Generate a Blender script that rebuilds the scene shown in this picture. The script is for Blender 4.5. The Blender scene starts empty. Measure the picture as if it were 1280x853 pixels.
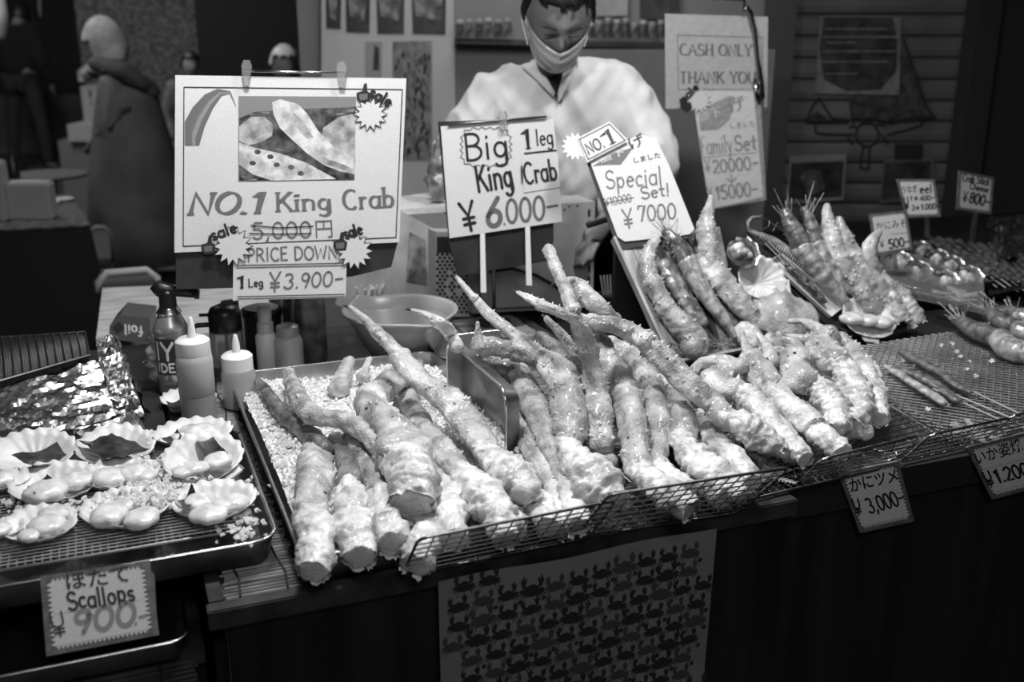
import bpy, bmesh, math, random
from mathutils import Vector as V, Matrix, noise as N

# ------------------------------------------------------------------ camera, world, lights, exposure
F, CX, CY, CAMH = 1300.0, 640.0, 426.5, 1.5          # focal length in pixels of a 1280x853 frame
PITCH = math.atan(400 / F)
HX, HY = math.cos(math.radians(68.6)), math.sin(math.radians(68.6))
FW = V((HX * math.cos(PITCH), HY * math.cos(PITCH), -math.sin(PITCH)))
RT = V((HY, -HX, 0))
UP = V((HX * math.sin(PITCH), HY * math.sin(PITCH), math.cos(PITCH)))
CAM = V((0, 0, CAMH))
sc = bpy.context.scene
COL = sc.collection
cd = bpy.data.cameras.new('camera'); cam = bpy.data.objects.new('camera', cd); COL.objects.link(cam)
cam.matrix_world = Matrix(((RT.x, UP.x, -FW.x, 0), (RT.y, UP.y, -FW.y, 0), (RT.z, UP.z, -FW.z, CAMH), (0, 0, 0, 1)))
cd.sensor_width = 36; cd.lens = 36 * F / 1280; cd.clip_start = 0.05; cd.clip_end = 60
cd.dof.use_dof = True; cd.dof.focus_distance = 1.72; cd.dof.aperture_fstop = 3.6
sc.camera = cam
w = bpy.data.worlds.new('night'); sc.world = w; w.use_nodes = True
w.node_tree.nodes['Background'].inputs[0].default_value = (.5, .5, .5, 1)
w.node_tree.nodes['Background'].inputs[1].default_value = 0.022
sc.view_settings.view_transform = 'Standard'; sc.view_settings.look = 'None'
sc.view_settings.gamma = 1; sc.view_settings.use_curve_mapping = False
sc.view_settings.exposure = 0.1

def area(name, loc, target, size, power, sy=None):
    l = bpy.data.lights.new(name, 'AREA'); l.energy = power; l.size = size
    l.shape = 'RECTANGLE'; l.size_y = sy or size
    o = bpy.data.objects.new(name, l); COL.objects.link(o); o.location = loc
    o.rotation_euler = (V(target) - V(loc)).to_track_quat('-Z', 'Y').to_euler()
    return o
area('stall_lamp', (0.30, 1.55, 2.25), (0.5, 1.65, .8), .16, 19)
area('stall_lamp', (1.20, 1.65, 2.35), (1.2, 1.75, .8), .16, 17)
area('front_lamp', (0.2, -0.5, 2.5), (0.9, 2.4, 1.1), .8, 13)
area('kitchen_lamp', (1.1, 3.2, 2.5), (1.2, 3.2, 1.0), .35, 6)
area('back_lamp', (1.5, 3.5, 2.7), (1.4, 4.4, 1.2), .6, 8)
area('aisle_fill', (-.5, 4.6, 3.0), (0.1, 6.1, .9), .5, 20)  # added fill light, brightens the figure in the long coat; no fixture
area('arcade_fill', (-1.0, 7.5, 3.4), (-.4, 9.5, .8), 1.4, 85)  # unseen fill light added to lift the far left background

# ------------------------------------------------------------------ picking points of the real planes
def ray(x, y):
    return FW + RT * ((x - CX) / F) - UP * ((y - CY) / F)
def Pz(x, y, z):
    r = ray(x, y); return CAM + r * ((z - CAMH) / r.z)
def Pd(x, y, t): return CAM + ray(x, y) * t
def PY(x, y, Y):
    r = ray(x, y); return CAM + r * (Y / r.y)
def PW(x, y, d):                                       # vertical plane square to the view at distance d
    r = ray(x, y); return CAM + r * (d / (r.x * HX + r.y * HY))
def depth(p): return (p - CAM).dot(FW)
def Pp(x, y, pl, off=0.0):
    o, n = pl; r = ray(x, y)
    return CAM + r * ((o + n * off - CAM).dot(n) / r.dot(n))
def plane(p, yaw=0, tilt=0):                           # faces -Y, turned by yaw, leaning back by tilt (degrees)
    a = math.radians(yaw); b = math.radians(tilt)
    return (V(p), V((math.sin(a) * math.cos(b), -math.cos(a) * math.cos(b), math.sin(b))))

# ------------------------------------------------------------------ objects
WO = {}
def link(name, me, mat, parent=None, at=None):
    o = bpy.data.objects.new(name, me); COL.objects.link(o)
    if mat: me.materials.clear(); me.materials.append(mat)
    if parent is None:
        if at is None:
            xs = [v.co for v in me.vertices]
            at = V((sum(c.x for c in xs) / len(xs), sum(c.y for c in xs) / len(xs), min(c.z for c in xs)))
        at = V(at); me.transform(Matrix.Translation(-at)); o.location = at; WO[o.name] = at
    else:
        at = WO[parent.name]; me.transform(Matrix.Translation(-at)); o.parent = parent; WO[o.name] = at
    return o
def fin(name, bm, mat, parent=None, smooth=False, norm=True):
    if norm: bmesh.ops.recalc_face_normals(bm, faces=bm.faces)
    me = bpy.data.meshes.new(name); bm.to_mesh(me); bm.free()
    if smooth: me.polygons.foreach_set('use_smooth', [True] * len(me.polygons))
    return link(name, me, mat, parent)
def inst(name, src, parent, off):                      # shares mesh data
    o = bpy.data.objects.new(name, src.data); COL.objects.link(o); o.parent = parent
    o.location = src.location + V(off); WO[o.name] = WO[parent.name]; return o
def thing(name, loc, label, cat, group=None):
    o = bpy.data.objects.new(name, None); COL.objects.link(o); o.empty_display_size = .05
    o.location = V(loc); WO[o.name] = V(loc); return tag(o, label, cat, group)
def tag(o, label, cat, group=None):
    o['label'] = label; o['category'] = cat
    if group: o['group'] = group
    return o
def struct(o): o['kind'] = 'structure'; return o
def stuff(o): o['kind'] = 'stuff'; return o

# ------------------------------------------------------------------ materials (black and white photograph: greys)
def mat(name, v, rough=.5, metal=0, var=None, bump=None, coat=0, sss=0, trans=0, spec=None, alpha=1, specks=None, stretch=None, tone=False):
    m = bpy.data.materials.new(name); m.use_nodes = True; nt = m.node_tree; b = nt.nodes['Principled BSDF']
    L = nt.links.new; nn = nt.nodes.new
    b.inputs['Base Color'].default_value = (v, v, v, 1); b.inputs['Roughness'].default_value = rough
    b.inputs['Metallic'].default_value = metal; b.inputs['Coat Weight'].default_value = coat
    b.inputs['Coat Roughness'].default_value = .12
    if sss: b.inputs['Subsurface Weight'].default_value = sss; b.inputs['Subsurface Scale'].default_value = .01; b.inputs['Subsurface Radius'].default_value = (1, 1, 1)
    if trans: b.inputs['Transmission Weight'].default_value = trans; b.inputs['IOR'].default_value = 1.3
    if spec is not None: b.inputs['Specular IOR Level'].default_value = spec
    b.inputs['Alpha'].default_value = alpha
    tc = nn('ShaderNodeTexCoord'); co = tc.outputs['Object']
    if stretch:
        mp = nn('ShaderNodeMapping'); L(co, mp.inputs[0]); mp.inputs['Scale'].default_value = stretch; co = mp.outputs[0]
    c = None
    if var:                                            # (scale, low, high[, detail])
        n = nn('ShaderNodeTexNoise'); n.inputs['Scale'].default_value = var[0]; n.inputs['Detail'].default_value = var[3] if len(var) > 3 else 5
        L(co, n.inputs['Vector']); r = nn('ShaderNodeMapRange'); L(n.outputs[0], r.inputs[0])
        r.inputs[1].default_value = .35; r.inputs[2].default_value = .65; r.inputs[3].default_value = var[1]; r.inputs[4].default_value = var[2]
        c = r.outputs[0]
    if specks:                                         # (scale, threshold, value)
        vo = nn('ShaderNodeTexVoronoi'); vo.inputs['Scale'].default_value = specks[0]; L(co, vo.inputs['Vector'])
        r2 = nn('ShaderNodeMapRange'); L(vo.outputs['Distance'], r2.inputs[0])
        r2.inputs[1].default_value = specks[1] * .6; r2.inputs[2].default_value = specks[1]; r2.inputs[3].default_value = 1; r2.inputs[4].default_value = 0
        n3 = nn('ShaderNodeTexNoise'); n3.inputs['Scale'].default_value = specks[0] * .25; L(co, n3.inputs['Vector'])
        r4 = nn('ShaderNodeMapRange'); L(n3.outputs[0], r4.inputs[0]); r4.inputs[1].default_value = .5; r4.inputs[2].default_value = .6
        ml = nn('ShaderNodeMath'); ml.operation = 'MULTIPLY'; L(r2.outputs[0], ml.inputs[0]); L(r4.outputs[0], ml.inputs[1])
        mx = nn('ShaderNodeMix'); mx.data_type = 'FLOAT'; L(ml.outputs[0], mx.inputs[0])
        if c: L(c, mx.inputs[2])
        else: mx.inputs[2].default_value = v
        mx.inputs[3].default_value = specks[2]; c = mx.outputs[0]
    if tone:                                           # 'tone' is the shell's own darker back and paler belly
        at = nn('ShaderNodeAttribute'); at.attribute_name = 'tone'; mt = nn('ShaderNodeMath'); mt.operation = 'MULTIPLY'; L(at.outputs['Fac'], mt.inputs[0]); L(c, mt.inputs[1]); c = mt.outputs[0]
    if c: L(c, b.inputs['Base Color'])
    if bump:                                           # (scale, strength, distance)
        n2 = nn('ShaderNodeTexNoise'); n2.inputs['Scale'].default_value = bump[0]; n2.inputs['Detail'].default_value = 5; L(co, n2.inputs['Vector'])
        bp = nn('ShaderNodeBump'); bp.inputs['Strength'].default_value = bump[1]; bp.inputs['Distance'].default_value = bump[2]
        L(n2.outputs[0], bp.inputs['Height']); L(bp.outputs[0], b.inputs['Normal'])
    return m
M = {}
M['shell'] = mat('crab_shell', .4, .36, var=(30, .3, .84, 10), bump=(260, .8, .003), coat=.3, specks=(210, .26, .05), tone=True)
M['shell_light'] = mat('crab_shell_pale', .5, .36, var=(26, .36, .9, 10), bump=(240, .8, .003), coat=.3, specks=(190, .25, .06), tone=True)
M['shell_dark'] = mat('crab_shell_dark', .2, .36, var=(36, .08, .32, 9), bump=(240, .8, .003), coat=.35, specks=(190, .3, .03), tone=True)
M['meat'] = mat('crab_meat', .7, .33, var=(26, .34, .76, 10), bump=(210, .7, .003), coat=.35, sss=.08)
M['tip'] = mat('claw_tip', .03, .3)
M['spot'] = mat('barnacle_spot', .035, .5)
M['ice'] = mat('crushed_ice', .92, .2, var=(60, .62, .84), bump=(160, .6, .003), coat=.6, sss=.3)
M['steel'] = mat('steel', .5, .32, 1, var=(9, .32, .55), bump=(40, .08, .002))
M['steel_dark'] = mat('steel_worn', .3, .4, 1, var=(12, .16, .38), bump=(40, .1, .002))
M['chrome'] = mat('chrome_wire', .62, .22, 1)
M['wire_dark'] = mat('dark_wire', .22, .35, 1)
M['wire_grey'] = mat('grey_wire', .3, .4, .3)
M['foil'] = mat('aluminium_foil', .6, .27, 1, bump=(30, .35, .004))
M['black'] = mat('black_plastic', .012, .35)
M['black_matt'] = mat('black_matt', .008, .8)
M['black_board'] = mat('black_board', .018, .55, var=(14, .012, .03))
M['wood_dark'] = mat('stained_plywood', .008, .5, var=(7, .002, .012, 8), bump=(30, .3, .002), stretch=(3, 3, .35))
M['wood_edge'] = mat('stained_edge', .022, .4, var=(20, .012, .04))
M['bamboo'] = mat('bamboo_slat', .2, .45, var=(16, .1, .34), stretch=(1, 5, 1))
M['bamboo_dark'] = mat('bamboo_dark', .04, .45, var=(16, .015, .08))
M['plank'] = mat('pale_plank', .33, .5, var=(9, .22, .42), stretch=(6, 1, 1))
M['string'] = mat('mat_string', .01, .7)
M['paper'] = mat('laminated_paper', .62, .38, var=(300, .59, .65), coat=.15)
M['paper_dim'] = mat('paper_dull', .5, .5, var=(60, .46, .54))
M['ink'] = mat('black_ink', .02, .5)
M['ink_mid'] = mat('faded_ink', .13, .5)
M['ink_light'] = mat('light_marker', .25, .5)
M['grey'] = mat('grey_print', .14, .5)
M['print'] = mat('photo_print', .3, .5, var=(40, .16, .5))
M['print_dark'] = mat('photo_print_dark', .05, .5, var=(60, .01, .12))
M['print_bg'] = mat('photo_print_ground', .2, .5)
M['print_light'] = mat('photo_print_light', .6, .5, var=(50, .34, .72))
M['poster_dark'] = mat('poster_dark', .03, .5, var=(14, .008, .1))
M['poster_mid'] = mat('poster_mid', .2, .5, var=(22, .07, .32))
M['border'] = mat('card_border', .12, .5, var=(90, .09, .16))
M['white'] = mat('white_plastic', .72, .35)
M['cloth_white'] = mat('white_coat_cloth', .55, .8, var=(9, .48, .6), bump=(150, .2, .001))
M['mask'] = mat('mask_cloth', .74, .8, bump=(60, .3, .002))
M['shirt'] = mat('black_shirt', .006, .9)
M['skin'] = mat('skin', .15, .55, sss=.05)
M['hair'] = mat('hair', .008, .5, bump=(80, .5, .004))
M['bowl'] = mat('grey_bowl', .3, .35)
M['sauce'] = mat('sauce', .3, .3)
M['bottle'] = mat('squeeze_bottle', .45, .35)
M['glass'] = mat('clear_glass', .8, .08, trans=.85)
M['film'] = mat('plastic_film', .9, .06, trans=.6, alpha=.35, bump=(60, .9, .01))
M['shellfish'] = mat('scallop_shell', .6, .5, var=(25, .46, .68), bump=(90, .2, .001))
M['scallop'] = mat('scallop_meat', .6, .3, var=(60, .5, .74), bump=(140, .5, .002), coat=.5, sss=.2)
M['seaweed'] = mat('seaweed_sheet', .06, .25, var=(30, .03, .12), bump=(90, .5, .002), coat=.4)
M['char'] = mat('glazed_grill', .06, .22, var=(80, .02, .2), bump=(110, .8, .003), coat=.7)
M['prawn'] = mat('prawn_shell', .3, .3, var=(50, .14, .5), bump=(120, .4, .002), coat=.5)
M['prawn_dark'] = mat('prawn_dark', .1, .3, var=(50, .04, .2), bump=(120, .4, .002), coat=.5)
M['leaf'] = mat('plastic_leaf', .25, .5, var=(60, .12, .34))
M['fabric'] = mat('crab_cloth', .16, .85, var=(5, .14, .18))
M['fabric_ink'] = mat('crab_cloth_ink', .012, .85)
M['fabric_ink2'] = mat('crab_cloth_ink_pale', .04, .85)
M['concrete'] = mat('floor_concrete', .05, .7, var=(3, .03, .07))
M['wall_grey'] = mat('grey_wall', .2, .8, var=(2, .18, .22), bump=(30, .1, .003))
M['wall_white'] = mat('white_wall', .42, .7, var=(3, .38, .45))
M['shutter'] = mat('shutter_slat', .085, .6, var=(4, .065, .1))
M['paint'] = mat('shutter_paint', .006, .6)
M['paint2'] = mat('shutter_paint_grey', .03, .6, var=(25, .01, .05))
M['brick'] = mat('woven_brick', .07, .9, var=(9, .025, .12), stretch=(3, 3, 3))
M['dark_cloth'] = mat('dark_cloth', .006, .9)
M['dull_box'] = mat('pale_box', .3, .5)
M['coat_dark'] = mat('dark_coat', .08, .8, var=(4, .055, .1))
M['black_cloth'] = mat('black_clothes', .003, .95)
M['scarf'] = mat('head_scarf', .34, .8, var=(12, .24, .42))

# ------------------------------------------------------------------ mesh helpers
def box(bm, a, b, bev=0):
    x0, y0, z0 = a; x1, y1, z1 = b
    vs = [bm.verts.new(p) for p in ((x0, y0, z0), (x1, y0, z0), (x1, y1, z0), (x0, y1, z0), (x0, y0, z1), (x1, y0, z1), (x1, y1, z1), (x0, y1, z1))]
    fs = [bm.faces.new([vs[i] for i in q]) for q in ((0, 3, 2, 1), (4, 5, 6, 7), (0, 1, 5, 4), (1, 2, 6, 5), (2, 3, 7, 6), (3, 0, 4, 7))]
    if bev:
        es = list({e for f in fs for e in f.edges})
        bmesh.ops.bevel(bm, geom=es, offset=bev, segments=2, affect='EDGES')
    return vs
def boxo(name, a, b, m, parent=None, bev=0):
    bm = bmesh.new(); box(bm, a, b, bev); return fin(name, bm, m, parent)
def hexa(bm, lo, hi):                                  # 4 low corners, 4 high corners
    vs = [bm.verts.new(p) for p in list(lo) + list(hi)]
    for q in ((0, 3, 2, 1), (4, 5, 6, 7), (0, 1, 5, 4), (1, 2, 6, 5), (2, 3, 7, 6), (3, 0, 4, 7)): bm.faces.new([vs[i] for i in q])
def prism(bm, pts, d):                                 # outline of 3D points, pushed by vector d
    a = [bm.verts.new(p) for p in pts]; b = [bm.verts.new(V(p) + d) for p in pts]; n = len(a)
    bm.faces.new(a); bm.faces.new(b[::-1])
    for i in range(n): bm.faces.new((a[i], b[i], b[(i + 1) % n], a[(i + 1) % n]))
def sheet(bm, px, pl, off=0, th=.001):
    prism(bm, [Pp(x, y, pl, off) for x, y in px], -pl[1] * th)
def frames(pts, up=V((0, 0, 1))):
    out = []
    for i, p in enumerate(pts):
        t = (pts[min(i + 1, len(pts) - 1)] - pts[max(i - 1, 0)]).normalized()
        s = t.cross(up)
        if s.length < 1e-3: s = t.cross(V((0, 1, 0)))
        if out and s.dot(out[-1][1]) < 0: s = -s
        s.normalize(); u = s.cross(t).normalized(); out.append((t, s, u))
    return out
def tube(bm, pts, r, n=6, caps=True, flat=1.0, up=V((0, 0, 1))):
    pts = [V(p) for p in pts]
    rs = r if isinstance(r, (list, tuple)) else [r] * len(pts)
    fr = frames(pts, up); prev = None
    for p, rr, (t, s, u) in zip(pts, rs, fr):
        ring = [bm.verts.new(p + s * (rr * math.cos(a)) + u * (rr * flat * math.sin(a))) for a in [2 * math.pi * k / n for k in range(n)]]
        if prev:
            for k in range(n): bm.faces.new((prev[k], prev[(k + 1) % n], ring[(k + 1) % n], ring[k]))
        elif caps: bm.faces.new(ring[::-1])
        prev = ring
    if caps: bm.faces.new(prev)
def lathe(bm, c, prof, n=28, ax=None):
    c = V(c); prev = None
    for r, h in prof:
        ring = [bm.verts.new(c + V((r * math.cos(2 * math.pi * k / n), r * math.sin(2 * math.pi * k / n), h))) for k in range(n)]
        if prev:
            for k in range(n): bm.faces.new((prev[k], prev[(k + 1) % n], ring[(k + 1) % n], ring[k]))
        else: bm.faces.new(ring[::-1])
        prev = ring
    bm.faces.new(prev)
def latheo(name, c, prof, m, parent=None, n=28):
    bm = bmesh.new(); lathe(bm, c, prof, n); return fin(name, bm, m, parent, smooth=False) if n < 12 else autosm(fin(name, bm, m, parent, smooth=True))
def autosm(o, ang=40):
    me = o.data; bm = bmesh.new(); bm.from_mesh(me)
    for e in bm.edges:
        if len(e.link_faces) == 2 and e.calc_face_angle(0) > math.radians(ang): e.smooth = False
    bm.to_mesh(me); bm.free(); return o
def crom(P, step):                                     # Catmull-Rom through tuples, resampled
    out = []; n = len(P)
    for i in range(n - 1):
        p0 = P[max(i - 1, 0)]; p1 = P[i]; p2 = P[i + 1]; p3 = P[min(i + 2, n - 1)]
        d = math.dist(p1[:3], p2[:3]); k = max(1, int(d / step))
        for j in range(k):
            t = j / k
            out.append(tuple(.5 * (2 * b + (c - a) * t + (2 * a - 5 * b + 4 * c - d_) * t * t + (3 * b - a - 3 * c + d_) * t ** 3) for a, b, c, d_ in zip(p0, p1, p2, p3)))
    out.append(tuple(P[-1])); return out
def blob(bm, P, n=18, amp=.1, freq=40, flat=.85, seed=0, step=.005, bumps=0, flare=0, ridge=0, roundcap=(1, 1), spines=0, up=V((0, 0, 1)), cells=0, keel=0, fold=0, frill=0):
    """organic tube: P = list of (x,y,z,r); noise, rounded ends, spines"""
    R = random.Random(seed); TL = bm.verts.layers.float_color.get('tone') or bm.verts.layers.float_color.new('tone'); a0 = R.uniform(-.6, .9) + math.pi / 2
    Q = crom(P, step); L = [0]
    for a, b in zip(Q, Q[1:]): L.append(L[-1] + math.dist(a[:3], b[:3]))
    T = L[-1] or 1e-6; pts = [V(q[:3]) for q in Q]; fr = frames(pts, up); rows = []
    for i, (q, (t, s, u)) in enumerate(zip(Q, fr)):
        r = max(q[3], .0006); f = L[i] / T
        if flare: r *= 1 + flare * (math.exp(-((f) / .1) ** 2) + math.exp(-((1 - f) / .1) ** 2))
        rows.append((pts[i], s, u, t, r))
    ext = []                                           # rounded ends
    def cap(row, sgn, on):
        p, s, u, t, r = row
        ks = [(.35, .92), (.62, .7), (.78, .4)] if on else [(.06, .85), (.02, .45)]
        return [(p + t * (sgn * r * a * (1 if on else 1)), s, u, t, r * b) for a, b in ks]
    allr = cap(rows[0], -1, roundcap[0])[::-1] + rows + cap(rows[-1], 1, roundcap[1])
    prev = None; sd = V((seed * 3.1, seed * 1.7, seed * .9)); first = None; surf = []; rings_ = []
    for ri, (p, s, u, t, r) in enumerate(allr):
        ring = []
        for k in range(n):
            a = 2 * math.pi * k / n; d = s * math.cos(a) + u * (flat * math.sin(a)); c = p + d * r
            nz = N.noise(c * freq + sd) * amp + N.noise(c * (freq * 3.1) + sd) * amp * .4
            if ridge: nz += ridge * (abs(N.noise(c * freq * 1.4 + sd * 2)) * 2 - .5)
            if keel: nz += keel * (abs(math.cos(1.5 * (a - a0))) - .55)
            if cells:                                  # long flakes that follow the muscle, creased between them
                q_ = c - t * (c.dot(t) * .3); vd = N.voronoi(q_ * freq * .44 + sd)[0]; nz += cells * (min(vd[1] - vd[0], .55) * 1.5 - .42) + cells * .5 * N.noise(c * freq * .5 + sd)
            if fold: nz += fold * (1 - 3 * abs(N.noise((p * .6 + c * .4) * freq * .9 + d * .5 + sd))) * .5 + fold * .5 * (1 - 4 * abs(N.noise(c * freq * 2.2 + sd)))
            w_ = p + d * (r * (1 + nz)); ring.append(bm.verts.new(w_))
            f_ = .5 + .9 * math.cos(a - a0) + .7 * N.noise(c * 42 + sd); f_ = min(1, max(0, f_)); tn = 1 - .42 * f_
            ring[-1][TL] = (tn, tn, tn, 1)
            surf.append((w_, (s * math.cos(a) + u * math.sin(a)).normalized(), r))
        if prev:
            for k in range(n): bm.faces.new((prev[k], prev[(k + 1) % n], ring[(k + 1) % n], ring[k]))
        else:
            first = ring; c0 = bm.verts.new(sum((v.co for v in ring), V()) / n); c0[TL] = (.7, .7, .7, 1)
            for k in range(n): bm.faces.new((c0, ring[(k + 1) % n], ring[k]))
        prev = ring; rings_.append(ring)
    c1 = bm.verts.new(sum((v.co for v in prev), V()) / n); c1[TL] = (.7, .7, .7, 1)
    for k in range(n): bm.faces.new((c1, prev[k], prev[(k + 1) % n]))
    if frill:                                          # torn membrane standing around the cut end
        rp, rs_, ru, rt_, rr = allr[-3]; base = rings_[-3]; outr = []
        for k in range(n):
            v = base[k].co - rp; L_ = rr * (.10 + .34 * abs(N.noise(V((k * .45, seed, 2)))) + R.uniform(0, .10)) * frill
            q_ = bm.verts.new(base[k].co + v.normalized() * L_ * .5 + rt_ * L_); q_[TL] = (1, 1, 1, 1); outr.append(q_)
        for k in range(n):
            if N.noise(V((k * .28, seed * 1.3, 9))) > -.05: bm.faces.new((base[k], base[(k + 1) % n], outr[(k + 1) % n], outr[k]))
    for _ in range(spines):
        w_, d, r = R.choice(surf)
        h = r * R.uniform(.12, .26) + .0012; b = h * .62; t1 = d.orthogonal().normalized(); t2 = d.cross(t1)
        base = [bm.verts.new(w_ - d * .001 + t1 * (b * math.cos(a)) + t2 * (b * math.sin(a))) for a in (0, 1.26, 2.51, 3.77, 5.03)]
        ap = bm.verts.new(w_ + d * h)
        for q_ in base: q_[TL] = (.8, .8, .8, 1)
        ap[TL] = (.9, .9, .9, 1)
        for k in range(5): bm.faces.new((base[k], base[(k + 1) % 5], ap))
    return surf
# ------------------------------------------------------------------ lettering: pen strokes as flat print on the sheet they belong to
def arc(cx, cy, rx, ry, a0, a1, n=10):
    return [(cx + rx * math.cos(math.radians(a0 + (a1 - a0) * i / n)), cy + ry * math.sin(math.radians(a0 + (a1 - a0) * i / n))) for i in range(n + 1)]
O_ = lambda w=.32: [arc(w, .5, w, .5, 95, 455, 16)]
G = {
 'A': (.75, [[(0, 0), (.36, 1), (.72, 0)], [(.14, .36), (.58, .36)]]), 'B': (.62, [[(.05, 0), (.05, 1)], [(.05, 1)] + arc(.25, .77, .28, .23, 90, -90) + [(.05, .54)], [(.05, .53)] + arc(.27, .27, .32, .27, 90, -90) + [(.05, 0)]]),
 'C': (.68, [arc(.38, .5, .36, .5, 50, 310, 16)]), 'D': (.7, [[(.06, 0), (.06, 1)] + arc(.22, .5, .42, .5, 90, -90, 12) + [(.06, 0)]]),
 'E': (.56, [[(.5, 1), (.06, 1), (.06, 0), (.52, 0)], [(.06, .52), (.42, .52)]]), 'F': (.55, [[(.55, 1), (.06, 1), (.06, 0)], [(.06, .5), (.42, .52)]]),
 'H': (.7, [[(.07, 0), (.07, 1)], [(.62, 0), (.62, 1)], [(.07, .5), (.62, .5)]]), 'I': (.3, [[(.14, 0), (.14, 1)]]),
 'K': (.66, [[(.06, 0), (.06, 1)], [(.58, 1), (.08, .42)], [(.24, .58), (.64, 0)]]), 'L': (.55, [[(.06, 1), (.06, 0), (.5, 0)]]),
 'N': (.74, [[(.06, 0), (.06, 1), (.64, 0), (.64, 1)]]), 'O': (.74, O_(.36)), 'P': (.58, [[(.06, 0), (.06, 1)], [(.06, 1)] + arc(.25, .74, .29, .26, 90, -90) + [(.06, .48)]]),
 'R': (.64, [[(.06, 0), (.06, 1)], [(.06, 1)] + arc(.25, .75, .29, .25, 90, -90) + [(.06, .5)], [(.28, .5), (.62, 0)]]),
 'S': (.6, [arc(.3, .75, .25, .25, 30, 270, 10) + arc(.3, .25, .28, .25, 90, -150, 10)]), 'T': (.66, [[(0, 1), (.62, 1)], [(.31, 1), (.31, 0)]]),
 'U': (.7, [[(.07, 1), (.07, .35)] + arc(.34, .3, .27, .3, 180, 360) + [(.61, 1)]]), 'W': (.95, [[(0, 1), (.22, 0), (.46, .8), (.68, 0), (.92, 1)]]),
 'Y': (.66, [[(0, 1), (.32, .48), (.64, 1)], [(.32, .48), (.32, 0)]]),
 'a': (.52, [arc(.24, .29, .23, .29, 60, 360, 12), [(.46, .58), (.46, 0)]]), 'b': (.54, [[(.06, 1), (.06, 0)], arc(.26, .29, .22, .29, 160, -170, 12)]),
 'c': (.46, [arc(.25, .29, .22, .29, 50, 310, 10)]), 'd': (.54, [arc(.24, .29, .22, .29, 30, 350, 12), [(.46, 1), (.46, 0)]]),
 'e': (.5, [[(.05, .32), (.44, .34)] + arc(.25, .29, .2, .29, 10, 310, 12)]), 'f': (.36, [arc(.28, .8, .14, .18, 60, 180, 6) + [(.14, 0)], [(.0, .56), (.3, .56)]]),
 'g': (.54, [arc(.24, .31, .21, .27, 60, 400, 12), [(.46, .58), (.46, -.12)] + arc(.24, -.12, .22, .2, 0, -150, 8)]), 'h': (.52, [[(.06, 1), (.06, 0)], arc(.26, .36, .2, .2, 180, 0, 8) + [(.46, 0)]]),
 'i': (.2, [[(.08, .58), (.08, 0)], [(.08, .8), (.09, .84)]]), 'k': (.48, [[(.06, 1), (.06, 0)], [(.4, .58), (.08, .24)], [(.18, .34), (.44, 0)]]), 'l': (.2, [[(.08, 1), (.08, 0)]]),
 'm': (.8, [[(.05, .58), (.05, 0)], [(.05, .4), (.2, .56), (.36, .46), (.37, 0)], [(.37, .4), (.52, .56), (.68, .46), (.69, 0)]]),
 'n': (.54, [[(.06, .58), (.06, 0)], arc(.26, .38, .2, .2, 180, 0, 8) + [(.46, 0)]]), 'o': (.52, [arc(.25, .29, .22, .29, 90, 450, 14)]),
 'p': (.54, [[(.06, .58), (.06, -.34)], arc(.26, .29, .2, .28, 160, -170, 12)]), 'r': (.38, [[(.06, .58), (.06, 0)], arc(.24, .34, .18, .22, 180, 50, 6)]),
 's': (.42, [arc(.2, .43, .16, .15, 40, 270, 8) + arc(.2, .14, .17, .14, 90, -140, 8)]), 't': (.38, [[(.16, .9), (.16, .1), (.3, .02)], [(0, .6), (.34, .6)]]),
 'y': (.5, [[(.03, .58), (.22, .05)], [(.44, .58), (.1, -.36)]]),
 '0': (.6, O_(.27)), '1': (.36, [[(.02, .8), (.2, 1), (.2, 0)]]), '2': (.58, [arc(.27, .74, .24, .26, 160, -30, 8) + [(.04, .02), (.54, .02)]]),
 '3': (.58, [arc(.24, .75, .24, .25, 140, -80, 9) + arc(.24, .26, .28, .27, 80, -150, 10)]), '4': (.6, [[(.42, 0), (.42, 1), (.03, .3), (.58, .3)]]),
 '5': (.58, [[(.5, 1), (.12, 1), (.08, .56)] + arc(.24, .3, .28, .3, 110, -140, 10)]), '6': (.58, [[(.44, 1), (.14, .55)] + arc(.28, .28, .24, .28, 160, 520, 14)]),
 '7': (.58, [[(.04, .8), (.06, 1), (.52, 1), (.24, 0)]]), '8': (.58, [arc(.28, .75, .2, .24, 270, 630, 12), arc(.28, .26, .25, .26, 90, 450, 12)]),
 '9': (.56, [arc(.26, .72, .22, .27, 10, 370, 12) + [(.46, .45), (.3, 0)]]), ',': (.24, [[(.12, .08), (.05, -.16)]]), '.': (.22, [[(.08, 0), (.1, .05)]]),
 '-': (.5, [[(.04, .45), (.46, .47)]]), '!': (.24, [[(.12, 1), (.08, .25)], [(.06, 0), (.07, .05)]]), "'": (.2, [[(.1, 1), (.08, .8)]]),
 'Q': (.7, [[(0, 1), (.3, .52), (.6, 1)], [(.3, .52), (.3, 0)], [(.06, .44), (.54, .44)], [(.06, .24), (.54, .24)]]),   # yen
 'q': (.7, [[(.08, 1), (.08, .6)] + arc(.3, .56, .22, .2, 180, 360) + [(.52, 1)], [(.3, .36), (.3, -.06)], [(.1, .26), (.5, .26)], [(.1, .1), (.5, .1)]]),  # rounded yen
 ' ': (.32, []),
}
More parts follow.
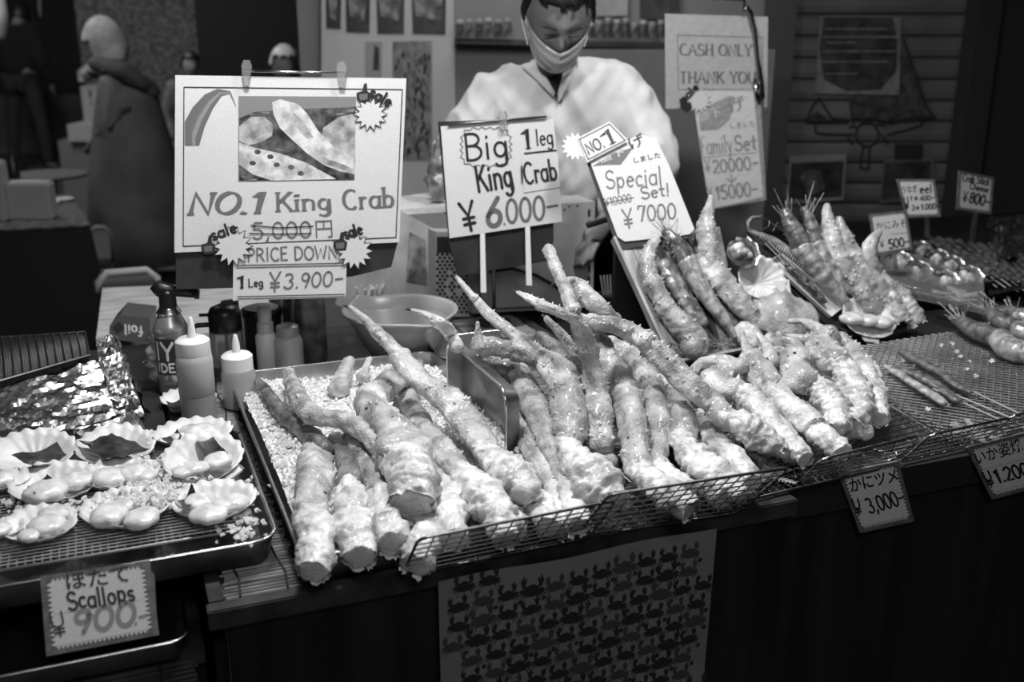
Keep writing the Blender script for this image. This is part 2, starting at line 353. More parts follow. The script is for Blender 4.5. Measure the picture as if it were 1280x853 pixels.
def ribbon(bm, pts, w, to3, nib=None, smooth=True):
    """pts in picture units of the sheet; every piece is laid on the sheet's plane by to3"""
    if len(pts) > 2 and smooth: pass
    n = len(pts); L = []; Rr = []
    for i, p in enumerate(pts):
        a = pts[max(i - 1, 0)]; b = pts[min(i + 1, n - 1)]
        dx, dy = b[0] - a[0], b[1] - a[1]; d = math.hypot(dx, dy) or 1e-6; dx /= d; dy /= d
        ww = w / 2
        if nib is not None: ww *= .38 + .8 * abs(dx * math.sin(math.radians(nib)) - dy * math.cos(math.radians(nib)))
        if 0 < i < n - 1:
            ux, uy = p[0] - a[0], p[1] - a[1]; vx, vy = b[0] - p[0], b[1] - p[1]
            cu = (ux * vx + uy * vy) / ((math.hypot(ux, uy) * math.hypot(vx, vy)) or 1e-6)
            ww /= max(.6, math.sqrt(max(0, (1 + cu) / 2)))
        L.append((p[0] - dy * ww, p[1] + dx * ww)); Rr.append((p[0] + dy * ww, p[1] - dx * ww))
    lv = [bm.verts.new(to3(*q)) for q in L]; rv = [bm.verts.new(to3(*q)) for q in Rr]
    for i in range(n - 1): bm.faces.new((lv[i], lv[i + 1], rv[i + 1], rv[i]))
    if nib is None:
        for p in (pts[0], pts[-1]):
            c = [bm.verts.new(to3(p[0] + w / 2 * math.cos(k * math.pi / 4), p[1] + w / 2 * math.sin(k * math.pi / 4))) for k in range(8)]
            bm.faces.new(c)
def write(bm, s, a, b, h, w, pl, nib=None, serif=False, off=.0009, slant=0, jit=0, sq=1.0, up=None):
    """text from baseline point a to b (photo pixels), cap height h, stroke width w"""
    tot = sum(G[c][0] + .12 for c in s) - .12; dx, dy = b[0] - a[0], b[1] - a[1]; Ln = math.hypot(dx, dy)
    ex, ey = dx / Ln, dy / Ln; sx = Ln / tot
    ux, uy = up or (ey, -ex); ux += ex * slant; uy += ey * slant
    R = random.Random(hash(s) % 1 + len(s)); x = 0
    to3 = lambda X, Y: Pp(X, Y, pl, off)
    for c in s:
        wd, st = G[c]; jy = R.uniform(-jit, jit)
        def m(p): return (a[0] + ex * (x + p[0]) * sx + ux * (p[1] + jy) * h, a[1] + ey * (x + p[0]) * sx + uy * (p[1] + jy) * h)
        for k, q in enumerate(st):
            ribbon(bm, [m(p) for p in q], w, lambda X, Y, k=k: Pp(X, Y, pl, off + k * .00004), nib)
            if serif:
                for e, f in ((q[0], q[1]), (q[-1], q[-2])):
                    if abs(f[1] - e[1]) > .7 * abs(f[0] - e[0]) and (e[1] < .02 or e[1] > .55) and len(q) < 5:
                        ribbon(bm, [m((e[0] - .1, e[1])), m((e[0] + .1, e[1]))], w * .4, lambda X, Y: Pp(X, Y, pl, off + .0002))
        x += wd + .12
_cjk = {}
def cjk(bm, s, a, b, h, pl, off=.0009, bold=.015, slant=0):
    """Japanese lettering from baseline a to b, height h"""
    k = (s, bold)
    if k not in _cjk:
        c = bpy.data.curves.new('t', 'FONT'); c.body = s; c.offset = bold; c.resolution_u = 2
        o = bpy.data.objects.new('t', c); COL.objects.link(o); bpy.context.view_layer.update()
        me = bpy.data.meshes.new_from_object(o.evaluated_get(bpy.context.evaluated_depsgraph_get()))
        _cjk[k] = ([v.co[:2] for v in me.vertices], [list(p.vertices) for p in me.polygons])
        bpy.data.objects.remove(o); bpy.data.curves.remove(c); bpy.data.meshes.remove(me)
    vs, fs = _cjk[k]
    x0 = min(v[0] for v in vs); x1 = max(v[0] for v in vs); y0 = min(v[1] for v in vs); y1 = max(v[1] for v in vs)
    dx, dy = b[0] - a[0], b[1] - a[1]; Ln = math.hypot(dx, dy); ux, uy = dy / Ln + dx / Ln * slant, -dx / Ln + dy / Ln * slant; out = []
    for x, y in vs:
        f = (x - x0) / (x1 - x0); g = (y - y0) / (y1 - y0) * h
        out.append(bm.verts.new(Pp(a[0] + dx * f + ux * g, a[1] + dy * f + uy * g, pl, off)))
    for q in fs:
        try: bm.faces.new([out[i] for i in q])
        except ValueError: pass
def bil(q, u, v):                                      # q = TL TR BR BL
    a = [q[0][i] * (1 - u) + q[1][i] * u for i in (0, 1)]; b = [q[3][i] * (1 - u) + q[2][i] * u for i in (0, 1)]
    return (a[0] * (1 - v) + b[0] * v, a[1] * (1 - v) + b[1] * v)
def flat(bm, px, pl, off=.0006): bm.faces.new([bm.verts.new(Pp(x, y, pl, off)) for x, y in px])
def frame_line(bm, q, ins, w, pl, off=.0008):
    c = [bil(q, ins[0], ins[1]), bil(q, 1 - ins[0], ins[1]), bil(q, 1 - ins[0], 1 - ins[1]), bil(q, ins[0], 1 - ins[1])]
    for i in range(4): ribbon(bm, [c[i], c[(i + 1) % 4]], w, lambda X, Y: Pp(X, Y, pl, off))
def zig(bm, q, pl, nu, nv, m=.05, t=.045):
    """saw-toothed paper face: one rectangle and its teeth"""
    a, b = m + t, 1 - m - t; P_ = lambda u, v: bm.verts.new(Pp(*bil(q, u, v), pl, .0005))
    bm.faces.new([P_(a, a), P_(b, a), P_(b, b), P_(a, b)])
    for n, f in ((nu, 0), (nu, 1), (nv, 2), (nv, 3)):
        for k in range(n):
            x0, x1 = a + (b - a) * k / n, a + (b - a) * (k + 1) / n; e = m if f in (0, 2) else 1 - m; g_ = a if f in (0, 2) else b
            bm.faces.new([P_(x0, g_), P_(x1, g_), P_((x0 + x1) / 2, e)] if f < 2 else [P_(g_, x0), P_(g_, x1), P_(e, (x0 + x1) / 2)])
def price_card(label, q, pl, th=.004, rows=(), nz=(22, 14), group=None):
    t = thing('price_card', Pp(*q[3], pl), label, 'sign', group)
    bm = bmesh.new(); sheet(bm, q, pl, 0, th); fin('card', bm, M['border'], t)
    bm = bmesh.new(); zig(bm, q, pl, *nz); fin('paper', bm, M['paper'], t, norm=False)
    bm = bmesh.new()
    for r in rows: ribbon(bm, [bil(q, .1, r), bil(q, .9, r)], .5, lambda X, Y: Pp(X, Y, pl, .0008))
    if rows: fin('ruled_line', bm, M['ink_light'], t, norm=False)
    return t
def lettering(parent, m, fn, name='lettering'):
    bm = bmesh.new(); fn(bm); return fin(name, bm, m, parent, norm=False)
def star(cx, cy, r0, r1, n=14, a=0, sx=1):
    return [(cx + sx * (r1 if k % 2 else r0) * math.cos(a + k * math.pi / n), cy + (r1 if k % 2 else r0) * math.sin(a + k * math.pi / n)) for k in range(2 * n)]
def sale_sticker(parent, pl, c, r, thumb, ta, tb, h, off=.0012):
    bm = bmesh.new(); flat(bm, star(c[0], c[1], r + 1.2, r * .68 + 1.2), pl, off); st = fin('sale_sticker', bm, M['ink'], parent, norm=False); st['label'] = 'white starburst sale sticker with a dark thumbs up'
    bm = bmesh.new(); flat(bm, star(c[0], c[1], r - .6, r * .64), pl, off + .0003); fin('starburst', bm, M['paper'], st, norm=False)
    x, y, k = thumb; k *= 1.15
    bm = bmesh.new()
    flat(bm, [(x - k, y - .2 * k), (x - .3 * k, y - .4 * k), (x - .1 * k, y - 1.3 * k), (x + .25 * k, y - 1.35 * k), (x + .3 * k, y - .4 * k), (x + .7 * k, y - .1 * k), (x + .55 * k, y + .9 * k), (x - .5 * k, y + 1.0 * k), (x - k, y + .5 * k)], pl, off + .0005)
    fin('thumb', bm, M['ink'], st, norm=False)
    bm = bmesh.new(); flat(bm, [(x - .7 * k, y), (x + .35 * k, y - .1 * k), (x + .3 * k, y + .6 * k), (x - .6 * k, y + .7 * k)], pl, off + .0007)
    for j in (.15, .4): pass
    fin('thumb_shade', bm, M['ink_mid'], st, norm=False)
    lettering(st, M['ink'], lambda b: write(b, 'sale', ta, tb, h * 1.55, h * .36, pl, off=off + .0006))

# ------------------------------------------------------------------ containers, racks, shells, legs
def rrect(x0, y0, x1, y1, r, n=6):
    out = []
    for cx, cy, a in ((x1 - r, y1 - r, 0), (x0 + r, y1 - r, 90), (x0 + r, y0 + r, 180), (x1 - r, y0 + r, 270)):
        for k in range(n + 1):
            t = math.radians(a + 90 * k / n); out.append((cx + r * math.cos(t), cy + r * math.sin(t)))
    return out
def loft(bm, rings, cap0=True, cap1=False):
    prev = None; f = None
    for ring in rings:
        vs = [bm.verts.new(p) for p in ring]; n = len(vs)
        if prev:
            for k in range(n): bm.faces.new((prev[k], prev[(k + 1) % n], vs[(k + 1) % n], vs[k]))
        else: f = vs
        prev = vs
    if cap0: bm.faces.new(f[::-1])
    if cap1: bm.faces.new(prev)
def tray(name, label, x0, y0, x1, y1, z0, z1, r=.03, th=.0015, m=None, parent=None, cat='tray', xf=None, taper=.008):
    """open sheet-metal tray with rounded corners and a rolled rim; xf moves its points"""
    xf = xf or (lambda p: V(p)); m = m or M['steel']
    t = thing(name, xf(V(((x0 + x1) / 2, (y0 + y1) / 2, z0))), label, cat)
    def ring(ins, z): return [xf(V((x, y, z))) for x, y in rrect(x0 + ins, y0 + ins, x1 - ins, y1 - ins, max(r - ins, .004))]
    bm = bmesh.new()
    loft(bm, [ring(taper + .004, z0), ring(taper, z0 + .003), ring(0, z1), ring(th, z1), ring(taper + th, z0 + .004), ring(taper + th + .004, z0 + th)], True, True)
    autosm(fin('tray_body', bm, m, t, smooth=True), 50)
    bm = bmesh.new(); rg = ring(-.0015, z1); tube(bm, rg + [rg[0], rg[1]], .0026, 6, False); fin('rolled_rim', bm, M['chrome'], t, smooth=True)
    return t
def wires(bm, segs, r, n=5):
    for a, b in segs: tube(bm, [a, b], r, n)
def rack(label, O, U, Vv, nu, nv, r=.0011, lip=None, m='wire_dark', fr=.0022, group=None, parent_name='wire_rack', cat='rack'):
    """wire grid: origin O, edge vectors U and V"""
    O, U, Vv = V(O), V(U), V(Vv); t = thing(parent_name, O + (U + Vv) / 2, label, cat, group)
    bm = bmesh.new(); c = [O, O + U, O + U + Vv, O + Vv]; k = .03
    loop = []
    for i in range(4):
        p = c[i]; a = (c[i - 1] - p).normalized(); b = (c[(i + 1) % 4] - p).normalized(); rr = .012
        loop += [p + a * rr, p + (a + b) * rr * .3, p + b * rr]
    tube(bm, loop + [loop[0], loop[1]], fr, 6, False); fin('frame', bm, M['chrome'] if m == 'chrome' else M['wire_dark'], t, smooth=True)
    bm = bmesh.new()
    wires(bm, [(O + U * (i / nu), O + U * (i / nu) + Vv) for i in range(1, nu)], r)
    nrm = U.cross(Vv).normalized() * (r * 1.6)
    wires(bm, [(O + Vv * (j / nv) + nrm, O + Vv * (j / nv) + U + nrm) for j in range(1, nv)], r)
    stuff(fin('wire_grid', bm, M[m], t)); return t

TT = 0.80                                              # counter top
def leg(label, spec, tone='shell', seed=1, z0=TT, flat=.82, cat='crab leg', group=None, pl=None, spines=16, name='king_crab_leg', fingers=()):
    """spec: segments split by |, each: kind then points 'x y h r' (photo pixels, height in cm, radius in pixels).
    kinds: t tip, s shell, l pale shell, d dark shell, m meat."""
    segs = []; last = None
    for part in spec.split('|'):
        w_ = part.split(); kind = w_[0]; nums = list(map(float, w_[1:])); P = []
        for i in range(0, len(nums), 4):
            x, y, h, r = nums[i:i + 4]
            p = Pp(x, y, pl, h / 100) if pl else Pz(x, y, z0 + h / 100)
            P.append((p.x, p.y, p.z, r * depth(p) / F))
        if last: P = [last[:3] + ((last[3] + P[0][3]) / 2 if kind != 'm' else last[3] * 1.02,)] + P
        last = P[-1]; segs.append((kind, P))
    base = segs[-1][1][-1]; t = thing(name, (base[0], base[1], base[2] - base[3] * .6), label, cat, group)
    for fs in fingers:                                 # a second pincer finger
        nums = list(map(float, fs.split())); P = []
        for i in range(0, len(nums), 4):
            x, y, h, r = nums[i:i + 4]; p = Pp(x, y, pl, h / 100) if pl else Pz(x, y, z0 + h / 100); P.append((p.x, p.y, p.z, r * depth(p) / F))
        bm = bmesh.new(); blob(bm, P, 16, .08, 50, .9, seed + 77, .003, keel=.1, spines=8); fin('pincer_finger', bm, M['shell_light'], t, smooth=True)
    dark = {'shell': 'shell', 'light': 'shell_light', 'dark': 'shell_dark'}[tone]
    for i, (k, P) in enumerate(segs):
        bm = bmesh.new(); first = i == 0; lastseg = i == len(segs) - 1
        up = pl[1] if pl else V((0, 0, 1))
        if k == 't': blob(bm, P, 10, .03, 40, flat, seed, .003, up=up); o = fin('claw_tip', bm, M['tip'], t, smooth=True); o['label'] = 'black pointed tip'
        elif k == 'm':
            blob(bm, P, 44, .12, 50, .88, seed + i, .0025, ridge=.10, cells=.34, fold=.10, frill=1, roundcap=(1, .0), up=up); o = fin('shoulder_meat', bm, M['meat'], t, smooth=True); o['label'] = 'white bulging meat at the cut end'
        else:
            mm = {'s': dark, 'l': 'shell_light', 'd': 'shell_dark'}[k]
            blob(bm, P, 26, .10, 42, flat, seed + i, .0035, flare=.12, ridge=.14, keel=.16, fold=.05, spines=int(spines * 1.1), up=up)
            fin('shell_segment', bm, M[mm], t, smooth=True)
            if len(P) > 2:                             # dark barnacle spots that stand proud
                R = random.Random(seed * 7 + i); bm = bmesh.new(); n_ = 0
                for _ in range(5):
                    q = R.choice(P[:-1]); a = R.uniform(.3, 2.8)
                    s_ = V((math.cos(a), 0, math.sin(a) * flat)) * q[3] * 1.0
                    c = V(q[:3]) + s_; rad = q[3] * R.uniform(.07, .15)
                    bmesh.ops.create_icosphere(bm, subdivisions=1, radius=rad * .8, matrix=Matrix.Translation(c)); n_ += 1
                stuff(fin('barnacle', bm, M['spot'], t, smooth=True))
    return t
def grp(t, g): t['group'] = g; return t

def shell_dish(label, px, py, hw, z=.845, yaw=90, tilt=0, ratio=1.0, meats=(), weed=None, seed=0, group='scallops on the half shell', roll=0, pl=None, ribs=17):
    """px,py centre; hw half width in pixels; yaw = direction of the hinge (deg); meats = (x,y,r_px) blobs; weed = 4 px corners"""
    c = Pz(px, py, z) if pl is None else Pp(px, py, pl, .01); s = hw * depth(c) / F; R = random.Random(seed)
    t = thing('scallop', c, label, 'scallop', group)
    rot = (Matrix.Rotation(math.radians(yaw), 3, 'Z')).to_3x3()
    tl = Matrix.Rotation(math.radians(tilt), 3, 'X') @ Matrix.Rotation(math.radians(roll), 3, 'Y')
    if pl: tl = V((0, 0, 1)).rotation_difference(pl[1]).to_matrix()
    bm = bmesh.new(); na = ribs * 6; nr = 7; prevs = []
    def pt(a, f, dz=0):
        e = 1 + .022 * math.cos(a * ribs) * f
        rad = s * e * (1 - .16 * max(0, -math.cos(a)) ** 3)
        p = V((rad * f * math.cos(a) * ratio, rad * f * math.sin(a), 0))
        p.z = s * .42 * (f ** 2.2) - s * .20 + .03 * s * math.cos(a * ribs) * f + dz + s * .02 * N.noise(V((a, f, seed)))
        return c + tl @ (rot @ p)
    for face, dz in ((0, 0), (1, -.0016)):
        cen = bm.verts.new(pt(0, 0, dz)); pr = None
        for j in range(1, nr + 1):
            ring = [bm.verts.new(pt(2 * math.pi * k / na, j / nr, dz)) for k in range(na)]
            for k in range(na):
                if pr: bm.faces.new((pr[k], pr[(k + 1) % na], ring[(k + 1) % na], ring[k]))
                else: bm.faces.new((cen, ring[(k + 1) % na], ring[k]))
            pr = ring
        prevs.append(pr)
    for k in range(na): bm.faces.new((prevs[0][k], prevs[0][(k + 1) % na], prevs[1][(k + 1) % na], prevs[1][k]))
    fin('half_shell', bm, M['shellfish'], t, smooth=True)
    bm = bmesh.new()                                   # hinge ears
    hp = [c + tl @ (rot @ V(q)) for q in ((-s * .80 * ratio, -s * .34, s * .04), (-s * .80 * ratio, s * .34, s * .04), (-s * 1.0 * ratio, s * .26, s * .1), (-s * 1.0 * ratio, -s * .26, s * .1))]
    prism(bm, hp, V((0, 0, .003))); fin('hinge_ear', bm, M['shellfish'], t)
    for i, (mx, my, mr) in enumerate(meats):
        p = Pz(mx, my, z + .012) if pl is None else Pp(mx, my, pl, .018); r = mr * depth(p) / F; bm = bmesh.new()
        ang = R.uniform(0, 3); d = V((math.cos(ang), math.sin(ang), 0)) * r * .5
        blob(bm, [tuple(p - d) + (r * .95,), tuple(p) + (r * 1.12,), tuple(p + d) + (r * .9,)], 24, .10, 45, .5, seed * 5 + i, .003, cells=.06)
        fin('scallop_meat', bm, M['scallop'], t, smooth=True)
    if weed:
        q = [Pz(x, y, z + (.016 if pl is None else 0)) for x, y in weed]; bm = bmesh.new(); n = 8; g = []
        for j in range(n + 1):
            for i in range(n + 1):
                u, v = i / n, j / n
                p = (q[0] * (1 - u) + q[1] * u) * (1 - v) + (q[3] * (1 - u) + q[2] * u) * v
                p = p + V((0, 0, .006 * N.noise(p * 50) + .006 * (2 * u - 1) ** 2)); g.append(bm.verts.new(p))
        for j in range(n):
            for i in range(n): bm.faces.new((g[j * (n + 1) + i], g[j * (n + 1) + i + 1], g[(j + 1) * (n + 1) + i + 1], g[(j + 1) * (n + 1) + i]))
        bmesh.ops.solidify(bm, geom=bm.faces[:], thickness=.0012)
        o = fin('seaweed_sheet', bm, M['seaweed'], t, smooth=True); o['label'] = 'dark square of seaweed'
    return t
def chunks(name, m, pts, r0, r1, seed, parent=None, label=None, cat=None, bed=None):
    R = random.Random(seed); bm = bmesh.new() if bed is None else bed
    for p in pts:
        r = R.uniform(r0, r1); vs = []
        for k in range(6):
            a = k * math.pi / 3 + R.uniform(-.4, .4)
            vs.append(V(p) + V((math.cos(a) * r * R.uniform(.6, 1.2), math.sin(a) * r * R.uniform(.6, 1.2), (1 if k % 2 else -1) * r * R.uniform(.2, .7))))
        top = V(p) + V((R.uniform(-.3, .3) * r, R.uniform(-.3, .3) * r, r * R.uniform(.6, 1))); vv = [bm.verts.new(q) for q in vs]; a = bm.verts.new(top); b = bm.verts.new(V(p) - V((0, 0, r * .7)))
        for k in range(6): bm.faces.new((vv[k], vv[(k + 1) % 6], a)); bm.faces.new((vv[(k + 1) % 6], vv[k], b))
    o = stuff(fin(name, bm, m, parent))
    if label: tag(o, label, cat)
    return o
def bamboo_mat(label, x0, y0, x1, y1, z, m='bamboo', pitch=.0055, strings=(), vertical=False, group=None, name='bamboo_mat'):
    t = thing(name, ((x0 + x1) / 2, (y0 + y1) / 2, z), label, 'mat', group); bm = bmesh.new(); R = random.Random(int(x0 * 1000) + 5)
    n = int(((y1 - y0) if not vertical else (vertical)) / pitch)
    for i in range(n):
        s = R.uniform(.0015, .0022); dx = R.uniform(-.004, .004)
        if not vertical:
            y = y0 + (i + .5) * pitch; dz = R.uniform(0, .0012)
            hexa(bm, [(x0 + dx, y - s, z), (x1 + dx, y - s, z), (x1 + dx, y + s, z), (x0 + dx, y + s, z)], [(x0 + dx, y - s * .5, z + .002 + dz), (x1 + dx, y - s * .5, z + .002 + dz), (x1 + dx, y + s * .5, z + .002 + dz), (x0 + dx, y + s * .5, z + .002 + dz)])
        else:
            zz = z - (i + .5) * pitch
            hexa(bm, [(x0 + dx, y0 - .002, zz - s), (x1 + dx, y0 - .002, zz - s), (x1 + dx, y0 + .001, zz - s), (x0 + dx, y0 + .001, zz - s)], [(x0 + dx, y0 - .002, zz + s), (x1 + dx, y0 - .002, zz + s), (x1 + dx, y0 + .001, zz + s), (x0 + dx, y0 + .001, zz + s)])
    stuff(fin('bamboo_slats', bm, M[m], t))
    for xs in strings:
        bm = bmesh.new()
        if vertical: tube(bm, [(xs, y0 - .003, z), (xs, y0 - .003, z - vertical)], .0018, 5)
        else: tube(bm, [(xs + .004 * math.sin(i * 1.7), y0 + (y1 - y0) * i / 20, z + .0038) for i in range(21)], .0016, 5)
        fin('string', bm, M['string'], t)
    return t
# ------------------------------------------------------------------ structure: floor, walls, shutter
def wallquad(name, px, d, m, th=.05):
    p = [PW(x, y, d) for x, y in px]; h = V((HX, HY, 0)); bm = bmesh.new(); prism(bm, p, h * th); return struct(fin(name, bm, m))
bm = bmesh.new(); box(bm, (-5, -1.5, -.06), (9, 15, 0)); struct(fin('floor', bm, M['concrete']))
def wallfloor(name, x0, x1, d, m, top=3.2, th=.08):    # wall standing on the floor between two picture columns
    a = PW(x0, 300, d); b = PW(x1, 300, d); h = V((HX, HY, 0)); bm = bmesh.new()
    prism(bm, [V((a.x, a.y, 0)), V((b.x, b.y, 0)), V((b.x, b.y, top)), V((a.x, a.y, top))], h * th); return struct(fin(name, bm, m))
wallfloor('wall_back', 388, 962, 4.3, M['wall_grey'])
wallfloor('wall_far', 268, 420, 6.8, M['black_matt'])
wallfloor('wall_far_left', -700, 268, 13.2, M['black_matt'])
wallfloor('wall_brick', 128, 270, 10.5, M['brick'])
wallfloor('wall_right', 1196, 1900, 4.05, M['black_matt'])
boxo_h = V((HX, HY, 0))
wallfloor('trim_1', 945, 974, 4.1, mat('door_post', .04, .6), th=.12)
wallfloor('trim_2', 1188, 1215, 4.0, M['black_matt'], th=.12)
# rolling shutter: every slat its own piece
sh = struct(thing('shutter', PW(1080, 300, 4.22), 'x', 'x'))
for k in ('label', 'category'): del sh[k]
sh.name = 'door_1'; WO['door_1'] = V(sh.location)
a0 = PW(972, 300, 4.22); a1 = PW(1198, 300, 4.22); ph = .0815; first = None
for i in range(26):
    z0 = .06 + i * ph
    if first is None:
        bm = bmesh.new(); prof = [(0, 0), (.012, .006), (.016, ph * .35), (.014, ph * .75), (.004, ph * .93), (-.006, ph * .96), (-.006, 0)]
        A = []; B = []
        for o_, zz in prof:
            A.append(bm.verts.new(V((a0.x, a0.y, z0 + zz)) - boxo_h * o_)); B.append(bm.verts.new(V((a1.x, a1.y, z0 + zz)) - boxo_h * o_))
        for k in range(7): bm.faces.new((A[k], B[k], B[(k + 1) % 7], A[(k + 1) % 7]))
        bm.faces.new(A[::-1]); bm.faces.new(B)
        first = fin('slat', bm, M['shutter'], sh)
    else: inst('slat', first, sh, (0, 0, i * ph))
SHP = (PW(1080, 100, 4.198), V((-HX, -HY, 0)))
def paint(fn, m, name='painted_line'):
    bm = bmesh.new(); fn(bm); fin(name, bm, m, sh, norm=False)
pw = lambda X, Y: Pp(X, Y, SHP, .003)
def mural(b):
    for pts, w_ in (([(1008, 150), (1016, 132), (1024, 122)], 2.5), (arc(1098, -12, 26, 30, 20, 160)[::-1] and arc(1098, -8, 28, -28, 25, 155), 2.5), (arc(1099, 2, 11, -11, 20, 160), 2),
                    ([(1018, 153), (1020, 166), (1034, 168), (1066, 168)], 2.6), ([(1110, 168), (1136, 162), (1152, 156), (1156, 148)], 2.6), (arc(1084, 168, 14, 15, 0, 360, 18), 2.6),
                    ([(1079, 184), (1075, 210)], 2.6), ([(1087, 184), (1086, 210)], 2.6), ([(1075, 210), (1086, 211)], 2.2), ([(1130, 50), (1144, 92), (1158, 134), (1168, 146)], 3.2),
                    ([(1008, 152), (1060, 153)], 3), ([(1104, 152), (1168, 147)], 3), ([(1060, 172), (1066, 180)], 2), ([(1102, 168), (1110, 180)], 2), ([(1024, 122), (1040, 148), (1062, 150)], 2.4), ([(1068, 152), (1062, 160), (1070, 158)], 2.2), ([(1096, 156), (1108, 158), (1098, 152)], 2.2), ([(1076, 150), (1094, 146), (1100, 134)], 2), ([(1112, 154), (1140, 146)], 2)):
        ribbon(b, pts, w_, pw)
paint(mural, M['paint'])
paint(lambda b: (flat(b, [(1008, 152), (1020, 138), (1036, 150)], SHP, .0026), flat(b, [(1130, 52), (1162, 144), (1142, 146), (1124, 120)], SHP, .0026), flat(b, [(1060, 122), (1126, 120), (1140, 138), (1110, 150), (1064, 148)], SHP, .0024)), M['paint2'], 'painted_patch')
# signs hung on the shutter
def wall_print(name, label, q, pl, m, inner=None, cat='poster', group=None, off=.006, th=.003):
    t = thing(name, Pp(*q[3], pl, off), label, cat, group); bm = bmesh.new(); sheet(bm, q, pl, off, th); fin('sheet', bm, m, t)
    for k, (qq, mm) in enumerate(inner or []):
        bm = bmesh.new(); flat(bm, qq, pl, off + .001 + .0005 * k); fin('print', bm, mm, t, norm=False)
    return t
dimp = mat('dim_paper', .14, .6, var=(20, .1, .17)); dimd = mat('dim_print', .02, .5, var=(18, .006, .04))
t = wall_print('menu_board', 'dark rounded menu panel with pale lines of writing hung high on the rolling shutter', [(1025, 20), (1126, 22), (1124, 119), (1018, 117)], SHP, dimp,
    [([(1030, 21), (1116, 22), (1122, 50), (1120, 90), (1100, 112), (1058, 114), (1030, 100), (1024, 60)], dimd)], 'sign')
bm = bmesh.new()
R = random.Random(3)
for y, x0, x1 in ((36, 1032, 1108), (46, 1030, 1122), (53, 1034, 1070), (64, 1028, 1118), (77, 1028, 1110), (92, 1032, 1072)):
    x = x0
    while x < x1:
        w_ = R.uniform(2, 7); ribbon(bm, [(x, y), (min(x + w_, x1), y + .4)], R.uniform(1.4, 2.6), lambda X, Y: Pp(X, Y, SHP, .009)); x += w_ + 1.2
fin('lettering', bm, dimp, t, norm=False)
wall_print('poster', 'pale framed poster with a dark picture low on the shutter, left of the two', [(987, 195), (1058, 193), (1054, 250), (983, 256)], SHP, mat('dim_frame', .2, .6), [([(989, 204), (1055, 201), (1052, 246), (986, 251)], dimd), ([(1000, 222), (1012, 210), (1026, 214), (1032, 236), (1010, 246)], mat('dim_crab', .09, .6, var=(20, .03, .14)))])
wall_print('poster', 'dark poster low on the shutter, right of the two', [(1105, 199), (1168, 196), (1166, 250), (1100, 254)], SHP, mat('dim_frame2', .07, .6), [([(1106, 204), (1164, 201), (1162, 246), (1102, 250)], dimd), ([(1118, 180), (1154, 180), (1153, 200), (1118, 200)], M['paint'])])

# kitchen back wall: white panel with posters, rail of jars, grey partition
BW = (PW(600, 100, 4.28), V((-HX, -HY, 0)))
wp = wall_print('wall_panel', 'large white panel pinned with posters on the wall behind the stall', [(402, -40), (566, -40), (573, 330), (402, 330)], BW, M['wall_white'], cat='panel', off=.02, th=.02)
pm = mat('poster_seafood', .1, .5, var=(26, .02, .25))
for i, (q, lb) in enumerate([([(407, -30), (427, -30), (426, 36), (408, 35)], 'leftmost narrow dark poster of the top row on the white panel'), ([(432, -30), (463, -30), (462, 41), (433, 40)], 'second dark poster from the left in the top row'),
        ([(470, -30), (506, -30), (505, 42), (472, 42)], 'third dark poster from the left in the top row'), ([(514, -30), (558, -30), (557, 43), (516, 42)], 'rightmost dark poster in the top row of the white panel')]):
    t = wall_print('poster', lb, q, BW, dimd, [([(q[0][0] + 3, -10), (q[1][0] - 4, -8), (q[1][0] - 8, 26), (q[0][0] + 5, 20)], pm)], group=None, off=.024)
t = wall_print('poster', 'slim poster with a dark standing figure below the top row', [(457, 52), (478, 52), (477, 100), (457, 100)], BW, mat('poster_grey', .26, .6), [([(468, 56), (474, 60), (474, 88), (466, 88)], dimd)], off=.024)
t = wall_print('poster', 'tall grey poster crowded with rows of small dark print beside the vendor', [(491, 52), (540, 51), (540, 200), (491, 200)], BW, mat('poster_grey2', .16, .6, var=(30, .1, .22)), off=.024)
bm = bmesh.new(); R = random.Random(8)
for k in range(90):
    x = R.uniform(494, 536); y = R.uniform(64, 194); h_ = R.uniform(2, 8); ribbon(bm, [(x, y), (x + R.uniform(-1, 1), min(198, y + h_))], R.uniform(1.5, 3.6), lambda X, Y: Pp(X, Y, BW, .0262))
fin('lettering', bm, dimd, t, norm=False)
# shelf with jars running behind the vendor's shoulders
bm = bmesh.new(); a = PW(568, 48, 4.2); b = PW(838, 54, 4.2)
prism(bm, [a, b, b + boxo_h * .1, a + boxo_h * .1], V((0, 0, -.02))); tag(fin('wall_shelf', bm, M['wood_edge']), 'narrow dark wall shelf lined with small jars behind the vendor', 'shelf')
i = 0; JW = 'one two three four five six seven eight nine ten eleven twelve thirteen fourteen fifteen sixteen'.split()
R = random.Random(5); jarm = [mat('jar_a', .05, .4, var=(60, .01, .12)), mat('jar_b', .12, .4, var=(50, .03, .22)), M['dull_box']]
places = list(range(575, 644, 12)) + list(range(738, 832, 11))
for x in places:
    p = PW(x, 47, 4.17); r = .0165; h = .05 + R.uniform(0, .02)
    t = thing('jar', p, 'small lidded jar on the wall shelf, number %s from the left end of the row' % JW[i], 'jar', 'jars on the wall shelf')
    latheo('glass_body', p, [(r, 0), (r, h * .8), (r * .7, h * .9)], jarm[i % 2], t, 10); latheo('lid', p + V((0, 0, h * .88)), [(r * .85, 0), (r * .85, h * .2)], M['dull_box'] if i % 3 else M['wall_white'], t, 10); i += 1
wall_print('poster', 'dark notice on the wall high to the right of the vendor', [(800, -20), (850, -20), (849, 24), (800, 24)], BW, dimd, off=.01)
wall_print('poster', 'pale paper hung behind the vendor near his head', [(742, -20), (786, -20), (784, 20), (744, 20)], BW, mat('pale_notice', .3, .7, var=(10, .2, .36)), off=.01)
